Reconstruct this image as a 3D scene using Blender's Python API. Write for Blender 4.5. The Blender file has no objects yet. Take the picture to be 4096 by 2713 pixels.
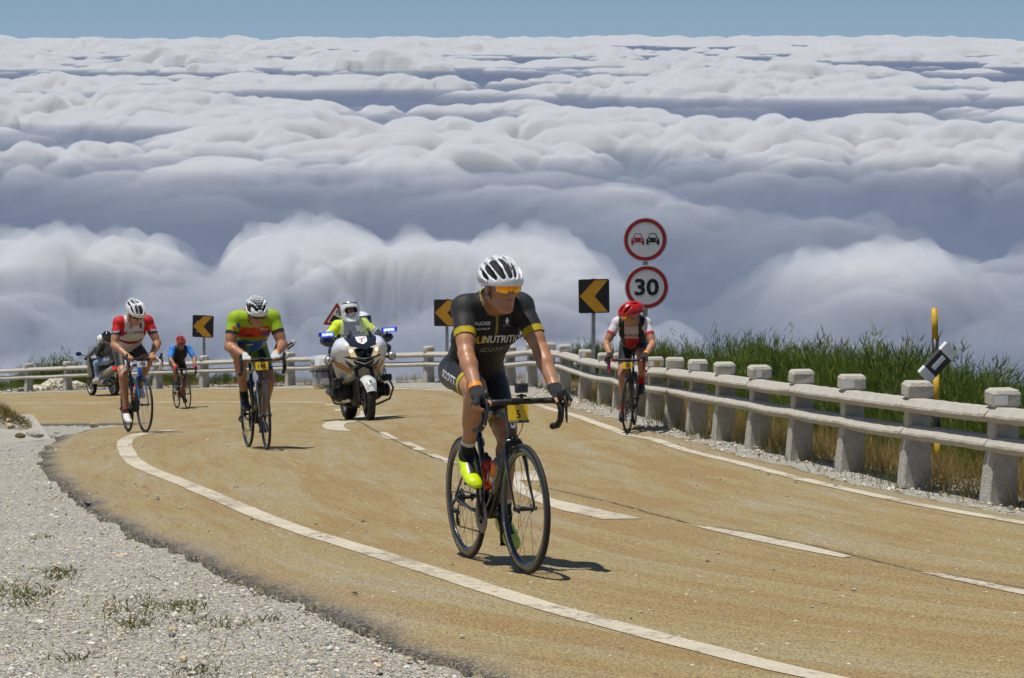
import bpy, math, random
import numpy as np
from mathutils import Vector, Matrix, Euler, Quaternion
from mathutils.bvhtree import BVHTree
R = math.radians
SC = bpy.context.scene
COL = SC.collection
random.seed(7)
RNG = np.random.default_rng(11)

# ------------------------------------------------------------------ camera
FPX, CX, CY, YH = 10260.0, 2048.0, 1356.5, 40.0      # photo focal length and centre, true horizon row
PITCH = math.atan((CY - YH) / FPX)
CAMZ = 2.6
KD = 1.105                                            # depth readings were taken with posts 0.75 m tall; they are 0.83 m
cam_d = bpy.data.cameras.new('camera')
cam = bpy.data.objects.new('camera', cam_d)
COL.objects.link(cam)
cam.location = (0, 0, CAMZ)
cam.rotation_euler = (math.pi / 2 - PITCH, 0, 0)
cam_d.sensor_width = 36.0
cam_d.lens = 36.0 * FPX / 4096.0
cam_d.clip_start = 0.1
cam_d.clip_end = 200000.0
SC.camera = cam

# ------------------------------------------------------------------ sky, sun, exposure
SUN_EL = R(76)
_sh = Vector((-1.0, -0.28, 0)).normalized()
TO_SUN = Vector((_sh.x * math.cos(SUN_EL), _sh.y * math.cos(SUN_EL), math.sin(SUN_EL)))
world = bpy.data.worlds.new('World')
SC.world = world
world.use_nodes = True
wn = world.node_tree.nodes
wl = world.node_tree.links
wn.clear()
w_out = wn.new('ShaderNodeOutputWorld')
w_bg = wn.new('ShaderNodeBackground')
w_sky = wn.new('ShaderNodeTexSky')
w_sky.sky_type = 'NISHITA'
w_sky.sun_disc = False
w_sky.sun_elevation = SUN_EL
w_sky.sun_rotation = math.atan2(TO_SUN.x, TO_SUN.y)
w_sky.altitude = 1900
w_sky.air_density = 1.0
w_sky.dust_density = 0.4
w_sky.ozone_density = 1.6
w_bg.inputs['Strength'].default_value = 0.080
# from 1900 m up the horizon dips: tilt the lookup so that the sky reaches down to it
w_tc = wn.new('ShaderNodeTexCoord'); w_add = wn.new('ShaderNodeVectorMath'); w_add.operation = 'ADD'
w_add.inputs[1].default_value = (0, 0, 0.11)
wl.new(w_tc.outputs['Generated'], w_add.inputs[0]); wl.new(w_add.outputs[0], w_sky.inputs['Vector'])
wl.new(w_sky.outputs[0], w_bg.inputs[0])
wl.new(w_bg.outputs[0], w_out.inputs[0])
sun_d = bpy.data.lights.new('sun', 'SUN')
sun_d.energy = 4.2
sun_d.angle = R(0.53)
sun_d.color = (1.0, 0.955, 0.88)
sun = bpy.data.objects.new('sun', sun_d)
COL.objects.link(sun)
sun.rotation_euler = TO_SUN.to_track_quat('Z', 'Y').to_euler()
sun.location = (-20, 10, 60)
SC.view_settings.view_transform = 'Standard'
SC.view_settings.look = 'None'
SC.view_settings.gamma = 1.0
SC.view_settings.exposure = 0.0
SC.render.engine = 'CYCLES'
SC.cycles.use_denoising = True
try:
    SC.cycles.denoiser = 'OPENIMAGEDENOISE'
    SC.cycles.denoising_prefilter = 'ACCURATE'
except Exception:
    pass
SC.cycles.max_bounces = 8
SC.cycles.diffuse_bounces = 3
SC.cycles.glossy_bounces = 3
SC.cycles.transmission_bounces = 6
SC.cycles.volume_bounces = 6
SC.cycles.transparent_max_bounces = 24
SC.cycles.caustics_reflective = False
SC.cycles.caustics_refractive = False
SC.cycles.use_adaptive_sampling = True
SC.cycles.adaptive_threshold = 0.03

# ------------------------------------------------------------------ helpers
def PW(u, v, d):
    """point of the place seen at photo pixel (u, v), d metres deep"""
    d = d * KD
    xr, yr = (u - CX) / FPX, (CY - v) / FPX
    cp, sp = math.cos(PITCH), math.sin(PITCH)
    return np.array([d * xr, d * (cp + yr * sp), CAMZ + d * (-sp + yr * cp)])

def lin(c):
    """sRGB 0-255 -> linear"""
    o = []
    for x in c[:3]:
        x = x / 255.0
        o.append(x / 12.92 if x <= 0.04045 else ((x + 0.055) / 1.055) ** 2.4)
    return tuple(o)

def tag(o, label=None, cat=None, group=None, kind=None):
    if label: o['label'] = label
    if cat: o['category'] = cat
    if group: o['group'] = group
    if kind: o['kind'] = kind
    return o

def empty(name, loc=(0, 0, 0), rot=(0, 0, 0), parent=None):
    o = bpy.data.objects.new(name, None)
    o.empty_display_size = 0.2
    COL.objects.link(o)
    o.location = loc
    o.rotation_euler = rot
    o.parent = parent
    return o

def thing(name, label, cat, loc=(0, 0, 0), rot=(0, 0, 0), group=None):
    return tag(empty(name, loc, rot), label, cat, group)

def link(name, me, parent=None, loc=None):
    o = bpy.data.objects.new(name, me)
    COL.objects.link(o)
    if parent is not None: o.parent = parent
    if loc is not None: o.location = loc
    return o

def set_mats(me, mats):
    if mats is None: return
    for m in (mats if isinstance(mats, (list, tuple)) else [mats]):
        me.materials.append(m)

def np_mesh(name, V, Fq, mats=None, smooth=True, fmat=None):
    """fast mesh from arrays; Fq is (n,3) or (n,4)"""
    V = np.ascontiguousarray(V, dtype=np.float32)
    Fq = np.ascontiguousarray(Fq, dtype=np.int32)
    me = bpy.data.meshes.new(name)
    k = Fq.shape[1]
    me.vertices.add(len(V)); me.vertices.foreach_set('co', V.ravel())
    me.loops.add(Fq.size); me.loops.foreach_set('vertex_index', Fq.ravel())
    me.polygons.add(len(Fq))
    me.polygons.foreach_set('loop_start', np.arange(0, Fq.size, k, dtype=np.int32))
    me.polygons.foreach_set('loop_total', np.full(len(Fq), k, dtype=np.int32))
    set_mats(me, mats)
    if fmat is not None: me.polygons.foreach_set('material_index', np.ascontiguousarray(fmat, dtype=np.int32))
    me.update(calc_edges=True)
    me.polygons.foreach_set('use_smooth', np.full(len(Fq), bool(smooth)))
    return me

class MB:
    """collects shapes into ONE mesh"""
    def __init__(s):
        s.v, s.f, s.m, s.sm, s.cur, s.T = [], [], [], [], 0, None
    def add(s, vs, fs, smooth=False):
        o = len(s.v)
        if s.T is not None: vs = [s.T @ Vector(p) for p in vs]
        s.v += [tuple(p) for p in vs]
        for f in fs:
            s.f.append(tuple(i + o for i in f)); s.m.append(s.cur); s.sm.append(smooth)
        return s
    def box(s, c, size, rot=None, bev=0.0, taper=1.0):
        """box centred at c; taper scales the top; bev chamfers vertical edges and rims"""
        hx, hy, hz = size[0] / 2, size[1] / 2, size[2] / 2
        M_ = Matrix.Translation(Vector(c))
        if rot is not None: M_ = M_ @ (rot if isinstance(rot, Matrix) else Euler(rot).to_matrix().to_4x4())
        if bev <= 0:
            vs = [(-hx, -hy, -hz), (hx, -hy, -hz), (hx, hy, -hz), (-hx, hy, -hz)]
            vs += [(x * taper, y * taper, hz) for x, y, _ in vs[:4]]
            fs = [(3, 2, 1, 0), (4, 5, 6, 7), (0, 1, 5, 4), (1, 2, 6, 5), (2, 3, 7, 6), (3, 0, 4, 7)]
        else:
            b = min(bev, hx * .95, hy * .95, hz * .95)
            def ring(ix, z, k=1.0):
                x, y = (hx - ix) * k, (hy - ix) * k
                bb = max(b - ix, b * .3)
                return [(-x + bb, -y, z), (x - bb, -y, z), (x, -y + bb, z), (x, y - bb, z), (x - bb, y, z), (-x + bb, y, z), (-x, y - bb, z), (-x, -y + bb, z)]
            vs = ring(b * .7, -hz) + ring(0, -hz + b) + ring(0, hz - b, taper) + ring(b * .7, hz, taper)
            fs = [tuple(range(7, -1, -1)), tuple(range(24, 32))]
            for r in range(3):
                for i in range(8):
                    j = (i + 1) % 8
                    fs.append((r * 8 + i, r * 8 + j, r * 8 + 8 + j, r * 8 + 8 + i))
        return s.add([M_ @ Vector(p) for p in vs], fs)
    def tube(s, pts, rad, n=10, cap=True, flat=None, up=None, closed=False):
        """tube along pts, rad scalar/list, flat = (list of) ratio of second axis, up = reference axis"""
        P = [Vector(p) for p in pts]
        k = len(P)
        rad = [rad] * k if not hasattr(rad, '__len__') else list(rad)
        flat = [1.0 if flat is None else flat] * k if not hasattr(flat, '__len__') else list(flat)
        vs, N = [], None
        for i in range(k):
            a = P[i - 1] if (i > 0 or closed) else P[i]
            b = P[(i + 1) % k] if (i < k - 1 or closed) else P[i]
            t = (b - a)
            t = t.normalized() if t.length > 1e-9 else Vector((0, 0, 1))
            if N is None or up is not None:
                N = Vector(up) if up is not None else (Vector((0, 0, 1)) if abs(t.z) < .9 else Vector((1, 0, 0)))
            N = N - t * N.dot(t)
            N = N.normalized() if N.length > 1e-6 else t.orthogonal().normalized()
            B = t.cross(N)
            for j in range(n):
                a_ = 2 * math.pi * j / n
                vs.append(P[i] + N * (math.cos(a_) * rad[i]) + B * (math.sin(a_) * rad[i] * flat[i]))
        fs = []
        for i in range(k if closed else k - 1):
            for j in range(n):
                j2, i2 = (j + 1) % n, (i + 1) % k
                fs.append((i * n + j, i * n + j2, i2 * n + j2, i2 * n + j))
        s.add(vs, fs, True)
        if cap and not closed:
            o = len(s.v) - len(vs)
            s.f.append(tuple(o + j for j in range(n - 1, -1, -1))); s.m.append(s.cur); s.sm.append(False)
            s.f.append(tuple(o + (k - 1) * n + j for j in range(n))); s.m.append(s.cur); s.sm.append(False)
        return s
    def lathe(s, prof, c=(0, 0, 0), axis='z', n=24, smooth=True):
        """prof list of (r, h) round an axis"""
        vs = []
        for r, h in prof:
            for j in range(n):
                a = 2 * math.pi * j / n
                x, y = r * math.cos(a), r * math.sin(a)
                p = {'z': (x, y, h), 'y': (x, h, -y), 'x': (h, x, y)}[axis]
                vs.append((p[0] + c[0], p[1] + c[1], p[2] + c[2]))
        fs = []
        k = len(prof)
        for i in range(k - 1):
            for j in range(n):
                j2 = (j + 1) % n
                fs.append((i * n + j, i * n + j2, (i + 1) * n + j2, (i + 1) * n + j))
        s.add(vs, fs, smooth)
        o = len(s.v) - len(vs)
        if prof[0] == prof[-1]: return s
        if prof[0][0] > 1e-5: s.f.append(tuple(o + j for j in range(n - 1, -1, -1))); s.m.append(s.cur); s.sm.append(False)
        if prof[-1][0] > 1e-5: s.f.append(tuple(o + (k - 1) * n + j for j in range(n))); s.m.append(s.cur); s.sm.append(False)
        return s
    def ball(s, c, r, n=12, m=8, rot=None):
        r = (r, r, r) if not hasattr(r, '__len__') else r
        vs, fs = [], []
        Mx = Euler(rot).to_matrix() if rot is not None else Matrix.Identity(3)
        for i in range(m + 1):
            th = math.pi * i / m
            for j in range(n):
                a = 2 * math.pi * j / n
                p = Mx @ Vector((r[0] * math.sin(th) * math.cos(a), r[1] * math.sin(th) * math.sin(a), r[2] * math.cos(th)))
                vs.append((p.x + c[0], p.y + c[1], p.z + c[2]))
        for i in range(m):
            for j in range(n):
                j2 = (j + 1) % n
                fs.append((i * n + j, (i + 1) * n + j, (i + 1) * n + j2, i * n + j2))
        return s.add(vs, fs, True)
    def prism(s, poly, h, M_=None, z0=0.0):
        """extrude a 2D polygon (x,y) from z0 to z0+h, then transform"""
        n = len(poly)
        vs = [Vector((x, y, z0)) for x, y in poly] + [Vector((x, y, z0 + h)) for x, y in poly]
        if M_ is not None: vs = [M_ @ p for p in vs]
        fs = [tuple(range(n - 1, -1, -1)), tuple(range(n, 2 * n))]
        for i in range(n):
            j = (i + 1) % n
            fs.append((i, j, n + j, n + i))
        return s.add(vs, fs)
    def mesh(s, name, mats=None):
        me = bpy.data.meshes.new(name)
        me.from_pydata(s.v, [], s.f)
        set_mats(me, mats)
        me.polygons.foreach_set('material_index', s.m)
        me.polygons.foreach_set('use_smooth', s.sm)
        me.update()
        return me
    def build(s, name, mats=None, parent=None, loc=None):
        return link(name, s.mesh(name, mats), parent, loc)

# ------------------------------------------------------------------ numpy noise
def _hash(ix, iy, iz=0, seed=0):
    h = (ix.astype(np.int64) * 374761393 + iy.astype(np.int64) * 668265263 + np.asarray(iz, dtype=np.int64) * 2147483647 + seed * 1274126177) & 0xffffffff
    h = ((h ^ (h >> 13)) * 1274126177) & 0xffffffff
    h = ((h ^ (h >> 16)) * 2246822519) & 0xffffffff
    return ((h ^ (h >> 15)) & 0xffffff) / float(0xffffff)

def vnoise(x, y, seed=0):
    """smooth gradient noise, about -0.7..0.7"""
    ix, iy = np.floor(x), np.floor(y)
    fx, fy = x - ix, y - iy
    ux, uy = fx * fx * fx * (fx * (fx * 6 - 15) + 10), fy * fy * fy * (fy * (fy * 6 - 15) + 10)
    def g(dx, dy):
        a = _hash(ix + dx, iy + dy, 0, seed) * 2 * math.pi
        return np.cos(a) * (fx - dx) + np.sin(a) * (fy - dy)
    a, b, c, d = g(0, 0), g(1, 0), g(0, 1), g(1, 1)
    return (a + (b - a) * ux) * (1 - uy) + (c + (d - c) * ux) * uy

def fbm(x, y, o=4, seed=0):
    s, a = 0, 1.0
    for i in range(o):
        s = s + a * vnoise(x * 2 ** i + i * 17.3, y * 2 ** i - i * 9.1, seed + i); a *= .5
    return s

def domes(x, y, seed=0, r0=.55, r1=.95):
    """cauliflower heads: max over jittered hemispheres, 0..1"""
    ix, iy = np.floor(x), np.floor(y)
    best = np.zeros_like(x)
    for dx in (-1, 0, 1):
        for dy in (-1, 0, 1):
            cx_, cy_ = ix + dx, iy + dy
            px = cx_ + .15 + .7 * _hash(cx_, cy_, 1, seed)
            py = cy_ + .15 + .7 * _hash(cx_, cy_, 2, seed)
            rr = r0 + (r1 - r0) * _hash(cx_, cy_, 3, seed)
            q = 1 - ((x - px) ** 2 + (y - py) ** 2) / (rr * rr)
            best = np.maximum(best, np.sqrt(np.maximum(q, 0)) * rr)
    return best

# ------------------------------------------------------------------ materials
_MC = {}
def mat(name, color, rough=0.6, metal=0.0, coat=0.0, var=0.0, scale=20.0, bump=0.0, bscale=None, spec=0.5, sheen=0.0, emit=None, alpha=1.0, dirt=None):
    """principled material with procedural colour variation, relief and uneven gloss"""
    if name in _MC: return _MC[name]
    m = bpy.data.materials.new(name)
    m.use_nodes = True
    nt = m.node_tree
    b = nt.nodes['Principled BSDF']
    b.inputs['Base Color'].default_value = (*color, 1)
    b.inputs['Roughness'].default_value = rough
    b.inputs['Metallic'].default_value = metal
    b.inputs['Specular IOR Level'].default_value = spec
    if coat: b.inputs['Coat Weight'].default_value = coat
    if sheen: b.inputs['Sheen Weight'].default_value = sheen
    if alpha < 1: b.inputs['Alpha'].default_value = alpha
    if emit:
        b.inputs['Emission Color'].default_value = (*emit[:3], 1); b.inputs['Emission Strength'].default_value = emit[3]
    if var or bump:
        tc = nt.nodes.new('ShaderNodeTexCoord')
        nz = nt.nodes.new('ShaderNodeTexNoise')
        nz.inputs['Scale'].default_value = scale; nz.inputs['Detail'].default_value = 6; nz.inputs['Roughness'].default_value = .65
        nt.links.new(tc.outputs['Object'], nz.inputs['Vector'])
        if var:
            mr = nt.nodes.new('ShaderNodeMapRange')
            mr.inputs['From Min'].default_value = .3; mr.inputs['From Max'].default_value = .7
            mr.inputs['To Min'].default_value = 1 - var; mr.inputs['To Max'].default_value = 1 + var
            mx = nt.nodes.new('ShaderNodeMix'); mx.data_type = 'RGBA'; mx.blend_type = 'MULTIPLY'
            mx.inputs[0].default_value = 1
            mx.inputs[6].default_value = (*color, 1)
            nt.links.new(nz.outputs['Fac'], mr.inputs['Value'])
            nt.links.new(mr.outputs[0], mx.inputs[7])
            last = mx.outputs[2]
            if dirt:
                n2 = nt.nodes.new('ShaderNodeTexNoise'); n2.inputs['Scale'].default_value = scale * .23; n2.inputs['Detail'].default_value = 8
                nt.links.new(tc.outputs['Object'], n2.inputs['Vector'])
                m2 = nt.nodes.new('ShaderNodeMapRange'); m2.inputs['From Min'].default_value = .48; m2.inputs['From Max'].default_value = .72
                m2.inputs['To Max'].default_value = dirt[3]
                nt.links.new(n2.outputs['Fac'], m2.inputs['Value'])
                m3 = nt.nodes.new('ShaderNodeMix'); m3.data_type = 'RGBA'
                m3.inputs[7].default_value = (*dirt[:3], 1)
                nt.links.new(m2.outputs[0], m3.inputs[0]); nt.links.new(last, m3.inputs[6])
                last = m3.outputs[2]
            nt.links.new(last, b.inputs['Base Color'])
        if bump:
            nb = nz
            if bscale:
                nb = nt.nodes.new('ShaderNodeTexNoise'); nb.inputs['Scale'].default_value = bscale; nb.inputs['Detail'].default_value = 4
                nt.links.new(tc.outputs['Object'], nb.inputs['Vector'])
            bp = nt.nodes.new('ShaderNodeBump'); bp.inputs['Strength'].default_value = min(1, bump); bp.inputs['Distance'].default_value = .01
            nt.links.new(nb.outputs['Fac'], bp.inputs['Height'])
            nt.links.new(bp.outputs[0], b.inputs['Normal'])
    _MC[name] = m
    return m

class NT:
    """tiny helper to write node trees compactly"""
    def __init__(s, name, out='Surface'):
        s.m = bpy.data.materials.new(name); s.m.use_nodes = True
        s.nt = s.m.node_tree
        s.b = s.nt.nodes['Principled BSDF']
    def n(s, t, **kw):
        nd = s.nt.nodes.new('ShaderNode' + t)
        for k, v in kw.items():
            if hasattr(nd, k) and k not in nd.inputs: setattr(nd, k, v)
            else: s.put(nd.inputs[k], v)
        return nd
    def put(s, sock, v):
        if isinstance(v, bpy.types.NodeSocket): s.nt.links.new(v, sock)
        elif hasattr(v, '__len__') and len(v) == 3 and sock.type == 'RGBA': sock.default_value = (*v, 1)
        else: sock.default_value = v
    def noise(s, vec, scale, detail=4, rough=.6, dist=0.0):
        nd = s.n('TexNoise', Scale=scale, Detail=detail, Roughness=rough, Distortion=dist)
        if vec is not None: s.put(nd.inputs['Vector'], vec)
        return nd.outputs['Fac']
    def rng(s, v, a, b, c=0.0, d=1.0):
        nd = s.n('MapRange'); nd.inputs[1].default_value = a; nd.inputs[2].default_value = b; nd.inputs[3].default_value = c; nd.inputs[4].default_value = d
        s.put(nd.inputs[0], v)
        return nd.outputs[0]
    def mix(s, f, a, b, mode='MIX'):
        nd = s.nt.nodes.new('ShaderNodeMix'); nd.data_type = 'RGBA'; nd.blend_type = mode
        s.put(nd.inputs[0], f); s.put(nd.inputs[6], a); s.put(nd.inputs[7], b)
        return nd.outputs[2]
    def math(s, op, a, b=0.0):
        nd = s.nt.nodes.new('ShaderNodeMath'); nd.operation = op
        s.put(nd.inputs[0], a); s.put(nd.inputs[1], b)
        return nd.outputs[0]
    def bump(s, h, strength, dist):
        nd = s.n('Bump', Strength=strength, Distance=dist); s.put(nd.inputs['Height'], h)
        s.nt.links.new(nd.outputs[0], s.b.inputs['Normal'])
    def obj(s):
        return s.n('TexCoord').outputs['Object']
    def scaled(s, vec, sc):
        nd = s.n('Mapping'); nd.inputs['Scale'].default_value = sc; s.put(nd.inputs['Vector'], vec)
        return nd.outputs[0]
# ================================================================== sea of clouds, valley
REARTH = 6.371e6
CL = -520.0                       # mean cloud-top level below the camera
def build_clouds():
    NB, NR = 520, 800
    beta = np.linspace(R(-15.5), R(15.5), NB)
    r0, r1 = 2100.0, 84000.0
    rr = r0 * (r1 / r0) ** np.linspace(0, 1, NR)
    B_, R_ = np.meshgrid(beta, rr)
    X, Y = R_ * np.sin(B_), R_ * np.cos(B_)
    dr = R_ * math.log(r1 / r0) / NR
    wx = X + 260 * vnoise(X / 900, Y / 900, 5) + 70 * vnoise(X / 230, Y / 230, 6)
    wy = Y + 260 * vnoise(X / 900 + 7, Y / 900, 8) + 70 * vnoise(X / 230 + 3, Y / 230, 9)
    def att(size): return np.clip(size / (1.5 * dr) - .4, 0, 1)
    # a low uneven deck with separate cumulus mounds standing on it, each covered in ever smaller heads
    big = 240 * fbm(X / 4200 + 5.2, Y / 3400 + 8.4, 3, 27)
    act = np.clip(.8 + 1.3 * fbm(X / 2600 + 9, Y / 2600, 2, 23), .15, 1.35)
    nf = np.clip((R_ - 5600) / 2600, 0, 1); nf = nf * nf * (3 - 2 * nf)
    h = (.85 * big - 95) * nf + (.35 * big - 215) * (1 - nf)
    m1 = domes(wx / 2300, wy / 1500, 31, .36, .60)
    m2 = domes(wx / 950 + .3, wy / 640, 32, .36, .62)
    m3 = domes(wx / 400, wy / 300, 33, .40, .75)
    h = h + 180 * m1 * att(1500) * (.15 + .85 * nf) + act * 215 * m2 * att(640) * (.25 + .75 * nf) * (.55 + .8 * m1)
    h = h + act * 120 * m3 * att(300) * (.5 + .9 * m2)
    h = h * (1 - .15 * np.clip((R_ - 15000) / 30000, 0, 1))
    # where the deck opens and where it towers (bearing given as photo column, distance in m)
    def spot(u, r, su, sr, amp):
        b = (u - CX) / FPX
        return amp * np.exp(-((np.tan(B_) - b) / (su / FPX)) ** 2 - ((R_ - r) / sr) ** 2)
    # front bank: a long ridge about 5 km off, broken where the valley shows
    h = h + 200 * np.exp(-((R_ - 5150 - 300 * vnoise(B_ * 14, R_ * 0 + 3.3, 61)) / 620) ** 2) * (.92 + .18 * vnoise(B_ * 22 + 4, R_ * 0 + 1.7, 62))
    h = h + spot(1560, 5050, 380, 420, 30) + spot(1250, 5000, 170, 300, 40) + spot(120, 5100, 420, 420, 45) + spot(820, 5000, 160, 500, -90)
    h = h + spot(1250, 6300, 500, 330, -170) + spot(500, 6200, 350, 300, -60) + spot(1900, 7400, 500, 420, 120) + spot(700, 7700, 420, 420, 110)
    h = h + spot(2800, 4700, 230, 500, -150) + spot(2700, 5500, 300, 450, -110) + spot(2500, 6900, 420, 420, 150)
    h = h + spot(3600, 4600, 500, 480, 35) + spot(3350, 6500, 700, 500, 110) + spot(3980, 6900, 220, 600, -160) + spot(3700, 9800, 350, 800, 150)
    h = h + spot(1650, 8600, 420, 600, 110) + spot(500, 9000, 480, 600, 130) + spot(950, 11800, 330, 800, 130) + spot(2400, 12000, 450, 900, 120)
    lim = 55 + 25 * vnoise(X / 5000, Y / 5000, 88)
    h = np.where(h > lim, lim + (h - lim) * (.40 + .5 * np.clip((R_ - 14000) / 20000, 0, 1)), h)              # the inversion flattens the tops
    cap = 18.0
    h = np.where(h > cap, h - (h - cap) * .65 * np.clip((6600 - R_) / 900, 0, 1), h)
    wy = wy + (.7 + .8 * np.clip((8500 - R_) / 2500, 0, 1)) * h                                             # heads wrap round the flanks
    far = np.clip((R_ - 15000) / 30000, 0, 1)
    near = np.clip((8500 - R_) / 2500, 0, 1)
    act = np.maximum(act, np.maximum(.85 * near, .5)) * (1 + .6 * far)
    h = h - 40 + (75 + 150 * vnoise(X / 7000 + .3, Y / 26000 + .8, 91)) * np.clip((R_ - 25000) / 40000, 0, 1)
    # round heads only: creases between them, never peaks
    h = h + act * 74 * (domes(wx / 260, wy / 215, 36) - .35) * att(220) * (1 + .5 * m3)
    h = h + act * 50 * (domes(wx / 140, wy / 120, 34) - .35) * att(120)
    h = h + act * 26 * (domes(wx / 70, wy / 62, 35) - .35) * att(62)
    h = h + act * 13 * (domes(wx / 36, wy / 34, 37) - .35) * att(34)
    top = CAMZ + CL + h
    base = CAMZ + CL - 330 + 30 * vnoise(X / 1500, Y / 1500, 77)
    top = np.maximum(top, base + 1.0)
    P = np.stack([X, Y, top], -1)
    # thin torn vapour over the heads of the nearer clouds
    kn = np.argmax(rr > 8200); sl = (slice(0, kn, 3), slice(0, NB, 2))
    tear = (fbm((X + 400) / 260, (Y + .9 * top) / 210, 3, 95) * .6 + .75 * (domes(X / 120, (Y + 1.2 * top) / 105, 96) - .45) + .3 * (domes(X / 55, (Y + 1.2 * top) / 50, 97) - .45))[sl]
    vt = top[sl] + 4 + 75 * np.clip(tear + .10, 0, 1) * np.clip((8200 - R_[sl]) / 2200, 0, 1)
    vb = top[sl] - 45
    Pv = [np.stack([X[sl], Y[sl], z - R_[sl] ** 2 / (2 * REARTH)], -1).reshape(-1, 3) for z in (vt, vb)]
    a_, b_ = vt.shape; iv = np.arange(a_ * b_).reshape(a_, b_); jv = iv + a_ * b_
    qv = lambda m: np.stack([m[:-1, :-1], m[:-1, 1:], m[1:, 1:], m[1:, :-1]], -1).reshape(-1, 4)
    sv = []
    for p_, q_ in ((iv[0], jv[0]), (iv[-1][::-1], jv[-1][::-1]), (iv[::-1, 0], jv[::-1, 0]), (iv[:, -1], jv[:, -1])):
        sv += [(p_[i], q_[i], q_[i + 1], p_[i + 1]) for i in range(len(p_) - 1)]
    mv = np_mesh('cloud_vapour', np.vstack(Pv), np.vstack([qv(iv), qv(jv)[:, ::-1], np.array(sv)]), None, False)
    mm = bpy.data.materials.new('vapour'); mm.use_nodes = True; nv = mm.node_tree; nv.nodes.clear()
    ov = nv.nodes.new('ShaderNodeOutputMaterial'); vv = nv.nodes.new('ShaderNodeVolumePrincipled')
    vv.inputs['Color'].default_value = (0.93, 0.935, 0.945, 1); vv.inputs['Density'].default_value = .0075
    nv.links.new(vv.outputs[0], ov.inputs['Volume']); mv.materials.append(mm)
    tag(link('cloud_vapour', mv), 'thin torn vapour over the nearer cloud heads', 'clouds', kind='stuff')
    P[..., 2] -= (R_ ** 2) / (2 * REARTH)
    idx = np.arange(NB * NR).reshape(NR, NB)
    Q = np.stack([idx[:-1, :-1], idx[:-1, 1:], idx[1:, 1:], idx[1:, :-1]], -1).reshape(-1, 4)
    V = P.reshape(-1, 3)
    Bt = np.stack([X, Y, base - (R_ ** 2) / (2 * REARTH) - 2.0], -1)
    ri = np.unique(np.r_[np.arange(0, NR, 10), NR - 1]); ci = np.unique(np.r_[np.arange(0, NB, 10), NB - 1])
    Vb = Bt[np.ix_(ri, ci)].reshape(-1, 3)
    o = len(V); ib = np.arange(len(ri) * len(ci)).reshape(len(ri), len(ci)) + o
    Qb = np.stack([ib[:-1, :-1], ib[1:, :-1], ib[1:, 1:], ib[:-1, 1:]], -1).reshape(-1, 4)
    sides = []
    def wall(a, b):
        for i in range(len(a) - 1): sides.append((a[i], b[i], b[i + 1], a[i + 1]))
    wall(idx[0, ci], ib[0]); wall(idx[-1, ci][::-1], ib[-1][::-1]); wall(idx[ri, 0][::-1], ib[:, 0][::-1]); wall(idx[ri, -1], ib[:, -1])
    me = np_mesh('cloud_sea', np.vstack([V, Vb]), np.vstack([Q, Qb, np.array(sides)]), None, True)
    m = bpy.data.materials.new('cloud')
    m.use_nodes = True
    nt = m.node_tree; nt.nodes.clear()
    out = nt.nodes.new('ShaderNodeOutputMaterial')
    pv = nt.nodes.new('ShaderNodeVolumePrincipled')
    pv.inputs['Color'].default_value = (0.905, 0.910, 0.922, 1)
    pv.inputs['Density'].default_value = 0.065
    pv.inputs['Anisotropy'].default_value = 0.0
    nt.links.new(pv.outputs[0], out.inputs['Volume'])
    me.materials.append(m)
    o = link('cloud_sea', me)
    tag(o, 'white billowing sea of clouds filling the valley to the horizon', 'clouds', kind='stuff')
build_clouds()

def build_haze():
    # blue moist air lying between the cloud heads, below the level of their tops
    nb, nr = 24, 40
    be = np.linspace(R(-16), R(16), nb)
    rr = 2000.0 * (88000 / 2000.0) ** np.linspace(0, 1, nr)
    B_, R_ = np.meshgrid(be, rr)
    sheets = [np.stack([R_ * np.sin(B_), R_ * np.cos(B_), CAMZ + z - (15 * np.clip((R_ - 9000) / 14000, 0, 1) if z > CL - 100 else 0) - R_ ** 2 / (2 * REARTH)], -1).reshape(-1, 3) for z in (CL + HAZE_TOP, CL - 560)]
    i = np.arange(nb * nr).reshape(nr, nb); j = i + nb * nr
    q = lambda a: np.stack([a[:-1, :-1], a[:-1, 1:], a[1:, 1:], a[1:, :-1]], -1).reshape(-1, 4)
    sd = []
    def wall(a, b):
        for k in range(len(a) - 1): sd.append((a[k], b[k], b[k + 1], a[k + 1]))
    wall(i[0], j[0]); wall(i[-1][::-1], j[-1][::-1]); wall(i[::-1, 0], j[::-1, 0]); wall(i[:, -1], j[:, -1])
    me = np_mesh('haze', np.vstack(sheets), np.vstack([q(i), q(j)[:, ::-1], np.array(sd)]), None, False)
    m = bpy.data.materials.new('blue_haze'); m.use_nodes = True
    nt = m.node_tree; nt.nodes.clear()
    out = nt.nodes.new('ShaderNodeOutputMaterial'); pv = nt.nodes.new('ShaderNodeVolumePrincipled')
    pv.inputs['Color'].default_value = HAZE_COL; pv.inputs['Density'].default_value = HAZE_D; pv.inputs['Anisotropy'].default_value = 0.0
    nt.links.new(pv.outputs[0], out.inputs['Volume'])
    me.materials.append(m)
    tag(link('haze', me), 'blue haze lying between the cloud heads', kind='stuff')
HAZE_TOP, HAZE_COL, HAZE_D = 50.0, (0.300, 0.365, 0.495, 1), 0.0014
build_haze()

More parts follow.
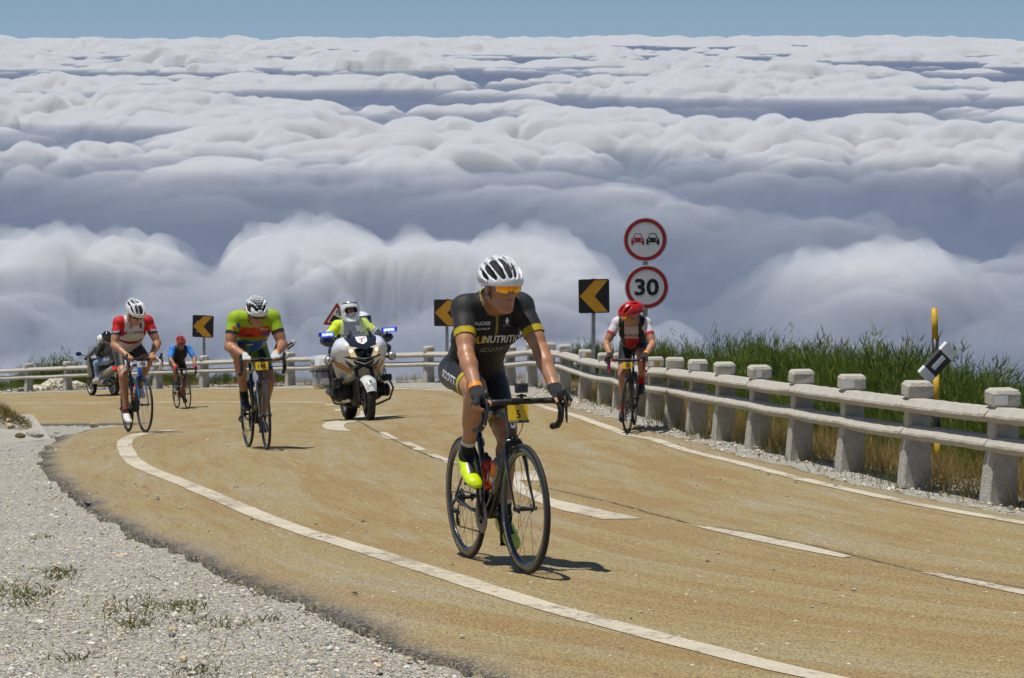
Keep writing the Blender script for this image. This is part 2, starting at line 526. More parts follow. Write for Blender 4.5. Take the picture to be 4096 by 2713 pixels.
def build_valley():
    # mountainside and plain far below, seen only through the gaps
    nb, nr = 64, 60
    be = np.linspace(R(-40), R(40), nb)
    rr = 90.0 * (90000 / 90.0) ** np.linspace(0, 1, nr)
    B_, R_ = np.meshgrid(be, rr)
    z = CAMZ - 1450 + 1430 * np.exp(-R_ / 900.0) - 30 + 60 * vnoise(R_ * np.sin(B_) / 1800, R_ * np.cos(B_) / 1800, 3) * np.clip(R_ / 3000, 0, 1) - R_ ** 2 / (2 * REARTH)
    V = np.stack([R_ * np.sin(B_), R_ * np.cos(B_), z], -1).reshape(-1, 3)
    idx = np.arange(nb * nr).reshape(nr, nb)
    Q = np.stack([idx[:-1, :-1], idx[:-1, 1:], idx[1:, 1:], idx[1:, :-1]], -1).reshape(-1, 4)
    t = NT('valley_land')
    o = t.obj()
    c = t.mix(t.rng(t.noise(o, .0012, 6), .4, .6), (0.028, 0.045, 0.03), (0.06, 0.065, 0.05))
    t.put(t.b.inputs['Base Color'], c); t.b.inputs['Roughness'].default_value = .9
    ob = link('valley', np_mesh('valley', V, Q, t.m))
    tag(ob, 'dark wooded valley floor far below the clouds', kind='structure')
build_valley()

# ================================================================== lie of the land
# points of the ground read off the photograph: column, row, distance (from wheel and post sizes)
_cp = [(2110, 2305, 11.85), (1872, 2245, 12.75), (1069, 1805, 22.6), (993, 1793, 23.5), (586, 1735, 27.6), (2510, 1749, 27.9),
       (1481, 1686, 35.0), (748, 1639, 51.0), (440, 1586, 62.0), (3990, 2006, 17.07), (3657, 1937, 18.7), (3401, 1872, 20.5), (3194, 1830, 21.9),
       (2896, 1755, 25.0), (2700, 1697, 28.2), (2624, 1660, 30.6), (2340, 1562, 43.0), (2060, 1540, 49.0), (1586, 1537, 53.5),
       (820, 1546, 63.0), (185, 1560, 68.8), (26, 1566, 71.5), (0, 2713, 9.3), (2048, 2713, 9.2), (4096, 2713, 9.6), (0, 2300, 12.2), (500, 2000, 16.6), (150, 1800, 24.5)]
_G = np.array([PW(*c) for c in _cp])
_lam = 0.008
def _tps(r): return np.where(r > 1e-6, r * r * np.log(np.maximum(r, 1e-6)), 0)
def _fit():
    n = len(_G); xy = _G[:, :2] / 10
    K = _tps(np.linalg.norm(xy[:, None] - xy[None], axis=-1)) + _lam * np.eye(n)
    P = np.c_[np.ones(n), xy]
    A = np.zeros((n + 3, n + 3)); A[:n, :n] = K; A[:n, n:] = P; A[n:, :n] = P.T
    return np.linalg.solve(A, np.r_[_G[:, 2], 0, 0, 0]), xy
_W, _XY = _fit()
def S(x, y):
    """height of the ground at plan position"""
    x = np.asarray(x, float); y = np.asarray(y, float)
    sh = x.shape
    q = np.c_[x.ravel(), y.ravel()] / 10
    z = np.zeros(len(q))
    for i in range(len(_XY)):
        z += _W[i] * _tps(np.hypot(q[:, 0] - _XY[i, 0], q[:, 1] - _XY[i, 1]))
    n = len(_XY)
    z += _W[n] + _W[n + 1] * q[:, 0] + _W[n + 2] * q[:, 1]
    return z.reshape(sh)
_dd = np.concatenate([np.arange(7, 30, .05), np.arange(30, 95, .1)])
def hit(u, v):
    """plan position where the view through pixel (u, v) meets the ground"""
    p = np.array([PW(u, v, d) for d in (1.0, 2.0)])
    o, dr = 2 * p[0] - p[1], p[1] - p[0]
    Q = o + _dd[:, None] * dr
    g = Q[:, 2] - S(Q[:, 0], Q[:, 1])
    k = np.argmax(g < 0)
    if g[k] >= 0: k = int(np.argmin(g)); return Q[k, :2]
    if k == 0: return Q[0, :2]
    t = g[k - 1] / (g[k - 1] - g[k])
    return (Q[k - 1] + (Q[k] - Q[k - 1]) * t)[:2]
def hits(pts): return np.array([hit(*p) for p in pts])
def spline(P, step=.25):
    """Catmull-Rom through plan points, resampled evenly"""
    P = np.asarray(P, float)
    E = np.vstack([2 * P[0] - P[1], P, 2 * P[-1] - P[-2]])
    out = []
    for i in range(1, len(E) - 2):
        for t in np.linspace(0, 1, 24, endpoint=False):
            a, b, c, d = E[i - 1:i + 3]
            out.append(.5 * (2 * b + (c - a) * t + (2 * a - 5 * b + 4 * c - d) * t * t + (3 * b - 3 * c + d - a) * t ** 3))
    out.append(E[-2])
    out = np.array(out)
    L = np.r_[0, np.cumsum(np.linalg.norm(np.diff(out, axis=0), axis=1))]
    s = np.linspace(0, L[-1], max(2, int(L[-1] / step) + 1))
    return np.c_[[np.interp(s, L, out[:, k]) for k in range(out.shape[1])]].T
def normals2(C):
    t = np.gradient(C, axis=0); t /= np.linalg.norm(t, axis=1, keepdims=True) + 1e-9
    return np.c_[-t[:, 1], t[:, 0]]
def smooth_c(C, n):
    for _ in range(n): C = np.vstack([C[:1], (C[:-2] + 2 * C[1:-1] + C[2:]) / 4, C[-1:]])
    return C

# plan curves
LINE_OUT = smooth_c(spline(hits([(4500, 2180), (4096, 2098), (3774, 2047), (3487, 1986), (3200, 1922), (2915, 1847), (2707, 1797), (2541, 1749), (2372, 1694), (2256, 1654), (2123, 1613), (1990, 1586),
                        (1834, 1567), (1566, 1556), (1250, 1554), (772, 1557), (316, 1567), (0, 1578), (-300, 1588), (-900, 1606)])), 12)
LINE_IN = spline(hits([(3900, 2850), (3201, 2712), (3000, 2657), (2622, 2558), (2311, 2475), (2000, 2392), (1646, 2270), (1423, 2194), (1200, 2132), (990, 2050), (844, 1986), (699, 1925), (582, 1881), (524, 1841), (502, 1802),
                       (497, 1772), (520, 1752), (562, 1740), (640, 1731), (700, 1724)]))
LINE_IN = smooth_c(LINE_IN, 10)
EDGE_IN = spline(hits([(3300, 2950), (2500, 2840), (1955, 2708), (1817, 2656), (1557, 2552), (1298, 2431), (1038, 2327), (779, 2232), (571, 2146), (381, 2033), (260, 1955), (200, 1895), (178, 1840), (182, 1785), (235, 1745), (330, 1722), (440, 1708), (540, 1699),
                       (590, 1694), (500, 1692), (300, 1694), (120, 1696), (-200, 1700), (-700, 1704), (-1300, 1708)]), .2)

def mat_gravel():
    t = NT('gravel_ground'); o = t.obj()
    base = t.mix(t.rng(t.noise(o, 1.1, 5), .35, .65), (0.43, 0.385, 0.30), (0.50, 0.48, 0.43))
    v = t.n('TexVoronoi', Scale=38.0); t.put(v.inputs['Vector'], o)
    c2 = t.mix(.55, base, t.mix(t.rng(v.outputs['Color'], .1, .9), (0.24, 0.215, 0.165), (0.68, 0.66, 0.61)))
    v3 = t.n('TexVoronoi', Scale=95.0); t.put(v3.inputs['Vector'], o)
    c3 = t.mix(t.rng(v3.outputs['Distance'], .33, .65, 0, .6), c2, (0.10, 0.09, 0.07))
    t.put(t.b.inputs['Base Color'], c3); t.b.inputs['Roughness'].default_value = .95
    h = t.math('ADD', t.math('MULTIPLY', v.outputs['Distance'], -1.2), t.math('MULTIPLY', v3.outputs['Distance'], -.6))
    t.bump(h, .8, .008)
    return t.m
def mat_road():
    t = NT('road_asphalt'); o = t.obj()
    at = t.n('Attribute'); at.attribute_name = 'edge'
    edge = at.outputs['Fac']                                      # 0 mid-lane, 1 at the worn bare margin
    lat = t.n('Attribute'); lat.attribute_name = 'along'
    st = t.scaled(lat.outputs['Vector'], (.20, 2.6, 1))             # streaks of sand dragged along the lane
    s1 = t.noise(st, 1.0, 6, .68, .7)
    st2 = t.scaled(lat.outputs['Vector'], (1.1, 9.0, 1)); s2 = t.noise(st2, 1.0, 5, .75, .4)
    patch = t.noise(o, .42, 5, .6, .6)
    st3 = t.scaled(lat.outputs['Vector'], (.55, 5.0, 1)); s3 = t.noise(st3, 1.0, 7, .72, .9)
    f = t.math('ADD', t.math('MULTIPLY', s1, .42), t.math('ADD', t.math('MULTIPLY', s2, .20), t.math('ADD', t.math('MULTIPLY', patch, .16), t.math('MULTIPLY', s3, .34))))
    grey, tan, rust = (0.440, 0.380, 0.255), (0.420, 0.315, 0.126), (0.360, 0.212, 0.052)
    c = t.mix(t.rng(f, .475, .53), grey, tan)
    c = t.mix(t.rng(f, .55, .60, 0, .85), c, rust)
    ef = t.rng(t.math('ADD', edge, t.math('MULTIPLY', t.math('SUBTRACT', t.noise(o, 1.3, 5), .5), 1.3)), .35, .95)
    c = t.mix(t.math('MULTIPLY', ef, .85), c, (0.36, 0.325, 0.255))
    grain = t.n('TexVoronoi', Scale=130.0); t.put(grain.inputs['Vector'], o)
    c = t.mix(.55, c, t.mix(t.rng(grain.outputs['Color'], .15, .85), t.mix(.65, c, (0.07, 0.045, 0.018)), t.mix(.45, c, (0.66, 0.54, 0.32))))
    dk = t.n('TexVoronoi', Scale=70.0); t.put(dk.inputs['Vector'], o)
    c = t.mix(t.rng(dk.outputs['Distance'], .40, .72, 0, .5), c, (0.08, 0.065, 0.045))
    # bitumen showing where the margin crumbles
    cr = t.math('MULTIPLY', t.rng(edge, .60, .90), t.rng(t.noise(o, 42, 5, .8), .40, .54))
    c = t.mix(cr, c, (0.040, 0.038, 0.038))
    # sparkle painted into the colour as white specks
    g2 = t.n('TexVoronoi', Scale=9.0); t.put(g2.inputs['Vector'], o)
    sp = t.math('MULTIPLY', t.math('LESS_THAN', g2.outputs['Distance'], .075), t.math('GREATER_THAN', t.n('SeparateColor', Color=g2.outputs['Color']).outputs[0], .60))
    c = t.mix(sp, c, (0.92, 0.92, 0.90))
    t.put(t.b.inputs['Base Color'], c)
    t.b.inputs['Roughness'].default_value = .82
    t.bump(t.math('ADD', grain.outputs['Distance'], t.math('MULTIPLY', t.noise(o, 9, 4), 1.5)), .7, .006)
    return t.m
def mat_paint():
    t = NT('worn_road_paint'); o = t.obj()
    w = t.noise(o, 15, 8, .75, .6); w2 = t.noise(o, 1.2, 4)
    wear = t.rng(t.math('ADD', t.math('MULTIPLY', w, .7), t.math('MULTIPLY', w2, .45)), .585, .69)
    c = t.mix(t.rng(t.noise(o, 3, 6), .35, .7), (0.62, 0.56, 0.43), (0.52, 0.455, 0.33))
    c = t.mix(t.rng(t.noise(o, 60, 4), .55, .7, 0, .4), c, (0.30, 0.25, 0.16))
    c = t.mix(t.math('MULTIPLY', wear, .85), c, (0.22, 0.175, 0.11))
    t.put(t.b.inputs['Base Color'], c); t.b.inputs['Roughness'].default_value = .7
    t.bump(w, .4, .004)
    return t.m
M_GRAVEL, M_ROAD, M_PAINT = mat_gravel(), mat_road(), mat_paint()

def dist_poly(x, y, C):
    """distance to a plan polyline and side (positive left of travel)"""
    sh = np.shape(x); q = np.c_[np.ravel(x), np.ravel(y)]
    best = np.full(len(q), 1e9); sg = np.zeros(len(q)); arc = np.zeros(len(q)); L = 0
    for a, b in zip(C[:-1], C[1:]):
        ab = b - a; l2 = ab @ ab
        if l2 < 1e-12: continue
        t = np.clip(((q - a) @ ab) / l2, 0, 1)
        dv = q - a - t[:, None] * ab
        d = np.hypot(dv[:, 0], dv[:, 1])
        m = d < best
        best[m] = d[m]; sg[m] = np.sign(ab[0] * (q[m, 1] - a[1]) - ab[1] * (q[m, 0] - a[0]))
        arc[m] = L + t[m] * math.sqrt(l2)
        L += math.sqrt(l2)
    return best.reshape(sh), sg.reshape(sh), arc.reshape(sh)

# fence line: through the post feet seen in the photograph, then on round the bend
FENCE_PX = [(4420, 2105, 15.6), (3990, 2006, 17.07), (3657, 1937, 18.8), (3401, 1872, 20.5), (3194, 1830, 22.1), (3025, 1784, 23.7), (2896, 1755, 25.3), (2786, 1716, 26.9), (2700, 1697, 28.5), (2624, 1660, 30.3),
            (2545, 1630, 32.2), (2478, 1600, 34.6), (2420, 1585, 37.0), (2340, 1562, 40.0), (2262, 1552, 43.2), (2190, 1546, 46.0), (2130, 1543, 48.2), (2060, 1540, 50.0)]
FENCE_C = smooth_c(spline(np.array([PW(*p)[:2] for p in FENCE_PX[::2]] + [PW(*p)[:2] for p in ((1850, 1538, 52.6), (1690, 1537, 54.0), (1586, 1537, 55.0), (1250, 1538, 58.5), (830, 1546, 63.0), (185, 1560, 69.0), (26, 1566, 71.0), (-500, 1580, 77.0))]), .3), 6)
def ground_z(x, y):
    """whole hillside: ground surface, falling away beyond the fence"""
    z = S(x, y)
    d, sg, _ = dist_poly(x, y, FENCE_C[::2])
    out = np.where(sg < 0, d, 0)                               # fence runs away from the camera, outside is on its right
    z = z - .62 * np.maximum(out - 1.1, 0) ** 1.25 + .05 * vnoise(np.asarray(x) * .9, np.asarray(y) * .9, 3) * np.clip(out, 0, 1)
    return z

def build_ground():
    xs = np.arange(-22, 22.01, .30); ys = np.arange(4, 92, .30)
    X, Y = np.meshgrid(xs, ys)
    d_in, s_in, _ = dist_poly(X, Y, EDGE_IN[::2])
    Z = ground_z(X, Y) - .035 + .03 * fbm(X * .8, Y * .8, 4, 9)
    # the island inside the bend: bank of rubble at far left
    isl = np.where(s_in > 0, d_in, 0)
    Z = Z - .03 * (isl > 0)
    V = np.stack([X, Y, Z], -1).reshape(-1, 3)
    n = np.arange(X.size).reshape(X.shape)
    Q = np.stack([n[:-1, :-1], n[:-1, 1:], n[1:, 1:], n[1:, :-1]], -1).reshape(-1, 4)
    tag(link('gravel_verge', np_mesh('gravel_verge', V, Q, M_GRAVEL)), 'pale gravel verge beside the road', kind='structure')

def build_road():
    """paved sheet between the inner edge and the outer edge"""
    xs = np.arange(-27, 8, .16); ys = np.arange(5, 90, .16)
    X, Y = np.meshgrid(xs, ys)
    # snap polygons with a fine mask instead of a sawtooth: build as strips across the road
    out_e = smooth_c(LINE_OUT + normals2(LINE_OUT) * -.42, 4)
    din, sin_, ain = dist_poly(X, Y, EDGE_IN)
    dout, sout, aout = dist_poly(X, Y, out_e)
    wob = .10 * fbm(X * 1.3, Y * 1.3, 4, 77) + .05 * vnoise(X * 6, Y * 6, 5)
    inside = np.where(sin_ < 0, din, -din) + wob                # right of inner edge when leaving the camera
    inside2 = np.where(sout > 0, dout, -dout) + wob * .8
    g = np.minimum(inside, inside2)
    # move the boundary cells onto the boundary
    gy, gx = np.gradient(g, .16, .16)
    gm = gx * gx + gy * gy + 1e-6
    near = (np.abs(g) < .17)
    X2 = np.where(near & (g < 0), X - g * gx / gm, X); Y2 = np.where(near & (g < 0), Y - g * gy / gm, Y)
    Z = S(X2, Y2) + .012 - .03 * np.exp(-np.maximum(g, 0) / .15)
    V = np.stack([X2, Y2, Z], -1).reshape(-1, 3)
    n = np.arange(X.size).reshape(X.shape)
    Q = np.stack([n[:-1, :-1], n[:-1, 1:], n[1:, 1:], n[1:, :-1]], -1).reshape(-1, 4)
    ok = (g > -.16).reshape(-1)
    Q = Q[ok[Q].all(1) & ((g > 0).reshape(-1)[Q].any(1))]
    used = np.unique(Q); mp = np.full(len(V), -1); mp[used] = np.arange(len(used))
    Qm = mp[Q]; Vu = V[used]
    # crumbled skirt along the open border
    E = np.concatenate([Qm[:, [0, 1]], Qm[:, [1, 2]], Qm[:, [2, 3]], Qm[:, [3, 0]]])
    key = np.sort(E, 1); _, inv, cnt = np.unique(key, axis=0, return_inverse=True, return_counts=True)
    Eb = E[cnt[inv.ravel()] == 1]
    bv = np.unique(Eb); low = np.full(len(Vu), -1); low[bv] = len(Vu) + np.arange(len(bv))
    Vl = Vu[bv].copy(); Vl[:, 2] -= .10
    Qs = np.stack([Eb[:, 1], Eb[:, 0], low[Eb[:, 0]], low[Eb[:, 1]]], -1)
    me = np_mesh('road', np.vstack([Vu, Vl]), np.vstack([Qm, Qs]), M_ROAD)
    ext = lambda a: np.concatenate([a, a[bv]])
    at = me.attributes.new('edge', 'FLOAT', 'POINT')
    e = np.exp(-np.maximum(inside, 0) / .95) * .55 + np.exp(-np.maximum(inside, 0) / .13) * .45
    e = np.maximum(e, np.minimum(.56, np.exp(-np.maximum(inside2, 0) / .55) * .95))
    at.data.foreach_set('value', np.concatenate([e.reshape(-1)[used], np.ones(len(bv))]).astype(np.float32))
    al = me.attributes.new('along', 'FLOAT_VECTOR', 'POINT')
    # coordinates along and across the lane, measured from the outer line
    A = np.stack([aout, dout, np.zeros_like(X)], -1).reshape(-1, 3)[used]
    al.data.foreach_set('vector', ext(A).astype(np.float32).ravel())
    tag(link('road', me), 'sandy weathered asphalt hairpin road', kind='structure')

def strip(name, C, w0, w1=None, lift=.0155, parent=None, rag=.004, seed=0):
    """painted line of width w along plan curve C"""
    C = np.asarray(C); N = normals2(C)
    rng = np.random.default_rng(seed)
    w = np.linspace(w0, w1 if w1 is not None else w0, len(C))[:, None] / 2
    a = C + N * (w + rng.normal(0, rag, (len(C), 1))); b = C - N * (w + rng.normal(0, rag, (len(C), 1)))
    m_ = C
    P = np.stack([a, m_, b], 1)
    V = np.concatenate([P, (S(P[..., 0], P[..., 1]) + lift)[..., None]], -1).reshape(-1, 3)
    n = np.arange(len(C) * 3).reshape(len(C), 3)
    Q = np.concatenate([np.stack([n[:-1, k], n[:-1, k + 1], n[1:, k + 1], n[1:, k]], -1) for k in (0, 1)])[:, ::-1]
    return tag(link(name, np_mesh(name, V, Q, M_PAINT), parent), kind='structure')
def paint_poly(name, px, lift=.016):
    """painted shape given by its outline in the photograph"""
    P = hits(px)
    E = []
    for i in range(len(P)):
        a, b = P[i], P[(i + 1) % len(P)]
        k = max(1, int(np.linalg.norm(b - a) / .15))
        E += [a + (b - a) * t / k for t in range(k)]
    E = np.array(E); z = S(E[:, 0], E[:, 1]) + lift
    me = bpy.data.meshes.new(name)
    me.from_pydata([tuple(p) for p in np.c_[E, z]], [], [tuple(range(len(E)))])
    me.materials.append(M_PAINT); me.update()
    if me.polygons[0].normal.z < 0: me.flip_normals()
    return tag(link(name, me), kind='structure')
build_ground()
build_road()
strip('edge_line_marking', LINE_OUT, .13, seed=1)
strip('edge_line_marking', LINE_IN, .16, seed=2)
LINE_MID = smooth_c(spline(hits([(1300, 1613), (1150, 1611), (800, 1611), (473, 1613), (116, 1614), (-150, 1616), (-700, 1622)])), 6)
strip('centre_line_marking', LINE_MID, .12, seed=3)
paint_poly('centre_dash_marking', [(1512, 1735), (1546, 1734), (1597, 1761), (1548, 1762)])
paint_poly('centre_dash_marking', [(1584, 1774), (1633, 1773), (1707, 1808), (1655, 1809)])
paint_poly('centre_dash_marking', [(1695, 1823), (1742, 1823), (1830, 1858), (1810, 1868), (1785, 1858)])
paint_poly('centre_dash_marking', [(2772, 2112), (2850, 2119), (3000, 2143), (3200, 2185), (3412, 2236), (3370, 2242), (3180, 2205), (3000, 2168), (2860, 2134)])
paint_poly('centre_dash_marking', [(3677, 2300), (3760, 2305), (3900, 2331), (4096, 2370), (4260, 2402), (4260, 2418), (4080, 2388), (3880, 2346)])
def seam():
    m = mat('bitumen_seam', (0.115, 0.10, 0.08), .8, var=.5, scale=30)
    for px in ([(1428, 1690), (1480, 1716), (1520, 1738), (1575, 1766), (1640, 1797), (1690, 1819), (1760, 1845), (1860, 1872)], [(2150, 1952), (2260, 1976), (2380, 2003), (2500, 2032), (2640, 2073), (2760, 2104)], [(2850, 2116), (3000, 2140), (3200, 2182), (3420, 2233), (3560, 2268), (3690, 2297)], [(3760, 2302), (3900, 2328), (4100, 2367), (4300, 2405)]):
        C = spline(hits(px), .05); N = normals2(C); r = np.random.default_rng(len(C))
        C = C + N * (.018 * fbm(np.arange(len(C)) * .21, np.zeros(len(C)) + .5, 3, 5))[:, None]
        w = np.maximum(.003, .007 + .012 * fbm(np.arange(len(C)) * .33, np.zeros(len(C)), 3, 7))[:, None]
        P = np.stack([C + N * w, C - N * w], 1)
        V = np.concatenate([P, (S(P[..., 0], P[..., 1]) + .0195)[..., None]], -1).reshape(-1, 3)
        n = np.arange(len(C) * 2).reshape(-1, 2)
        tag(link('road_seam', np_mesh('road_seam', V, np.stack([n[:-1, 1], n[:-1, 0], n[1:, 0], n[1:, 1]], -1)[:, ::-1], m)), kind='structure')
seam()
paint_poly('arrow_marking', [(2044, 1896), (2169, 1889), (2170, 1931), (2080, 1930), (2110, 1958), (2218, 2006), (2415, 2050), (2570, 2084), (2410, 2085), (2249, 2050), (2155, 2019), (2060, 1972)])
def paint_band(name, outer, inner, lift=.016):
    a, b = hits(outer), hits(inner)
    P = np.vstack([a, b]); n = len(a)
    F = np.array([(i, i + 1, n + i + 1, n + i) for i in range(n - 1)])
    V = np.c_[P, S(P[:, 0], P[:, 1]) + lift]
    me = np_mesh(name, V, F, M_PAINT, False)
    if me.polygons[0].normal.z < 0: me.flip_normals()
    return tag(link(name, me), kind='structure')
paint_band('arrow_marking', [(1424, 1685), (1350, 1686), (1303, 1693), (1287, 1707), (1302, 1721), (1345, 1727), (1392, 1729)], [(1426, 1690), (1396, 1694), (1380, 1700), (1374, 1707), (1378, 1715), (1390, 1722), (1404, 1728)])
paint_poly('arrow_marking', [(1440, 1650), (1458, 1649), (1458, 1668), (1608, 1664), (1540, 1674), (1420, 1675), (1440, 1664)])
paint_poly('arrow_marking', [(1298, 1619), (1335, 1619), (1340, 1623), (1305, 1623)])
paint_poly('arrow_marking', [(1333, 1640), (1372, 1639), (1372, 1647), (1345, 1647)])
# ================================================================== lettering
def text_geo(txt, size=1.0, bold=0.0, shear=0.0, space=1.0):
    """flat lettering centred on the origin: (verts (n,2), faces)"""
    cu = bpy.data.curves.new('lettering', 'FONT')
    cu.body = txt; cu.size = size; cu.align_x = 'CENTER'; cu.align_y = 'CENTER'
    cu.offset = bold * size; cu.shear = shear; cu.space_character = space
    cu.resolution_u = 3
    ob = bpy.data.objects.new('lettering', cu); COL.objects.link(ob)
    dg = bpy.context.evaluated_depsgraph_get()
    me = bpy.data.meshes.new_from_object(ob.evaluated_get(dg))
    bpy.data.objects.remove(ob); bpy.data.curves.remove(cu)
    V = np.array([v.co[:2] for v in me.vertices]).reshape(-1, 2); F = [tuple(p.vertices) for p in me.polygons]
    bpy.data.meshes.remove(me)
    if len(V):
        V = V - (V.max(0) + V.min(0)) / 2
    return V, F
def flat_text(name, txt, size, M_, mat_, parent, bold=.0, sx=1.0, shear=0.0, t=.0015):
    """raised flat lettering on a plane given by matrix M_ (local xy)"""
    V, F = text_geo(txt, size, bold, shear)
    me = bpy.data.meshes.new(name)
    me.from_pydata([tuple(M_ @ Vector((x * sx, y, t))) for x, y in V], [], F)
    me.materials.append(mat_); me.update()
    return link(name, me, parent)

# ================================================================== concrete guard rail
def mat_concrete():
    t = NT('rough_concrete'); o = t.obj()
    g = t.n('TexCoord').outputs['Generated']
    c = t.mix(t.rng(t.noise(o, 6, 6), .35, .68), (0.43, 0.395, 0.325), (0.55, 0.515, 0.44))
    v = t.n('TexVoronoi', Scale=150.0); t.put(v.inputs['Vector'], o)
    c = t.mix(.45, c, t.mix(t.rng(v.outputs['Color'], .1, .9), (0.26, 0.235, 0.19), (0.74, 0.70, 0.62)))
    c = t.mix(t.rng(t.noise(o, 2.3, 7, .7), .58, .72, 0, .5), c, (0.20, 0.185, 0.15))
    c = t.mix(t.rng(t.noise(o, 30, 5, .75), .62, .7, 0, .6), c, (0.15, 0.14, 0.12))
    t.put(t.b.inputs['Base Color'], c); t.b.inputs['Roughness'].default_value = .95
    t.bump(t.math('ADD', v.outputs['Distance'], t.math('MULTIPLY', t.noise(o, 26, 5), 2.0)), .8, .006)
    return t.m
M_CONC = mat_concrete()
M_GALV = mat('galvanised_steel', (0.36, 0.38, 0.39), .5, .7, var=.25, scale=9, dirt=(.16, .13, .1, .5))
M_BLK = mat('black_enamel', (0.012, 0.012, 0.013), .35, var=.3, scale=12)
M_AMBER = mat('amber_sheeting', (0.62, 0.29, 0.012), .5, var=.10, scale=4, dirt=(.4, .22, .03, .4))
M_WHT = mat('white_sheeting', (0.70, 0.71, 0.70), .45, var=.06, scale=3, dirt=(.5, .49, .44, .5))
M_RED = mat('red_sheeting', (0.36, 0.012, 0.016), .45, var=.10, scale=5)
M_GREYBACK = mat('sign_rim', (0.58, 0.58, 0.57), .5, var=.1)
M_YEL = mat('yellow_paint', (0.55, 0.33, 0.015), .5, var=.18, scale=14, dirt=(.2, .14, .05, .6))
M_WHPL = mat('white_plastic', (0.74, 0.74, 0.73), .4, var=.06, scale=8, dirt=(.5, .48, .42, .4))
M_BLPL = mat('black_plastic', (0.018, 0.018, 0.02), .45, var=.3, scale=20)

def fence_profile_post(seed):
    """one tapered post with chamfered cap; x along the fence, y away from the road"""
    rng = random.Random(seed)
    H = .755
    def ring(x0, x1, y0, y1, z, b):
        j = lambda: rng.uniform(-.0035, .0035)
        p = [(x0 + b, y0), (x1 - b, y0), (x1, y0 + b), (x1, y1 - b), (x1 - b, y1), (x0 + b, y1), (x0, y1 - b), (x0, y0 + b)]
        return [(x + j(), y + j(), z + j() * .6) for x, y in p]
    rings = [ring(-.094, .094, -.112, 0.100, -.30, .010), ring(-.092, .092, -.108, 0.100, 0.0, .010), ring(-.084, .084, -.092, 0.096, .26, .010), ring(-.077, .077, -.076, 0.092, .345, .010), ring(-.076, .076, -.074, 0.092, .60, .010),
             ring(-.076, .076, -.074, 0.092, .648, .010), ring(-.086, .086, -.096, 0.100, .654, .010), ring(-.086, .086, -.096, 0.100, .732, .010), ring(-.072, .072, -.080, 0.086, H, .012)]
    mb = MB()
    vs = [p for r in rings for p in r]
    fs = [tuple(range(7, -1, -1)), tuple(range(len(vs) - 8, len(vs)))]
    for k in range(len(rings) - 1):
        for i in range(8):
            j = (i + 1) % 8
            fs.append((k * 8 + i, k * 8 + j, k * 8 + 8 + j, k * 8 + 8 + i))
    mb.add(vs, fs)
    return mb.mesh('post', M_CONC)
def rail_mesh(L, sag, seed):
    """precast rail with rounded faceted section, length L along x from 0"""
    rng = random.Random(seed)
    prof = [(-.118, -.012), (-.114, .004), (-.062, .048), (-.050, .052), (.035, .050), (.056, .030), (.056, -.034), (.036, -.054), (-.052, -.056), (-.066, -.050)]
    prof = [(y * 1.1, z * 1.1) for y, z in prof]
    n = max(6, int(L / .09)); k = len(prof)
    vs, fs = [], []
    for i in range(n + 1):
        t = i / n; x = t * L
        endk = .93 if i in (0, n) else 1.0
        for (y, z) in prof:
            vs.append((x, y * endk + rng.uniform(-.0022, .0022), z * endk - sag * 4 * t * (1 - t) * .012 + rng.uniform(-.0022, .0022)))
    for i in range(n):
        for j in range(k):
            j2 = (j + 1) % k
            fs.append((i * k + j, i * k + j2, (i + 1) * k + j2, (i + 1) * k + j))
    fs.append(tuple(range(k - 1, -1, -1))); fs.append(tuple(n * k + j for j in range(k)))
    mb = MB(); mb.add([(x, y, z) for x, y, z in vs], [f[::-1] for f in fs])
    for i in range(len(mb.sm)): mb.sm[i] = False
    return mb.mesh('rail', M_CONC)
FENCE = thing('concrete_guard_rail', 'weathered concrete post and double rail barrier along the outside of the bend', 'guard rail')
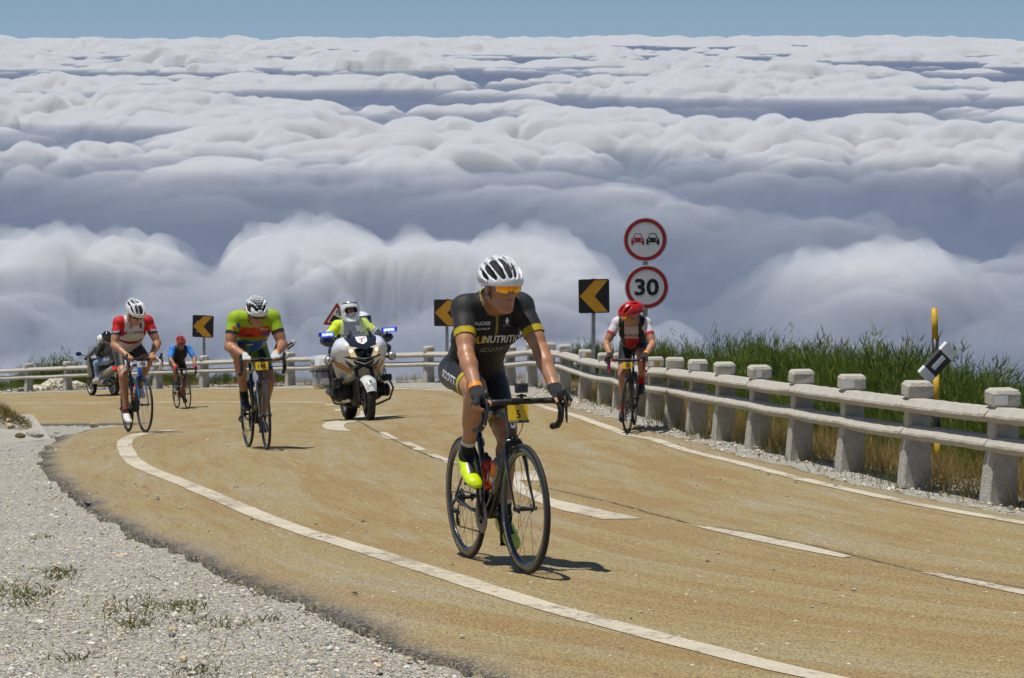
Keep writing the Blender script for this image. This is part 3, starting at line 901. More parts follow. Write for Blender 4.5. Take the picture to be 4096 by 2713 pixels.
def build_fence():
    # feet: seen ones first, then evenly round the bend
    feet = []
    for u, v, d in FENCE_PX:
        p = PW(u, v, d)
        dd = np.linalg.norm(FENCE_C - p[:2], axis=1); k = int(np.argmin(dd))
        feet.append(k)
    k = feet[-1]; L = np.r_[0, np.cumsum(np.linalg.norm(np.diff(FENCE_C, axis=0), axis=1))]
    s = L[k] + 2.4
    while s < L[-1]:
        feet.append(int(np.argmin(np.abs(L - s)))); s += 2.4
    feet = sorted(set(feet))
    posts = []
    protos = [fence_profile_post(i) for i in range(5)]
    T = np.gradient(FENCE_C, axis=0)
    tops = []
    for i, k in enumerate(feet):
        x, y = FENCE_C[k]; z = float(S(x, y))
        tops.append(z)
    tops = np.array(tops)
    for _ in range(4): tops[1:-1] = (tops[:-2] + 2 * tops[1:-1] + tops[2:]) / 4
    for i, k in enumerate(feet):
        x, y = FENCE_C[k]; a = math.atan2(T[k][1], T[k][0])
        o = link('post', protos[i % 5], FENCE)
        o.location = (x, y, tops[i]); o.scale = (1.1, 1.1, 1.1); o.rotation_euler = (random.uniform(-.012, .012), random.uniform(-.012, .012), a - math.pi + random.uniform(-.03, .03))
        posts.append((Vector((x, y, tops[i])), a, o))
    # the outside of the bend lies to the right of travel: post local y points away from the road
    for i in range(len(posts) - 1):
        p, a, _ = posts[i]; q = posts[i + 1][0]
        for hz in (.644, .424):
            A = p + Vector((0, 0, hz)); B = q + Vector((0, 0, hz + random.uniform(-.004, .004)))
            d = B - A
            me = rail_mesh(d.length - .012, random.uniform(-.3, 1), i * 2 + int(hz * 10))
            o = link('rail', me, FENCE)
            X = d.normalized(); Yv = Vector((0, 0, 1)).cross(X).normalized(); Z = X.cross(Yv)
            # mesh -y is the road side; road lies left of travel (+Yv), so flip
            Mx = Matrix((( X.x, -Yv.x, Z.x, 0), (X.y, -Yv.y, Z.y, 0), (X.z, -Yv.z, Z.z, 0), (0, 0, 0, 1)))
            M2 = Matrix.Translation(A + X * .006 + Yv * .012) @ Mx
            # keep a proper rotation: mirror the mesh instead of the matrix
            me.transform(Matrix.Diagonal((1, -1, 1, 1))); me.flip_normals()
            o.matrix_world = Matrix.Translation(A + X * .006 + Yv * .012) @ Matrix(((X.x, Yv.x, Z.x, 0), (X.y, Yv.y, Z.y, 0), (X.z, Yv.z, Z.z, 0), (0, 0, 0, 1)))
    return posts
POSTS = build_fence()
def near_post(u):
    """the post whose picture column is nearest"""
    best = None
    for p, a, o in POSTS:
        c = p.x / p.y * FPX * math.cos(PITCH) / (math.cos(PITCH) - 0) + CX
        if best is None or abs(c - u) < best[0]: best = (abs(c - u), p, a, o)
    return best[3]
def cap_plate(u, mats, w=.07, side=0.0, tilt=0.0):
    """reflective plate glued to the camera-side end of a post cap"""
    o = near_post(u)
    mb = MB()
    # local +x or -x faces the oncoming traffic; after the turn the end facing the camera is +x
    if len(mats) == 1: mb.box((.0865, side, .692), (.004, w, .058), rot=(tilt, 0, 0))
    else:
        mb.box((.0865, side - w * .25, .692), (.004, w * .5, .058)); mb.cur = 1; mb.box((.0868, side + w * .27, .692), (.004, w * .46, .052))
    mb.build('reflector', mats, o)
cap_plate(3990, [M_WHPL], .095, -.045); cap_plate(2786, [M_WHPL], .10, -.035); cap_plate(3401, [M_WHPL], .10, -.05, .12)
cap_plate(2624, [M_WHPL, M_YEL], .12, -.02); cap_plate(2340, [M_WHPL, M_YEL], .12, 0); cap_plate(3025, [M_WHPL], .05, -.02)
cap_plate(1697, [M_YEL], .06); cap_plate(820, [M_WHPL], .06)

# ================================================================== signs
def sign_base(u, v, d, name, label, cat, group=None, out=0.0):
    p = PW(u, v, d)
    z = float(ground_z(np.array([p[0]]), np.array([p[1]]))[0]) - .25
    return p, thing(name, label, cat, (p[0], p[1], z), (0, 0, 0), group)
def face_cam(p, yaw=0.0, roll=0.0):
    """matrix of an upright panel at p whose +z local faces back along the road"""
    return Matrix.Translation(Vector(p)) @ Euler((math.pi / 2, 0, yaw)).to_matrix().to_4x4() @ Matrix.Rotation(roll, 4, 'Z')
def rounded(w, h, r, n=5):
    out = []
    for cx_, cy_, a0 in ((w / 2 - r, h / 2 - r, 0), (-w / 2 + r, h / 2 - r, 90), (-w / 2 + r, -h / 2 + r, 180), (w / 2 - r, -h / 2 + r, 270)):
        for i in range(n + 1):
            a = R(a0 + 90 * i / n); out.append((cx_ + r * math.cos(a), cy_ + r * math.sin(a)))
    return out
def chevron(u, v, d, w, h, label, yaw, roll=0.0):
    w, h = w * KD, h * KD
    p, t = sign_base(u, v, d, 'chevron_sign', label, 'road sign', 'chevron signs along the bend')
    inv = Matrix.Translation(-t.location)
    Mx = inv @ face_cam(p, yaw, roll)
    MB().prism(rounded(w, h, .035), .018, Mx @ Matrix.Translation((0, 0, -.018))).build('panel', M_BLK, t)
    k, e = w * .5 - .02, h * .5 - .022
    ar = [(-k, 0), (w * .02, e), (k - .01, e), (.02 * w, 0), (k - .01, -e), (w * .02, -e)]
    MB().prism([(x, y) for x, y in ar][::-1], .002, Mx @ Matrix.Translation((0, 0, .0012))).build('arrow', M_AMBER, t)
    # two tubes behind
    top = (Mx @ Vector((0, h / 2 + .01, -.05)))
    MB().box((top.x + .0, top.y, top.z / 2), (.075, .045, top.z)).build('sign_post', M_GALV, t)
    MB().box((top.x, top.y - .028, top.z - h * .30), (w * .7, .012, .03)).box((top.x, top.y - .028, top.z - h * .75), (w * .7, .012, .03)).build('bracket', M_GALV, t)
chevron(812, 1306, 66.0, .55, .57, 'black board with amber chevron, leftmost of three, above the cyclist in blue', R(-6), R(-2))
chevron(1787, 1252, 56.0, .56, .585, 'black board with amber chevron half hidden behind the leading cyclist', R(-3), R(0))
chevron(2376, 1185, 44.5, .535, .59, 'black board with amber chevron, largest of three, beside the round signs', R(2), R(1))

def disc(n=48, r=1.0): return [(r * math.cos(2 * math.pi * i / n), r * math.sin(2 * math.pi * i / n)) for i in range(n)]
def ring_geo(mb, r0, r1, z, Mx, n=48):
    vs = [Mx @ Vector((r * math.cos(2 * math.pi * i / n), r * math.sin(2 * math.pi * i / n), z)) for r in (r0, r1) for i in range(n)]
    mb.add(vs, [(i, n + i, n + (i + 1) % n, (i + 1) % n)[::-1] for i in range(n)])
def car_icon(mb, cx_, cy_, s, z, Mx):
    """front view of a car: roof, body, bumpers, with window and lamps left open"""
    def poly(pts): mb.add([Mx @ Vector((cx_ + x * s, cy_ + y * s, z)) for x, y in pts], [tuple(range(len(pts)))])
    poly([(-.72, .30), (-.47, .98), (-.40, .86), (-.60, .30)][::-1]); poly([(.72, .30), (.47, .98), (.40, .86), (.60, .30)])
    poly([(-.47, .98), (-.40, .86), (.40, .86), (.47, .98)]); poly([(-.72, .30), (.72, .30), (.72, .20), (-.72, .20)][::-1])
    poly([(-1, -.42), (-1, .02), (-.72, .30), (-.72, -.42)][::-1]); poly([(1, -.42), (1, .02), (.72, .30), (.72, -.42)])
    poly([(-.72, .20), (.72, .20), (.40, -.05), (-.40, -.05)][::-1]); poly([(-.72, -.15), (.72, -.15), (.72, -.42), (-.72, -.42)][::-1])
    poly([(-.40, -.05), (.40, -.05), (.40, -.15), (-.40, -.15)][::-1])
    poly([(-1, -.42), (-.62, -.42), (-.62, -.78), (-1, -.78)][::-1]); poly([(1, -.42), (.62, -.42), (.62, -.78), (1, -.78)])
def round_signs():
    d = 33.6
    p, t = sign_base(2587, 1149, d, 'prohibition_sign', 'two round red-rimmed signs on one steel post: no overtaking above speed limit 30', 'road sign')
    rad = 88.5 * d * KD / FPX
    inv = Matrix.Translation(-t.location)
    tops = None
    for (u, v), kind in (((2581, 959), 'cars'), ((2587, 1149), '30')):
        q = PW(u, v, d)
        Mx = inv @ face_cam(q, R(3))
        pan = MB().prism(disc(r=rad), .016, Mx @ Matrix.Translation((0, 0, -.016))).build('panel', M_GREYBACK, t)
        MB().prism(disc(r=rad * .97), .0016, Mx @ Matrix.Translation((0, 0, .0008))).build('white_field', M_WHT, pan)
        mb = MB(); ring_geo(mb, rad * .79, rad * .955, .0040, Mx); mb.build('red_rim', M_RED, pan)
        if kind == '30':
            flat_text('numeral', '30', rad * 1.02, Mx @ Matrix.Translation((0, 0, .003)), M_BLK, pan, bold=.028, sx=1.12)
        else:
            mb = MB(); car_icon(mb, -rad * .34, 0.0, rad * .295, .004, Mx); mb.build('car_symbol', M_RED, pan)
            mb = MB(); car_icon(mb, rad * .34, 0.0, rad * .295, .004, Mx); mb.build('car_symbol', M_BLK, pan)
            tops = Mx @ Vector((0, rad * 1.0, -.045))
    MB().box((tops.x + .01, tops.y + .01, tops.z / 2), (.072, .045, tops.z)).build('sign_post', M_GALV, t)
round_signs()
def triangle_sign():
    d = 60.0
    p, t = sign_base(1346, 1265, d, 'gradient_sign', 'red-edged triangular 9% steep hill sign behind the police motorcycle', 'road sign')
    s = 112 * d * KD / FPX
    Mx = Matrix.Translation(-t.location) @ face_cam(PW(1346, 1271, d), R(-5), R(-3))
    def tri(k, n=4, r=.04):
        c = [(0, .577 * s * k), (-.5 * s * k, -.289 * s * k), (.5 * s * k, -.289 * s * k)]
        out = []
        for i in range(3):
            a = Vector(c[i]); b = Vector(c[i - 1]); e = Vector(c[(i + 1) % 3])
            q0, q1 = a + (b - a).normalized() * r * 1.4, a + (e - a).normalized() * r * 1.4
            for j in range(n + 1):
                w = j / n
                out.append(tuple(q0 * (1 - w) ** 2 + a * 2 * w * (1 - w) + q1 * w * w))
        return out
    pan = MB().prism(tri(1.0), .016, Mx @ Matrix.Translation((0, 0, -.016))).build('panel', M_GREYBACK, t)
    MB().prism(tri(.95), .0015, Mx @ Matrix.Translation((0, 0, .001))).build('red_rim', M_RED, pan)
    MB().prism(tri(.66, r=.025), .0015, Mx @ Matrix.Translation((0, 0, .004))).build('white_field', M_WHT, pan)
    a = s * .66
    MB().prism([(-.40 * a, -.24 * a), (.42 * a, -.24 * a), (.33 * a, -.09 * a), (-.17 * a, .155 * a)], .0015, Mx @ Matrix.Translation((0, 0, .0068))).build('slope_symbol', M_BLK, pan)
    flat_text('numeral', '9%', .14, Mx @ Matrix.Translation((.05, .127, .007)) @ Matrix.Rotation(R(-25), 4, 'Z'), M_BLK, pan, bold=.02)
    top = Mx @ Vector((0, s * .5, -.04))
    MB().box((top.x, top.y, top.z / 2), (.07, .045, top.z)).build('sign_post', M_GALV, t)
triangle_sign()
def snow_pole():
    d = 20.0
    b = PW(3752, 1895, d); q = PW(3738, 1232, d)
    t = thing('snow_pole', 'tall yellow and black striped snow marker pole behind the guard rail', 'marker pole', tuple(b))
    H = q[2] - b[2]
    zs = [1.0, .812, .605, .405, .225, .055, -.2]
    ax = Vector((q[0] - b[0], q[1] - b[1], H))
    for i in range(6):
        m = (M_YEL, M_BLPL)[i % 2]
        r = .0255 + (.0006 if i % 2 else 0)
        P = [ax * zs[i], ax * zs[i + 1]]
        MB().tube(P, r * KD, 14).build('pole_band', m, t)
snow_pole()
def delineator(u, v, d, L, w, ang, label, post_u, yaw=R(12), th=.055):
    L, w, th = L * KD, w * KD, th * KD
    c = PW(u, v, d)
    t = thing('delineator', label, 'delineator', tuple(c), (0, 0, 0), 'black and white plastic delineators')
    Mx = Euler((math.pi / 2, 0, yaw)).to_matrix().to_4x4() @ Matrix.Rotation(ang, 4, 'Z')
    def slab(x0, x1, name, m, grow=0.0):
        # section: flat front, tapered back; long axis = local x
        prof = [(-w / 2 - grow, .0), (-w / 2 * .82, th * .35 + grow), (w / 2 * .82, th * .35 + grow), (w / 2 + grow, 0), (w / 2 * .7, -th * .6), (-w / 2 * .7, -th * .6)]
        vs = [Mx @ Vector((x, y, z)) for x in (x0, x1) for y, z in prof]
        n = 6
        fs = [tuple(range(n))[::-1], tuple(range(n, 2 * n))] + [(i, (i + 1) % n, n + (i + 1) % n, n + i) for i in range(n)]
        mb = MB(); mb.add(vs, fs); return mb.build(name, m, t)
    slab(-L / 2, -L * .30, 'white_end', M_WHPL); slab(L * .26, L / 2, 'white_end', M_WHPL); body = slab(-L * .30, L * .26, 'black_band', M_BLPL)
    mb = MB(); mb.box((0, 0, th * .35 + .002), (L * .40, w * .26, .004)); mb.v = [tuple(Mx @ Vector(p)) for p in mb.v]
    rf = mb.build('reflector', M_WHPL, body)
    po = near_post(post_u)
    a = Vector(po.location) + Vector((.02, .05, .66)) - Vector(c)
    MB().tube([a, a * .5 + Vector((0, .02, -.01)), Mx @ Vector((-L * .45, 0, -th * .4))], .012, 6, flat=.35).build('bracket', M_GALV, t)
delineator(3750, 1450, 18.95, .300, .140, R(46), 'broken black and white delineator tilted over the guard rail beside the striped pole', 3657)
delineator(1161, 1382, 58.0, .30, .11, R(34), 'small tilted black and white delineator beside the cyclist in green', 1105)
delineator(2314, 1455, 45.0, .16, .08, R(20), 'small white delineator lying behind the guard rail below the largest chevron board', 2340)
# ================================================================== plants, stones
def leaf_mat(name, a, b, c=None):
    t = NT(name); o = t.obj()
    at = t.n('Attribute'); at.attribute_name = 'tint'
    col = t.mix(at.outputs['Fac'], a, b)
    if c is not None: col = t.mix(t.rng(at.outputs['Fac'], .85, 1.0), col, c)
    t.put(t.b.inputs['Base Color'], col); t.b.inputs['Roughness'].default_value = .6
    t.b.inputs['Specular IOR Level'].default_value = .25
    # thin green stems let some light through
    tr = t.n('BsdfTranslucent'); t.put(tr.inputs['Color'], col)
    mx = t.n('MixShader'); mx.inputs[0].default_value = .42
    out = t.nt.nodes['Material Output']
    t.nt.links.new(t.b.outputs[0], mx.inputs[1]); t.nt.links.new(tr.outputs[0], mx.inputs[2]); t.nt.links.new(mx.outputs[0], out.inputs['Surface'])
    return t.m
M_BROOM = leaf_mat('broom_green', (0.066, 0.112, 0.015), (0.195, 0.250, 0.036), (0.40, 0.35, 0.06))
M_BROOM2 = leaf_mat('broom_dark', (0.052, 0.098, 0.019), (0.145, 0.200, 0.042))
M_DRY = leaf_mat('dry_grass', (0.30, 0.20, 0.06), (0.56, 0.42, 0.17))
M_GRN = leaf_mat('fresh_grass', (0.085, 0.090, 0.012), (0.20, 0.19, 0.04))
M_STEM = mat('woody_stem', (0.05, 0.04, 0.025), .9, var=.3)
M_FLOWER = mat('pale_flower', (0.6, 0.6, 0.45), .7)
def ribbons(base, tip, width, bend, tint, segs=3):
    """many thin curved blades as arrays: base (n,3), tip (n,3), width (n)"""
    n = len(base)
    rng = np.random.default_rng(n)
    ax = tip - base
    side = np.cross(ax, rng.normal(size=(n, 3))); side /= np.linalg.norm(side, axis=1, keepdims=True) + 1e-9
    bow = np.cross(ax, side); bow /= np.linalg.norm(bow, axis=1, keepdims=True) + 1e-9
    V = []
    for k in range(segs + 1):
        t = k / segs
        c = base + ax * t + bow * (bend * 4 * t * (1 - t))[:, None]
        w = width * (1 - t) ** .7 if k < segs else width * .06
        V += [c + side * w[:, None] * .5, c - side * w[:, None] * .5]
    V = np.stack(V, 1)
    k2 = 2 * (segs + 1)
    idx = np.arange(n)[:, None] * k2
    Q = np.concatenate([np.stack([idx[:, 0] + 2 * k, idx[:, 0] + 2 * k + 1, idx[:, 0] + 2 * k + 3, idx[:, 0] + 2 * k + 2], -1) for k in range(segs)])
    return V.reshape(-1, 3), Q, np.repeat(tint, k2)
def ribbon_mesh(name, sets, m):
    Vs, Qs, Ts, o = [], [], [], 0
    for V, Q, T in sets:
        Vs.append(V); Qs.append(Q + o); Ts.append(T); o += len(V)
    me = np_mesh(name, np.vstack(Vs), np.vstack(Qs), m, True)
    at = me.attributes.new('tint', 'FLOAT', 'POINT'); at.data.foreach_set('value', np.concatenate(Ts).astype(np.float32))
    return me
def broom_mesh(seed, nst=420, dense=1.0, m=None):
    """a broom bush 1 m tall and about 1 m wide: upright green switches, branching towards the top"""
    rng = np.random.default_rng(seed)
    # leading shoots
    n = nst
    a = rng.uniform(0, 2 * math.pi, n); q = np.sqrt(rng.uniform(0, 1, n))
    base = np.c_[np.cos(a) * q * .16, np.sin(a) * q * .16, rng.uniform(0, .12, n)]
    lean = q * .46 + rng.normal(0, .05, n)
    hh = (1.0 - .42 * q ** 2) * rng.uniform(.62, 1.0, n)
    lob = .82 + .25 * np.sin(a * 3 + seed) * q + rng.normal(0, .05, n)
    tip = np.c_[np.cos(a) * lean, np.sin(a) * lean, hh * lob]
    sets = [ribbons(base, tip, rng.uniform(.004, .007, n), rng.uniform(-.03, .10, n) * q, rng.uniform(0, .8, n), 4)]
    # switches rising from the upper part of every shoot
    k = int(30 * dense)
    t = rng.uniform(.22, 1.0, (n, k))
    b2 = base[:, None] + (tip - base)[:, None] * t[..., None] + rng.normal(0, .012, (n, k, 3))
    d = (tip - base)[:, None] / np.linalg.norm(tip - base, axis=1)[:, None, None] + rng.normal(0, .38, (n, k, 3)) + np.array([0, 0, .5])
    ln = rng.uniform(.035, .115, (n, k)) * (1.25 - .4 * t)
    t2 = b2 + d / np.linalg.norm(d, axis=-1, keepdims=True) * ln[..., None]
    tn = np.clip(rng.uniform(-.1, .75, (n, k)) + .25 * (t - .5) + (rng.uniform(size=(n, k)) > .93) * .5, 0, 1)  # tint rises up each shoot: shade of the bush's interior painted into the colour
    sets.append(ribbons(b2.reshape(-1, 3), t2.reshape(-1, 3), rng.uniform(.0038, .0075, n * k), rng.uniform(-.012, .012, n * k), tn.ravel(), 1))
    return ribbon_mesh('foliage', sets, m or M_BROOM)
BROOM = [broom_mesh(s, 460, 1.1, (M_BROOM, M_BROOM, M_BROOM2, M_BROOM)[s % 4]) for s in range(4)]
def stem_mesh(seed):
    rng = random.Random(seed); mb = MB()
    for i in range(9):
        a = rng.uniform(0, 6.28); r = rng.uniform(.1, .3)
        mb.tube([(0.05 * math.cos(a), .05 * math.sin(a), -.15), (.5 * r * math.cos(a), .5 * r * math.sin(a), .25), (r * math.cos(a), r * math.sin(a), .6)], [.014, .009, .004], 5)
    return mb.mesh('stem', M_STEM)
STEMS = [stem_mesh(s) for s in range(2)]
def gz(x, y): return float(ground_z(np.array([float(x)]), np.array([float(y)]))[0])
def shrub(u, vtop, d, label, group, wide=1.0, kind=0):
    p = PW(u, vtop, d)
    # keep the whole bush on the far side of the rails
    for _ in range(18):
        z = gz(p[0], p[1]) - .05; H = max(.35, (p[2] - z) * 1.14)
        dd, sg, _a = dist_poly(np.array([p[0]]), np.array([p[1]]), FENCE_C[::2])
        if sg[0] < 0 and dd[0] > .75 + .36 * H * wide: break
        k = int(np.argmin(np.linalg.norm(FENCE_C - p[:2], axis=1))); n2 = normals2(FENCE_C)[k]
        p = p - np.array([n2[0], n2[1], 0]) * .12
    o = thing('broom_shrub', label, 'shrub', (p[0], p[1], z), (0, 0, random.uniform(0, 6.28)), group)
    f = link('foliage', BROOM[kind % 4], o); f.scale = (H * wide, H * wide, H)
    s = link('stem', STEMS[kind % 2], o); s.scale = (H, H, H)
    return o
GR = 'broom shrubs behind the guard rail'
_rng = random.Random(5)
# right bank: silhouette read from the photograph (column, row of the top, depth)
row1 = [(2655, 1322, 33.5), (2735, 1330, 32.0), (2800, 1352, 31.0), (2880, 1362, 30.0), (2965, 1345, 29.0), (3050, 1378, 28.0), (3130, 1352, 27.0), (3222, 1400, 26.0), (3300, 1352, 25.2), (3405, 1325, 24.4), (3480, 1378, 23.8),
        (3560, 1420, 23.0), (3640, 1462, 22.6), (3790, 1470, 22.0), (3880, 1462, 21.6), (3960, 1500, 21.2), (4040, 1535, 20.8), (4130, 1580, 20.4)]
ORD = ['first', 'second', 'third', 'fourth', 'fifth', 'sixth', 'seventh', 'eighth', 'ninth', 'tenth', 'eleventh', 'twelfth', 'thirteenth', 'fourteenth', 'fifteenth', 'sixteenth', 'seventeenth', 'eighteenth', 'nineteenth', 'twentieth']
for i, (u, v, d) in enumerate(row1):
    lab = {0: 'tall bushy broom shrub just right of the round signs', 9: 'tallest green broom shrub, spiky top, midway along the right-hand guard rail', 12: 'green broom shrub just left of the striped pole', 13: 'green broom shrub just right of the striped pole', 17: 'broom shrub cut off by the right edge of the picture'}.get(i, 'tall green broom shrub, %s from the round signs in the back row' % ORD[i])
    shrub(u, v, d, lab, GR, _rng.uniform(1.3, 1.75), i)
for i, (u, v, d) in enumerate([(2620, 1400, 31.5), (2690, 1405, 30.5), (2760, 1410, 29.4), (2840, 1420, 28.4), (2920, 1425, 27.4), (3010, 1435, 26.5), (3100, 1445, 25.6), (3190, 1455, 24.8), (3290, 1465, 24.0), (3390, 1470, 23.2), (3490, 1490, 22.5), (3590, 1520, 21.9), (3700, 1545, 21.3), (3810, 1555, 20.8), (3920, 1570, 20.3), (4040, 1600, 19.8)]):
    shrub(u, v, d, 'low green broom shrub in the front row, %s from the round signs' % ORD[i], GR, _rng.uniform(1.5, 1.9), i + 1)
for i, (u, v, d) in enumerate([(2235, 1362, 49.0), (2300, 1348, 47.5), (2385, 1375, 46.5), (2440, 1345, 42.0), (2500, 1362, 40.0), (2560, 1350, 37.0)]):
    shrub(u, v, d, ['thin broom sprig left of the largest chevron sign, leftmost', 'thin broom sprig just left of the largest chevron sign', 'broom shrub at the foot of the largest chevron sign', 'broom shrub right of the largest chevron sign', 'broom shrub behind the cyclist with the red helmet and number 32', 'broom shrub at the foot of the round signs'][i], GR, _rng.uniform(.9, 1.2), i)
for i, (u, v, d) in enumerate([(165, 1415, 72.0), (205, 1432, 72.5), (300, 1490, 71.5), (420, 1500, 70.0), (520, 1492, 69.0), (640, 1470, 67.5), (730, 1462, 66.5), (880, 1478, 65.5), (960, 1490, 64.0), (1090, 1478, 62.5), (1130, 1492, 61.5), (40, 1500, 74.0)]):
    lab = ['dark broom shrub sticking up above the far left guard rail, left of a pair', 'dark broom shrub sticking up above the far left guard rail, right of a pair', 'dark broom shrub beside the rubble heap', 'dark broom shrub behind the scooter', 'dark broom shrub behind the cyclist in red and white', 'dark broom shrub left of the far cyclist in blue', 'dark broom shrub behind the far cyclist in blue',
           'dark broom shrub right of the leftmost chevron sign', 'dark broom shrub between the leftmost chevron sign and the cyclist in green', 'dark broom shrub behind the cyclist in green', 'dark broom shrub just right of the cyclist in green', 'dark broom shrub at the left edge of the picture behind the guard rail'][i]
    shrub(u, v, d, lab, GR, _rng.uniform(1.3, 2.0), 2 if i % 2 else 0)

# grass along the guard rail
def grass_patch(name, pts, hgt, wid, m, label, lean=.35, seed=1):
    rng = np.random.default_rng(seed)
    pts = np.asarray(pts); n = len(pts)
    z = ground_z(pts[:, 0], pts[:, 1]) - .03
    base = np.c_[pts, z]
    h = hgt[0] + (hgt[1] - hgt[0]) * rng.beta(1.6, 2.6, n)
    tip = base + np.c_[rng.normal(0, lean, n) * h, rng.normal(0, lean, n) * h, h]
    me = ribbon_mesh(name, [ribbons(base, tip, rng.uniform(wid[0], wid[1], n), rng.normal(0, .15, n) * h, rng.uniform(0, 1, n), 2)], m)
    return tag(link(name, me), label, 'grass', kind='stuff')
def along_fence(n, off0, off1, d0, d1, seed, clump=.6, thr=0.0):
    """random plan points beside the fence between view depths, thinned into clumps"""
    rng = np.random.default_rng(seed)
    d0, d1 = d0 * KD, d1 * KD
    C = FENCE_C[(FENCE_C[:, 1] > d0) & (FENCE_C[:, 1] < d1)]
    N = normals2(C)                                             # left of travel = road side
    k = rng.integers(0, len(C), n * 4)
    off = rng.uniform(off0, off1, n * 4)
    P = C[k] - N[k] * off[:, None] + rng.normal(0, .08, (n * 4, 2))
    w = fbm(P[:, 0] * clump * 2.2, P[:, 1] * clump * 2.2, 3, seed)
    P = P[w > thr]
    return P[:n]
grass_patch('dry_grass', along_fence(26000, .02, 1.35, 14, 40, 3, .9, -.15), (.12, .44), (.003, .007), M_DRY, 'dry straw-coloured grass behind the guard rail')
grass_patch('green_grass', along_fence(6000, -.25, 1.4, 14, 46, 4, 1.1, .12), (.06, .26), (.003, .008), M_GRN, 'green grass tufts growing along the foot of the guard rail')
grass_patch('dry_grass', along_fence(5000, -.1, 1.2, 40, 75, 5, .8, .0), (.06, .28), (.006, .012), M_DRY, 'sparse dry grass along the far guard rail')
# weeds in the gravel at lower left
def weeds():
    rng = np.random.default_rng(8)
    P = []
    for (u, v, s, n) in ((240, 2265, .05, 130), (235, 2290, .05, 120), (115, 2360, .09, 260), (25, 2330, .08, 120), (110, 2400, .06, 130), (560, 2418, .16, 330), (720, 2405, .06, 200), (525, 2478, .05, 130), (785, 2658, .06, 160), (930, 2478, .06, 60),
                         (300, 2610, .04, 60), (165, 2135, .04, 40), (810, 2460, .05, 60), (1095, 2460, .05, 60), (640, 2300, .3, 60), (420, 2480, .5, 110), (900, 2580, .5, 110)):
        c = hit(u, v)
        n = int(n * .6)
        P.append(c + rng.normal(0, 1, (n, 2)) * np.array([s, s * 1.3]))
    P = np.vstack(P)
    grass_patch('gravel_weeds', P, (.010, .05), (.004, .009), M_GRN, 'scattered low weeds growing in the gravel', .8, 9)
    P2 = np.vstack([hit(u, v) + rng.normal(0, .35, (26, 2)) for u, v in ((300, 2450), (500, 2560), (880, 2600), (1050, 2640), (140, 2500), (700, 2200))])
    grass_patch('dry_stalks', P2, (.03, .13), (.0015, .003), M_DRY, 'thin dry stalks standing in the gravel', .3, 10)
weeds()

# stones
M_STONE = []
for i, c in enumerate([(0.62, 0.56, 0.44), (0.68, 0.66, 0.60), (0.55, 0.48, 0.35), (0.44, 0.42, 0.38), (0.58, 0.45, 0.28), (0.20, 0.18, 0.16)]):
    M_STONE.append(mat('stone_%d' % i, c, .9, var=.3, scale=55))
def ico():
    p = (1 + 5 ** .5) / 2
    v = np.array([(-1, p, 0), (1, p, 0), (-1, -p, 0), (1, -p, 0), (0, -1, p), (0, 1, p), (0, -1, -p), (0, 1, -p), (p, 0, -1), (p, 0, 1), (-p, 0, -1), (-p, 0, 1)], float)
    v /= np.linalg.norm(v[0])
    f = np.array([(0, 11, 5), (0, 5, 1), (0, 1, 7), (0, 7, 10), (0, 10, 11), (1, 5, 9), (5, 11, 4), (11, 10, 2), (10, 7, 6), (7, 1, 8), (3, 9, 4), (3, 4, 2), (3, 2, 6), (3, 6, 8), (3, 8, 9), (4, 9, 5), (2, 4, 11), (6, 2, 10), (8, 6, 7), (9, 8, 1)])
    return v, f
def stone_field(name, P, size, label, seed, zf=None, weights=(.34, .26, .18, .10, .09, .03), lift=.15):
    """P plan points -> one mesh of small angular stones"""
    rng = np.random.default_rng(seed)
    v, f = ico(); n = len(P)
    s = size[0] * (size[1] / size[0]) ** rng.beta(1.2, 3.2, n)
    jit = 1 + rng.uniform(-.32, .32, (n, 12, 1))
    sc = np.c_[rng.uniform(.8, 1.4, n), rng.uniform(.7, 1.2, n), rng.uniform(.45, .85, n)]
    V = v[None] * jit * (sc * s[:, None])[:, None]
    a = rng.uniform(0, 6.28, n); c_, s_ = np.cos(a), np.sin(a)
    X = V[..., 0] * c_[:, None] - V[..., 1] * s_[:, None]; Y = V[..., 0] * s_[:, None] + V[..., 1] * c_[:, None]
    z = (zf or (lambda x, y: ground_z(x, y) - .035 + .03 * fbm(x * .8, y * .8, 4, 9)))(P[:, 0], P[:, 1])
    W = np.stack([X + P[:, :1], Y + P[:, 1:2], V[..., 2] + (z + s * lift)[:, None]], -1)
    F = (f[None] + np.arange(n)[:, None, None] * 12).reshape(-1, 3)
    mi = np.repeat(rng.choice(6, n, p=weights), 20)
    return tag(link(name, np_mesh(name, W.reshape(-1, 3), F, M_STONE, False, mi)), label, 'stones', kind='stuff')
def gravel_points(n, d0, d1, seed):
    """points on the inner verge between view depths, denser towards the camera"""
    rng = np.random.default_rng(seed)
    d0, d1 = d0 * KD, d1 * KD
    out = []
    while sum(map(len, out)) < n:
        d = d0 * (d1 / d0) ** rng.uniform(0, 1, n)
        x = (rng.uniform(-150, 2100, n) - CX) / FPX * d
        P = np.c_[x, d]
        di, si, _ = dist_poly(P[:, 0], P[:, 1], EDGE_IN[::3])
        out.append(P[(si > 0) & (di > .02)])
    return np.vstack(out)[:n]
stone_field('gravel', gravel_points(17000, 8.2, 24, 1), (.003, .015), 'loose angular gravel covering the near verge', 1)
stone_field('gravel', gravel_points(160, 8.4, 26, 2), (.012, .026), 'larger loose stones lying on the near verge', 2)
stone_field('verge_stones', np.vstack([along_fence(3000, -.75, .9, 14, 44, 21, .8, -.05), along_fence(900, -.3, .5, 44, 75, 22, .8, -.1)]), (.008, .040), 'pale stones along the foot of the guard rail', 3, zf=lambda x, y: ground_z(x, y) - .02, weights=(.26, .08, .36, .14, .14, .02))
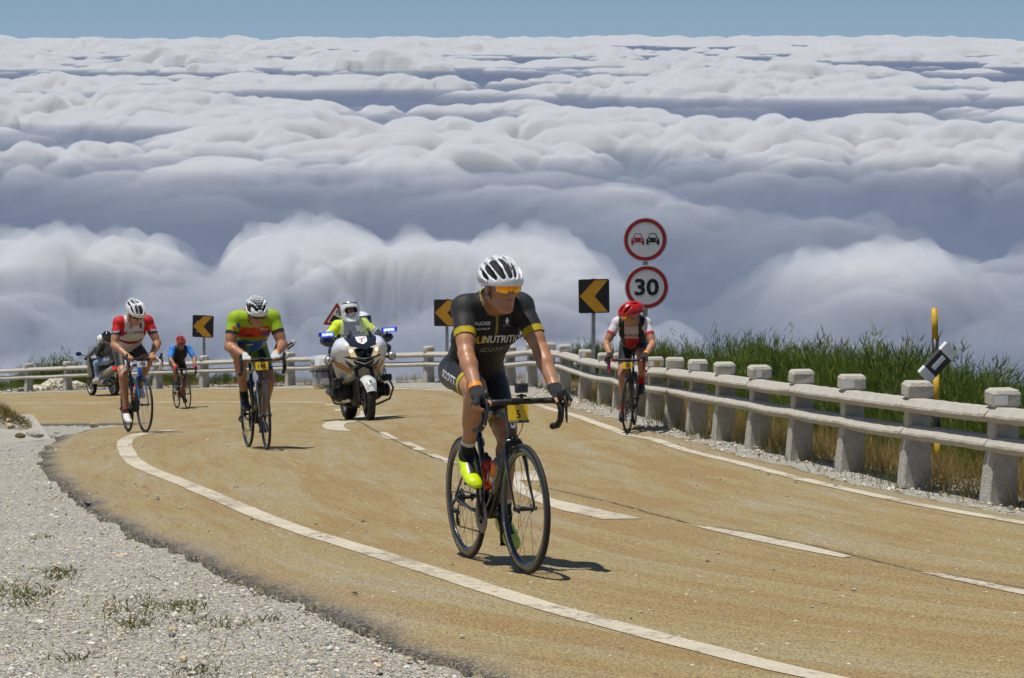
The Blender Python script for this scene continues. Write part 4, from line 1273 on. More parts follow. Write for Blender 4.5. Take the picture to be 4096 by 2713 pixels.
def crumbs():
    rng = np.random.default_rng(33)
    P = []
    for u, v, n, s in ((2900, 1800, 110, .6), (3300, 1925, 60, .7), (2720, 1745, 60, .5), (250, 1800, 160, .9), (650, 2150, 40, 1.2), (380, 1980, 60, .8), (2300, 2300, 40, 1.6)):
        P.append(hit(u, v) + rng.normal(0, s, (n, 2)))
    stone_field('road_crumbs', np.vstack(P), (.006, .02), 'dark crumbs scattered on the road', 7, zf=lambda x, y: S(x, y) + .016, weights=(.05, .03, .25, .25, .12, .30))
crumbs()
def rock_mesh(seed, m):
    """a boulder with chipped faces"""
    rng = np.random.default_rng(seed)
    v, f = ico()
    for _ in range(3):
        nv = list(v); cache = {}; nf = []
        def mid(a, b):
            k = (min(a, b), max(a, b))
            if k not in cache:
                p = (nv[a] + nv[b]); nv.append(p / np.linalg.norm(p)); cache[k] = len(nv) - 1
            return cache[k]
        for a, b, c in f:
            ab, bc, ca = mid(a, b), mid(b, c), mid(c, a)
            nf += [(a, ab, ca), (ab, b, bc), (ca, bc, c), (ab, bc, ca)]
        v, f = np.array(nv), np.array(nf)
    for _ in range(14):
        d = rng.normal(size=3); d /= np.linalg.norm(d); c = rng.uniform(.62, .95)
        over = np.maximum(v @ d - c, 0); v = v - over[:, None] * d * .9
    v = v * (1 + .06 * rng.normal(size=(len(v), 1)))
    return np_mesh('rock', v, f, m, False)
M_ROCK = mat('granite_rock', (0.42, 0.33, 0.21), .9, var=.35, scale=9, bump=.5, dirt=(.2, .17, .12, .6))
M_ROCK2 = mat('grey_rock', (0.46, 0.42, 0.35), .9, var=.3, scale=9, bump=.5, dirt=(.25, .2, .13, .6))
def rock(u, v, d, w, h, label, seed, m=None):
    q = hit(u, v + 8); p = np.r_[q, S(*q) + h * .42]; z = p[2]
    o = link('rock', rock_mesh(seed, m or M_ROCK)); o.location = (p[0], p[1], p[2] if d < 34 else z)
    w, h = w * KD, h * KD; o.scale = (w / 2, w * .4, h / 2); o.rotation_euler = (random.uniform(-.2, .2), random.uniform(-.2, .2), random.uniform(0, 1))
    tag(o, label, 'rock', 'rocks lying along the inner verge')
rock(375, 1703, -1, .155, .095, 'tan boulder alone on the inner road edge, left of the red and white cyclist', 1)
rock(82, 1743, -1, .13, .060, 'dark brown rock at the foot of the concrete apron, left one of two', 2, mat('dark_rock', (0.20, 0.14, 0.07), .9, var=.4, scale=9, bump=.5))
rock(140, 1738, -1, .19, .075, 'pale chunky rock at the foot of the concrete apron, right one of two', 3, M_ROCK2)
rock(228, 1727, -1, .10, .040, 'small flat rock just right of the concrete apron', 4, M_ROCK2)
rock(330, 1700, -1, .05, .03, 'very small stone beside the tan boulder', 5, M_ROCK2)
# concrete apron and the bank above it at the left edge
M_APRON = mat('smooth_concrete', (0.40, 0.375, 0.325), .9, var=.10, scale=3, bump=.25, bscale=70, dirt=(.27, .25, .2, .5))
def apron():
    C2, D2 = hit(207, 1740), hit(-260, 1778)
    C_, D_ = np.r_[C2, S(*C2) - .06], np.r_[D2, S(*D2) - .06]
    kd = np.linalg.norm(C2) / KD
    A, B = PW(-260, 1628, kd + 1.7), PW(132, 1660, kd + 1.5)
    c = (A + B + C_ + D_) / 4
    t = tag(empty('concrete_apron', tuple(c)), 'smooth grey concrete drain apron at the left edge inside the bend', 'drain apron')
    top = [Vector(p - c) for p in (A, B, C_, D_)]
    low = [p + Vector((0, .05, -.5)) for p in top]
    mb = MB(); mb.add(top + low, [(0, 3, 2, 1), (4, 5, 6, 7), (0, 1, 5, 4), (1, 2, 6, 5), (2, 3, 7, 6), (3, 0, 4, 7)])
    mb.build('slab', M_APRON, t)
apron()
def bank():
    _h = hit(100, 1755)
    q0 = PW(-10, 1642, np.linalg.norm(_h) / KD + 2.1); c0 = np.array([q0[0], q0[1], float(S(q0[0], q0[1]))])
    rng = np.random.default_rng(4)
    xs = np.linspace(-3.0, .55, 60); ys = np.linspace(-.6, 1.0, 40)
    X, Y = np.meshgrid(xs, ys)
    def shape(X, Y): return np.clip((.55 - X) / .9, 0, 1) ** .7 * np.clip((Y + .6) / .35, 0, 1) ** .6 * np.clip((1.0 - Y) / .6, 0, 1) ** .8
    Z = shape(X, Y) * (.60 + .12 * fbm(X * 1.5, Y * 1.5, 4, 2)) + .02 * fbm(X * 6, Y * 6, 3, 5) - .04
    V = np.stack([X + c0[0], Y + c0[1], Z + S(X + c0[0], Y + c0[1])], -1).reshape(-1, 3)
    n = np.arange(X.size).reshape(X.shape)
    Q = np.stack([n[:-1, :-1], n[:-1, 1:], n[1:, 1:], n[1:, :-1]], -1).reshape(-1, 4)
    tag(link('earth_bank', np_mesh('earth_bank', V, Q, M_GRAVEL)), 'low rubble bank above the concrete apron', kind='structure')
    f = lambda x, y: S(x, y) + shape(x - c0[0], y - c0[1]) * .60 - .04
    P = np.c_[rng.uniform(-1.4, .45, 420) + c0[0], rng.uniform(-.5, .5, 420) + c0[1]]
    stone_field('bank_rubble', P, (.012, .06), 'rubble on the bank above the concrete apron', 12, zf=f)
    for nm, m, n_, hg, sd, lab in (('bank_grass', M_GRN, 1500, (.02, .09), 5, 'green tufts on the bank above the concrete apron'), ('bank_dry_grass', M_DRY, 700, (.04, .13), 6, 'dry grass on the bank above the concrete apron')):
        r2 = np.random.default_rng(sd)
        p = np.c_[c0[0] + r2.normal(.10, .22, n_), c0[1] + r2.normal(-.22, .14, n_)]
        base = np.c_[p, f(p[:, 0], p[:, 1]) - .01]
        h = r2.uniform(*hg, n_)
        tip = base + np.c_[r2.normal(0, .4, n_) * h, r2.normal(0, .4, n_) * h, h]
        tag(link(nm, ribbon_mesh(nm, [ribbons(base, tip, r2.uniform(.004, .009, n_), r2.normal(0, .1, n_) * h, r2.uniform(0, 1, n_), 2)], m)), lab, 'grass', kind='stuff')
bank()
def rubble_heap():
    # spoil heap behind the far left guard rail
    c = PW(215, 1560, 70.6)
    rng = np.random.default_rng(14)
    n = 900
    x = rng.normal(0, .55, n); y = rng.normal(0, .3, n)
    hgt = lambda x, y: .40 * np.exp(-((x - .1) / .36) ** 2 - (y / .5) ** 2) + .26 * np.exp(-((x - .75) / .35) ** 2 - (y / .5) ** 2) + .14 * np.exp(-((x + .6) / .5) ** 2 - (y / .5) ** 2)
    P = np.c_[x + c[0], y + c[1]]
    stone_field('rubble_heap', P, (.03, .10), 'heap of pale rubble behind the far left guard rail', 15, zf=lambda a, b: c[2] + hgt(a - c[0], b - c[1]) - .05, weights=(.5, .3, .15, .02, .03, 0))
    xs = np.linspace(-1.6, 1.6, 40); ys = np.linspace(-.8, .8, 20); X, Y = np.meshgrid(xs, ys)
    V = np.stack([X + c[0], Y + c[1], hgt(X, Y) + c[2] - .08], -1).reshape(-1, 3); k = np.arange(X.size).reshape(X.shape)
    Q = np.stack([k[:-1, :-1], k[:-1, 1:], k[1:, 1:], k[1:, :-1]], -1).reshape(-1, 4)
    tag(link('rubble_mound', np_mesh('rubble_mound', V, Q, M_GRAVEL)), 'mound of pale rubble under the loose stones', kind='structure')
rubble_heap()
# ================================================================== bicycles
M_TYRE = mat('tyre_rubber', (0.016, 0.016, 0.017), .75, var=.25, scale=30)
M_CARB = mat('black_carbon', (0.014, 0.014, 0.015), .28, coat=.5, var=.2, scale=10)
M_MATT = mat('matt_black', (0.02, 0.02, 0.021), .55, var=.2, scale=20)
M_ALLOY = mat('brushed_alloy', (0.42, 0.42, 0.43), .35, .9, var=.15)
M_STEELD = mat('dark_steel', (0.10, 0.10, 0.105), .38, .9, var=.2)
M_SPOKE = mat('spoke_steel', (0.22, 0.22, 0.23), .35, .8)
M_TAPEB = mat('black_bar_tape', (0.022, 0.022, 0.024), .7, var=.25, scale=60, bump=.3)
M_TAPEW = mat('white_bar_tape', (0.72, 0.72, 0.70), .6, var=.08, scale=60, bump=.3)
M_TAPEP = mat('pink_bar_tape', (0.55, 0.02, 0.13), .6, var=.1, scale=60, bump=.3)
M_RUB = mat('hood_rubber', (0.025, 0.025, 0.026), .5, var=.2, scale=40)
M_PLY = mat('yellow_number_card', (0.78, 0.50, 0.012), .45, var=.05, scale=8)
M_PLW = mat('white_number_card', (0.78, 0.78, 0.77), .45, var=.04, scale=8)
M_INK = mat('black_ink', (0.012, 0.012, 0.012), .5)
M_WINK = mat('white_ink', (0.72, 0.73, 0.74), .5)
M_GINK = mat('grey_ink', (0.30, 0.33, 0.36), .4)
WR, WB = .335, .985
WHEEL_CACHE = {}
def wheel_meshes(depth, nsp, mrim):
    k = (depth, nsp, mrim.name)
    if k in WHEEL_CACHE: return WHEEL_CACHE[k]
    ro = WR - .018; ri = ro - depth
    rim = MB().lathe([(ro, -.0105), (ro - .002, -.0125), (ro - depth * .45, -.0128), (ri + .004, -.007), (ri, 0), (ri + .004, .007), (ro - depth * .45, .0128), (ro - .002, .0125), (ro, .0105), (ro - .006, 0), (ro, -.0105)], axis='y', n=56).mesh('wheel', mrim)
    tyre = MB().lathe([(ro - .001, -.0095), (ro + .004, -.0125), (ro + .010, -.0118), (ro + .0155, -.0075), (ro + .0178, 0), (ro + .0155, .0075), (ro + .010, .0118), (ro + .004, .0125), (ro - .001, .0095), (ro - .001, -.0095)], axis='y', n=56).mesh('tyre', M_TYRE)
    hub = MB().lathe([(.0, -.060), (.008, -.060), (.009, -.050), (.022, -.038), (.023, -.034), (.012, -.028), (.012, .028), (.023, .034), (.022, .038), (.009, .050), (.008, .060), (0, .060)], axis='y', n=16).mesh('hub', M_MATT)
    sp = MB().tube([(0, .0, .020), (0, 0, ri + .006)], .0013, 4, cap=False).mesh('spoke', M_SPOKE)
    WHEEL_CACHE[k] = (rim, tyre, hub, sp)
    return WHEEL_CACHE[k]
def make_wheel(parent, M_, depth, nsp, mrim):
    rim, tyre, hub, sp = wheel_meshes(depth, nsp, mrim)
    w = link('wheel', rim, parent); w.matrix_local = M_
    link('tyre', tyre, w); link('hub', hub, w)
    for i in range(nsp):
        s = link('spoke', sp, w)
        a = 2 * math.pi * i / nsp
        side = 1 if i % 2 else -1
        lean = .030 / .26 * -side; cr = .085 * (1 if (i // 2) % 2 else -1)
        s.matrix_local = Matrix.Rotation(a, 4, 'Y') @ Matrix.Translation((0, side * .030, 0)) @ Matrix.Rotation(-lean, 4, 'X') @ Matrix.Translation((0, 0, .022)) @ Matrix.Rotation(cr, 4, 'Y') @ Matrix.Translation((0, 0, -.022))
    return w
def rim_text(parent, txt, rad, h, a0, y, m, flip=1, name='decal'):
    """lettering bent round a rim; a0 = angle of its middle"""
    V, F = text_geo(txt, h, .03)
    P = []
    for x, yy in V:
        a = a0 - flip * x * 1.25 / rad
        r = rad + yy * 1.0
        P.append((r * math.cos(a), y, r * math.sin(a)))
    me = bpy.data.meshes.new(name); me.from_pydata(P, [], F); me.materials.append(m); me.update()
    return link(name, me, parent)
def bike_frame_matrix(pr, pf, lean=0.0):
    """bike axes from rear and front ground contact; origin under the rear axle"""
    pr, pf = Vector(pr), Vector(pf)
    for p in (pr, pf): p.z = float(S(p.x, p.y)) + .013
    X = (pf - pr).normalized(); Y = Vector((0, 0, 1)).cross(X).normalized(); Z = X.cross(Y)
    c = (pr + pf) / 2 - X * WB / 2
    return Matrix.Translation(c) @ Matrix(((X.x, Y.x, Z.x, 0), (X.y, Y.y, Z.y, 0), (X.z, Y.z, Z.z, 0), (0, 0, 0, 1))) @ Matrix.Rotation(lean, 4, 'X')
BB = Vector((.408, 0, .270)); HT0 = Vector((.832, 0, .700)); HT1 = Vector((.790, 0, .838)); FA = Vector((WB, 0, WR)); RA = Vector((0, 0, WR))
STEMC = Vector((.892, 0, .882)); SADDLE = Vector((.185, 0, .985))
def steer_matrix(ang):
    return Matrix.Translation(HT0) @ Matrix.Rotation(ang, 4, (HT1 - HT0).normalized()) @ Matrix.Translation(-HT0)
def bicycle(label, M_, steer=0.0, crank=0.0, frame=None, fork=None, tape=None, rim=None, depth=.026, nsp=20, plate=None, logos=True, group='racing bicycles', tapered=True, cable=True, saddle=None, hoodm=None, groupm=None, accent=None, disc=False):
    """road bike, x forward, y left; crank = angle of the RIGHT crank above straight ahead"""
    frame = frame or M_CARB; fork = fork or frame; tape = tape or M_TAPEB; rim = rim or M_CARB; hoodm = hoodm or M_RUB; groupm = groupm or M_MATT
    t = tag(empty('bicycle'), label, 'bicycle', group)
    t.matrix_world = M_
    Ms = steer_matrix(steer)
    # --- frame
    st_top = BB + (SADDLE - BB).normalized() * .52
    f = MB()
    f.tube([HT0 + Vector((-.004, 0, .02)), (HT0 + BB) / 2 + Vector((0, 0, .0)), BB + Vector((.0, 0, .0))], [.027, .030, .033], 14, flat=.92)      # down tube
    f.tube([HT1 + Vector((.004, 0, -.03)), HT1 * .5 + st_top * .5 + Vector((0, 0, .012)), st_top + Vector((.01, 0, -.02))], [.022, .019, .016], 12, flat=1.05)
    f.tube([BB, BB * .4 + st_top * .6, st_top], [.022, .019, .018], 12, flat=.85)
    f.tube([HT0 + Vector((.006, 0, -.02)), HT0 * .5 + HT1 * .5, HT1 + Vector((-.004, 0, .01))], [.027, .023, .025], 14)
    f.lathe([(.0, -.043), (.026, -.043), (.026, .043), (0, .043)], tuple(BB), 'y', 18)
    for s in (-1, 1):
        f.tube([BB + Vector((-.02, s * .022, 0)), BB * .55 + RA * .45 + Vector((0, s * .045, -.012)), RA + Vector((.01, s * .062, 0))], [.016, .011, .009], 8, flat=.8)
        ss = BB + (SADDLE - BB).normalized() * .44
        f.tube([ss + Vector((-.005, s * .012, 0)), ss * .5 + RA * .5 + Vector((.01, s * .040, .0)), RA + Vector((.004, s * .062, .008))], [.011, .008, .007], 8, flat=.8)
    fr = f.build('frame', frame, t)
    MB().tube([st_top - (SADDLE - BB).normalized() * .04, SADDLE + Vector((0, 0, -.045))], .0137, 12).build('seatpost', M_CARB, t)
    # --- saddle: long nose, wide tail
    sm = MB(); n = 12
    prof = [(-.135, .060, .012), (-.115, .070, .016), (-.06, .064, .010), (0, .040, .004), (.06, .024, .003), (.11, .020, .000), (.135, .012, -.006)]
    vs, fs = [], []
    for (x, w, z) in prof:
        for j in range(n):
            a = 2 * math.pi * j / n
            vs.append((SADDLE.x + x, w * math.cos(a), SADDLE.z - .018 + z + .016 * math.sin(a) * (1 if math.sin(a) > 0 else 1.2)))
    for i in range(len(prof) - 1):
        for j in range(n):
            j2 = (j + 1) % n; fs.append((i * n + j, i * n + j2, (i + 1) * n + j2, (i + 1) * n + j))
    fs += [tuple(range(n - 1, -1, -1)), tuple((len(prof) - 1) * n + j for j in range(n))]
    sm.add(vs, fs, True); sm.tube([SADDLE + Vector((-.09, 0, -.04)), SADDLE + Vector((.0, 0, -.05)), SADDLE + Vector((.08, 0, -.03))], .006, 6)
    sm.build('saddle', saddle or M_MATT, t)
    # --- fork, headset, stem (steered)
    fk = MB(); fk.T = Ms
    crown = HT0 + (HT0 - HT1).normalized() * .035
    fk.tube([HT0 + (HT0 - HT1) * .05, crown], [.026, .028], 14)
    fk.tube([crown + Vector((0, -.045, -.02)), crown + Vector((0, -.03, .004)), crown + Vector((0, .03, .004)), crown + Vector((0, .045, -.02))], [.016, .022, .022, .016], 10)
    for s in (-1, 1):
        mid = crown * .45 + FA * .55 + Vector((-.014, s * .053, 0))
        fk.tube([crown + Vector((0, s * .040, 0)), crown * .75 + FA * .25 + Vector((-.008, s * .052, 0)), mid, FA + Vector((0, s * .054, .0))], [.017, .016, .012, .008], 10, flat=.62, up=(1, 0, 0))
        fk.lathe([(0, -.006), (.011, -.006), (.011, .006), (0, .006)], tuple(FA + Vector((0, s * .058, 0))), 'y', 10)
    fko = fk.build('fork', fork, t)
    stm = MB(); stm.T = Ms
    top = HT1 + (HT1 - HT0).normalized() * .035
    stm.tube([HT1, top + (HT1 - HT0).normalized() * .015], .018, 14)
    stm.tube([top, STEMC], [.018, .019], 12)
    stm.box(tuple(STEMC), (.036, .045, .040), bev=.008)
    stm.build('stem', M_MATT, t)
    # --- handlebar
    C = STEMC
    hb = MB(); hb.T = Ms
    half = [(C.x, .0, C.z), (C.x, .10, C.z), (C.x, .155, C.z), (C.x + .014, .190, C.z), (C.x + .055, .206, C.z - .002), (C.x + .092, .210, C.z - .018), (C.x + .106, .210, C.z - .055), (C.x + .090, .210, C.z - .100), (C.x + .045, .212, C.z - .128), (C.x - .028, .214, C.z - .136)]
    hb.tube([(x, -y, z) for x, y, z in half[:3]][::-1] + half[1:3], .0150, 12)
    hbo = hb.build('handlebar', M_MATT, t)
    for s in (-1, 1):
        m = MB(); m.T = Ms
        m.tube([(x, s * y, z) for x, y, z in half[2:]], [.0165] * 7 + [.0172], 12)
        m.ball((half[-1][0], s * half[-1][1], half[-1][2]), .0175, 10, 6)
        m.build('bar_tape', tape, hbo)
        m = MB(); m.T = Ms
        m.tube([(C.x + .055, s * .207, C.z + .002), (C.x + .090, s * .211, C.z + .010), (C.x + .122, s * .212, C.z + .026), (C.x + .140, s * .212, C.z + .052), (C.x + .140, s * .212, C.z + .068)], [.019, .0205, .0195, .0165, .010], 12, flat=.85)
        m.build('brake_hood', hoodm, hbo)
        m = MB(); m.T = Ms
        m.tube([(C.x + .140, s * .213, C.z + .030), (C.x + .160, s * .214, C.z + .000), (C.x + .160, s * .216, C.z - .045), (C.x + .146, s * .222, C.z - .092), (C.x + .140, s * .226, C.z - .108)], [.011, .012, .011, .009, .006], 8, flat=.6, up=(1, 0, 0))
        lv = m.build('brake_lever', groupm, hbo)
        m = MB(); m.T = Ms; m.ball((C.x + .139, s * .2262, C.z - .110), .0068, 8, 6); m.build('lever_tip', M_ALLOY, lv)
    if cable:
        m = MB(); m.T = Ms
        for s in (-1, 1):
            m.tube([(C.x - .005, s * .05, C.z - .012), (C.x + .012, s * .045, C.z - .07), (C.x + .0, s * .030, C.z - .14), (C.x - .050, s * .018, C.z - .20)], .0022, 6)
        m.build('cable', M_BLPL, t)
    # --- wheels
    mw = Ms @ Matrix.Translation(FA)
    wf = make_wheel(t, mw, depth, nsp, rim); wr = make_wheel(t, Matrix.Translation(RA), depth, nsp, rim)
    # --- brakes
    for (pos, Mx, vec) in ((crown + Vector((.030, 0, -.012)), Ms, 1), (BB + (SADDLE - BB).normalized() * .40 + Vector((-.045, 0, .0)), Matrix.Identity(4), -1)):
        m = MB(); m.T = Mx
        m.tube([pos + Vector((-.01 * vec, 0, .01)), pos + Vector((.006 * vec, 0, .004))], .008, 8)
        for s in (-1, 1):
            m.tube([pos + Vector((0, 0, .012)), pos + Vector((.004 * vec, s * .030, .010)), pos + Vector((.004 * vec, s * .036, -.020)), pos + Vector((0, s * .020, -.045))], [.008, .009, .008, .005], 8)
        m.build('brake_caliper', groupm, t)
    # --- drivetrain
    cr = MB()
    cr.lathe([(.050, -.0495), (.094, -.0495), (.101, -.048), (.101, -.046), (.094, -.0445), (.050, -.0445), (.050, -.0495)], tuple(BB), 'y', 48)
    cr.lathe([(.040, -.0420), (.070, -.0420), (.074, -.0405), (.070, -.0395), (.040, -.0395), (.040, -.0420)], tuple(BB), 'y', 40)
    for k in range(4):
        a = crank + R(45 + 90 * k); cr.tube([BB + Vector((0, -.045, 0)), BB + Vector((.078 * math.cos(a), -.046, .078 * math.sin(a)))], [.014, .009], 6, flat=.5)
    cro = cr.build('chainring', M_STEELD, t)
    ped = []
    for s, a in ((-1, crank), (1, crank + math.pi)):
        e = BB + Vector((.172 * math.cos(a), 0, .172 * math.sin(a)))
        m = MB(); m.tube([BB + Vector((0, s * .052, 0)), BB * .5 + e * .5 + Vector((0, s * .066, 0)), e + Vector((0, s * .070, 0))], [.017, .013, .013], 10, flat=.7)
        m.build('crank_arm', groupm, t)
        m = MB(); c = e + Vector((0, s * .108, 0))
        m.tube([e + Vector((0, s * .062, 0)), e + Vector((0, s * .14, 0))], .007, 8); m.box(tuple(c), (.075, .055, .016), bev=.005)
        m.build('pedal', M_MATT, t); ped.append(c)
    cs = MB()
    for k in range(9): cs.lathe([(.012, -.020 - .0036 * k), (.050 - .0032 * k, -.020 - .0036 * k), (.050 - .0032 * k, -.0216 - .0036 * k), (.012, -.0216 - .0036 * k)], tuple(RA), 'y', 26)
    cs.build('cassette', M_STEELD, t)
    dr = MB()
    j1, j2 = RA + Vector((.012, -.052, -.075)), RA + Vector((-.002, -.050, -.135))
    dr.tube([RA + Vector((-.008, -.062, -.012)), RA + Vector((-.028, -.080, -.045)), RA + Vector((.0, -.068, -.072)), j1], [.009, .015, .014, .010], 8)
    for j in (j1, j2): dr.lathe([(0, -.004), (.020, -.004), (.020, .004), (0, .004)], tuple(j), 'y', 14)
    dr.tube([j1 + Vector((0, -.007, 0)), j2 + Vector((0, -.007, 0))], .011, 6, flat=.4)
    dr.tube([RA + Vector((-.03, -.07, -.05)), RA + Vector((-.075, -.06, -.03)), RA + Vector((-.06, -.055, .03)), RA + Vector((.02, -.05, .03))], .0024, 6)
    dr.build('rear_derailleur', groupm, t)
    ch = MB()
    T1 = BB + Vector((-.01, -.046, .100)); T2 = RA + Vector((.0, -.040, .042)); B1 = BB + Vector((-.03, -.046, -.096)); B2 = j2 + Vector((.012, 0, -.020))
    ch.tube([T2, T1], .0042, 6, flat=.8); ch.tube([B1, B2], .0042, 6, flat=.8)
    ch.tube([RA + Vector((.042, -.040, .0)), j1 + Vector((-.018, 0, 0)), j2 + Vector((.020, 0, .0))], .0042, 6, flat=.8)
    ch.build('chain', M_STEELD, t)
    # --- number card and computer
    if plate:
        txt, pm, w, h, style = plate
        pc = Ms @ Matrix.Translation((C.x + .034, 0, C.z - .062)) @ Euler((math.pi / 2, 0, math.pi / 2)).to_matrix().to_4x4() @ Matrix.Rotation(R(-8), 4, 'X')
        po = MB().prism(rounded(w, h, .006), .0016, pc @ Matrix.Translation((0, 0, -.0016))).build('number_card', pm, t)
        flat_text('numeral', txt, h * (.62 if style else .72), pc @ Matrix.Translation((0, h * (-.02 if style else .0), .0012)), M_INK, po, bold=.012, sx=1.0)
        if style:
            MB().prism([(-w / 2, -h * .5), (w / 2, -h * .5), (w / 2, -h * .36), (-w / 2, -h * .36)], .0008, pc @ Matrix.Translation((0, 0, .0006))).build('printed_strip', M_INK, po)
            flat_text('sponsor_text', 'NUTRITION', h * .10, pc @ Matrix.Translation((-w * .25, -h * .43, .002)), M_WINK, po)
            flat_text('sponsor_text', 'SCOTT', h * .10, pc @ Matrix.Translation((w * .27, -h * .43, .002)), M_WINK, po)
        m = MB(); m.T = Ms; m.box((C.x + .03, 0, C.z + .012), (.07, .048, .016), bev=.005); m.build('bike_computer', M_BLPL, t)
    for q, (a, b) in enumerate(((BB + (HT0 - BB) * .42, HT0 - BB), (BB + (SADDLE - BB) * .26, SADDLE - BB))):
        b = b.normalized(); nrm = Vector((-b.z, 0, b.x)) if q == 0 else Vector((b.z, 0, -b.x))
        cg = MB()
        for s in (-1, 1):
            o_ = a + nrm * .035
            cg.tube([o_ - b * .07, o_ - b * .07 + nrm * .02 + Vector((0, s * .036, 0)), o_ + b * .05 + nrm * .04 + Vector((0, s * .038, 0)), o_ + b * .05 + nrm * .075]
                    if s else [], .003, 6)
        cg.tube([a + nrm * .032 - b * .07, a + nrm * .032 + b * .06], .006, 6)
        cg.build('bottle_cage', M_MATT, t)
    return dict(root=t, M=M_, Ms=Ms, pedals=ped, crank=crank, frame=fr, wf=wf, wr=wr, fork=fko, C=C)
def bottle(bike, which, mats, label, texts=None, scale=1.0):
    """bidon in a cage: own thing, standing in the bike's frame"""
    if which == 0: a, b = BB + (HT0 - BB) * .42, (HT0 - BB).normalized(); nrm = Vector((-b.z, 0, b.x))
    else: a, b = BB + (SADDLE - BB) * .26, (SADDLE - BB).normalized(); nrm = Vector((b.z, 0, -b.x))
    c = a + nrm * .072 - b * .075
    X = nrm; Y = b.cross(X); 
    Ml = Matrix.Translation(c) @ Matrix(((X.x, Y.x, b.x, 0), (X.y, Y.y, b.y, 0), (X.z, Y.z, b.z, 0), (0, 0, 0, 1)))
    t = tag(empty('water_bottle'), label, 'bottle', 'water bottles on the bicycles')
    t.matrix_world = bike['M'] @ Ml
    r = .0365
    MB().lathe([(0, 0), (r * .93, 0), (r, .006), (r, .085), (r * .90, .095), (r * .90, .110), (r, .120), (r, .138), (r * .8, .150), (r * .66, .154)], n=22).build('body', mats[0], t)
    MB().lathe([(r * .72, .152), (r * .74, .166), (r * .62, .172), (.016, .180), (.012, .184), (.012, .192), (.008, .200), (0, .201)], n=20).build('cap', mats[1], t)
    if len(mats) > 2: MB().lathe([(r * 1.012, .03), (r * 1.012, .06)], n=22).build('band', mats[2], t)
    return t
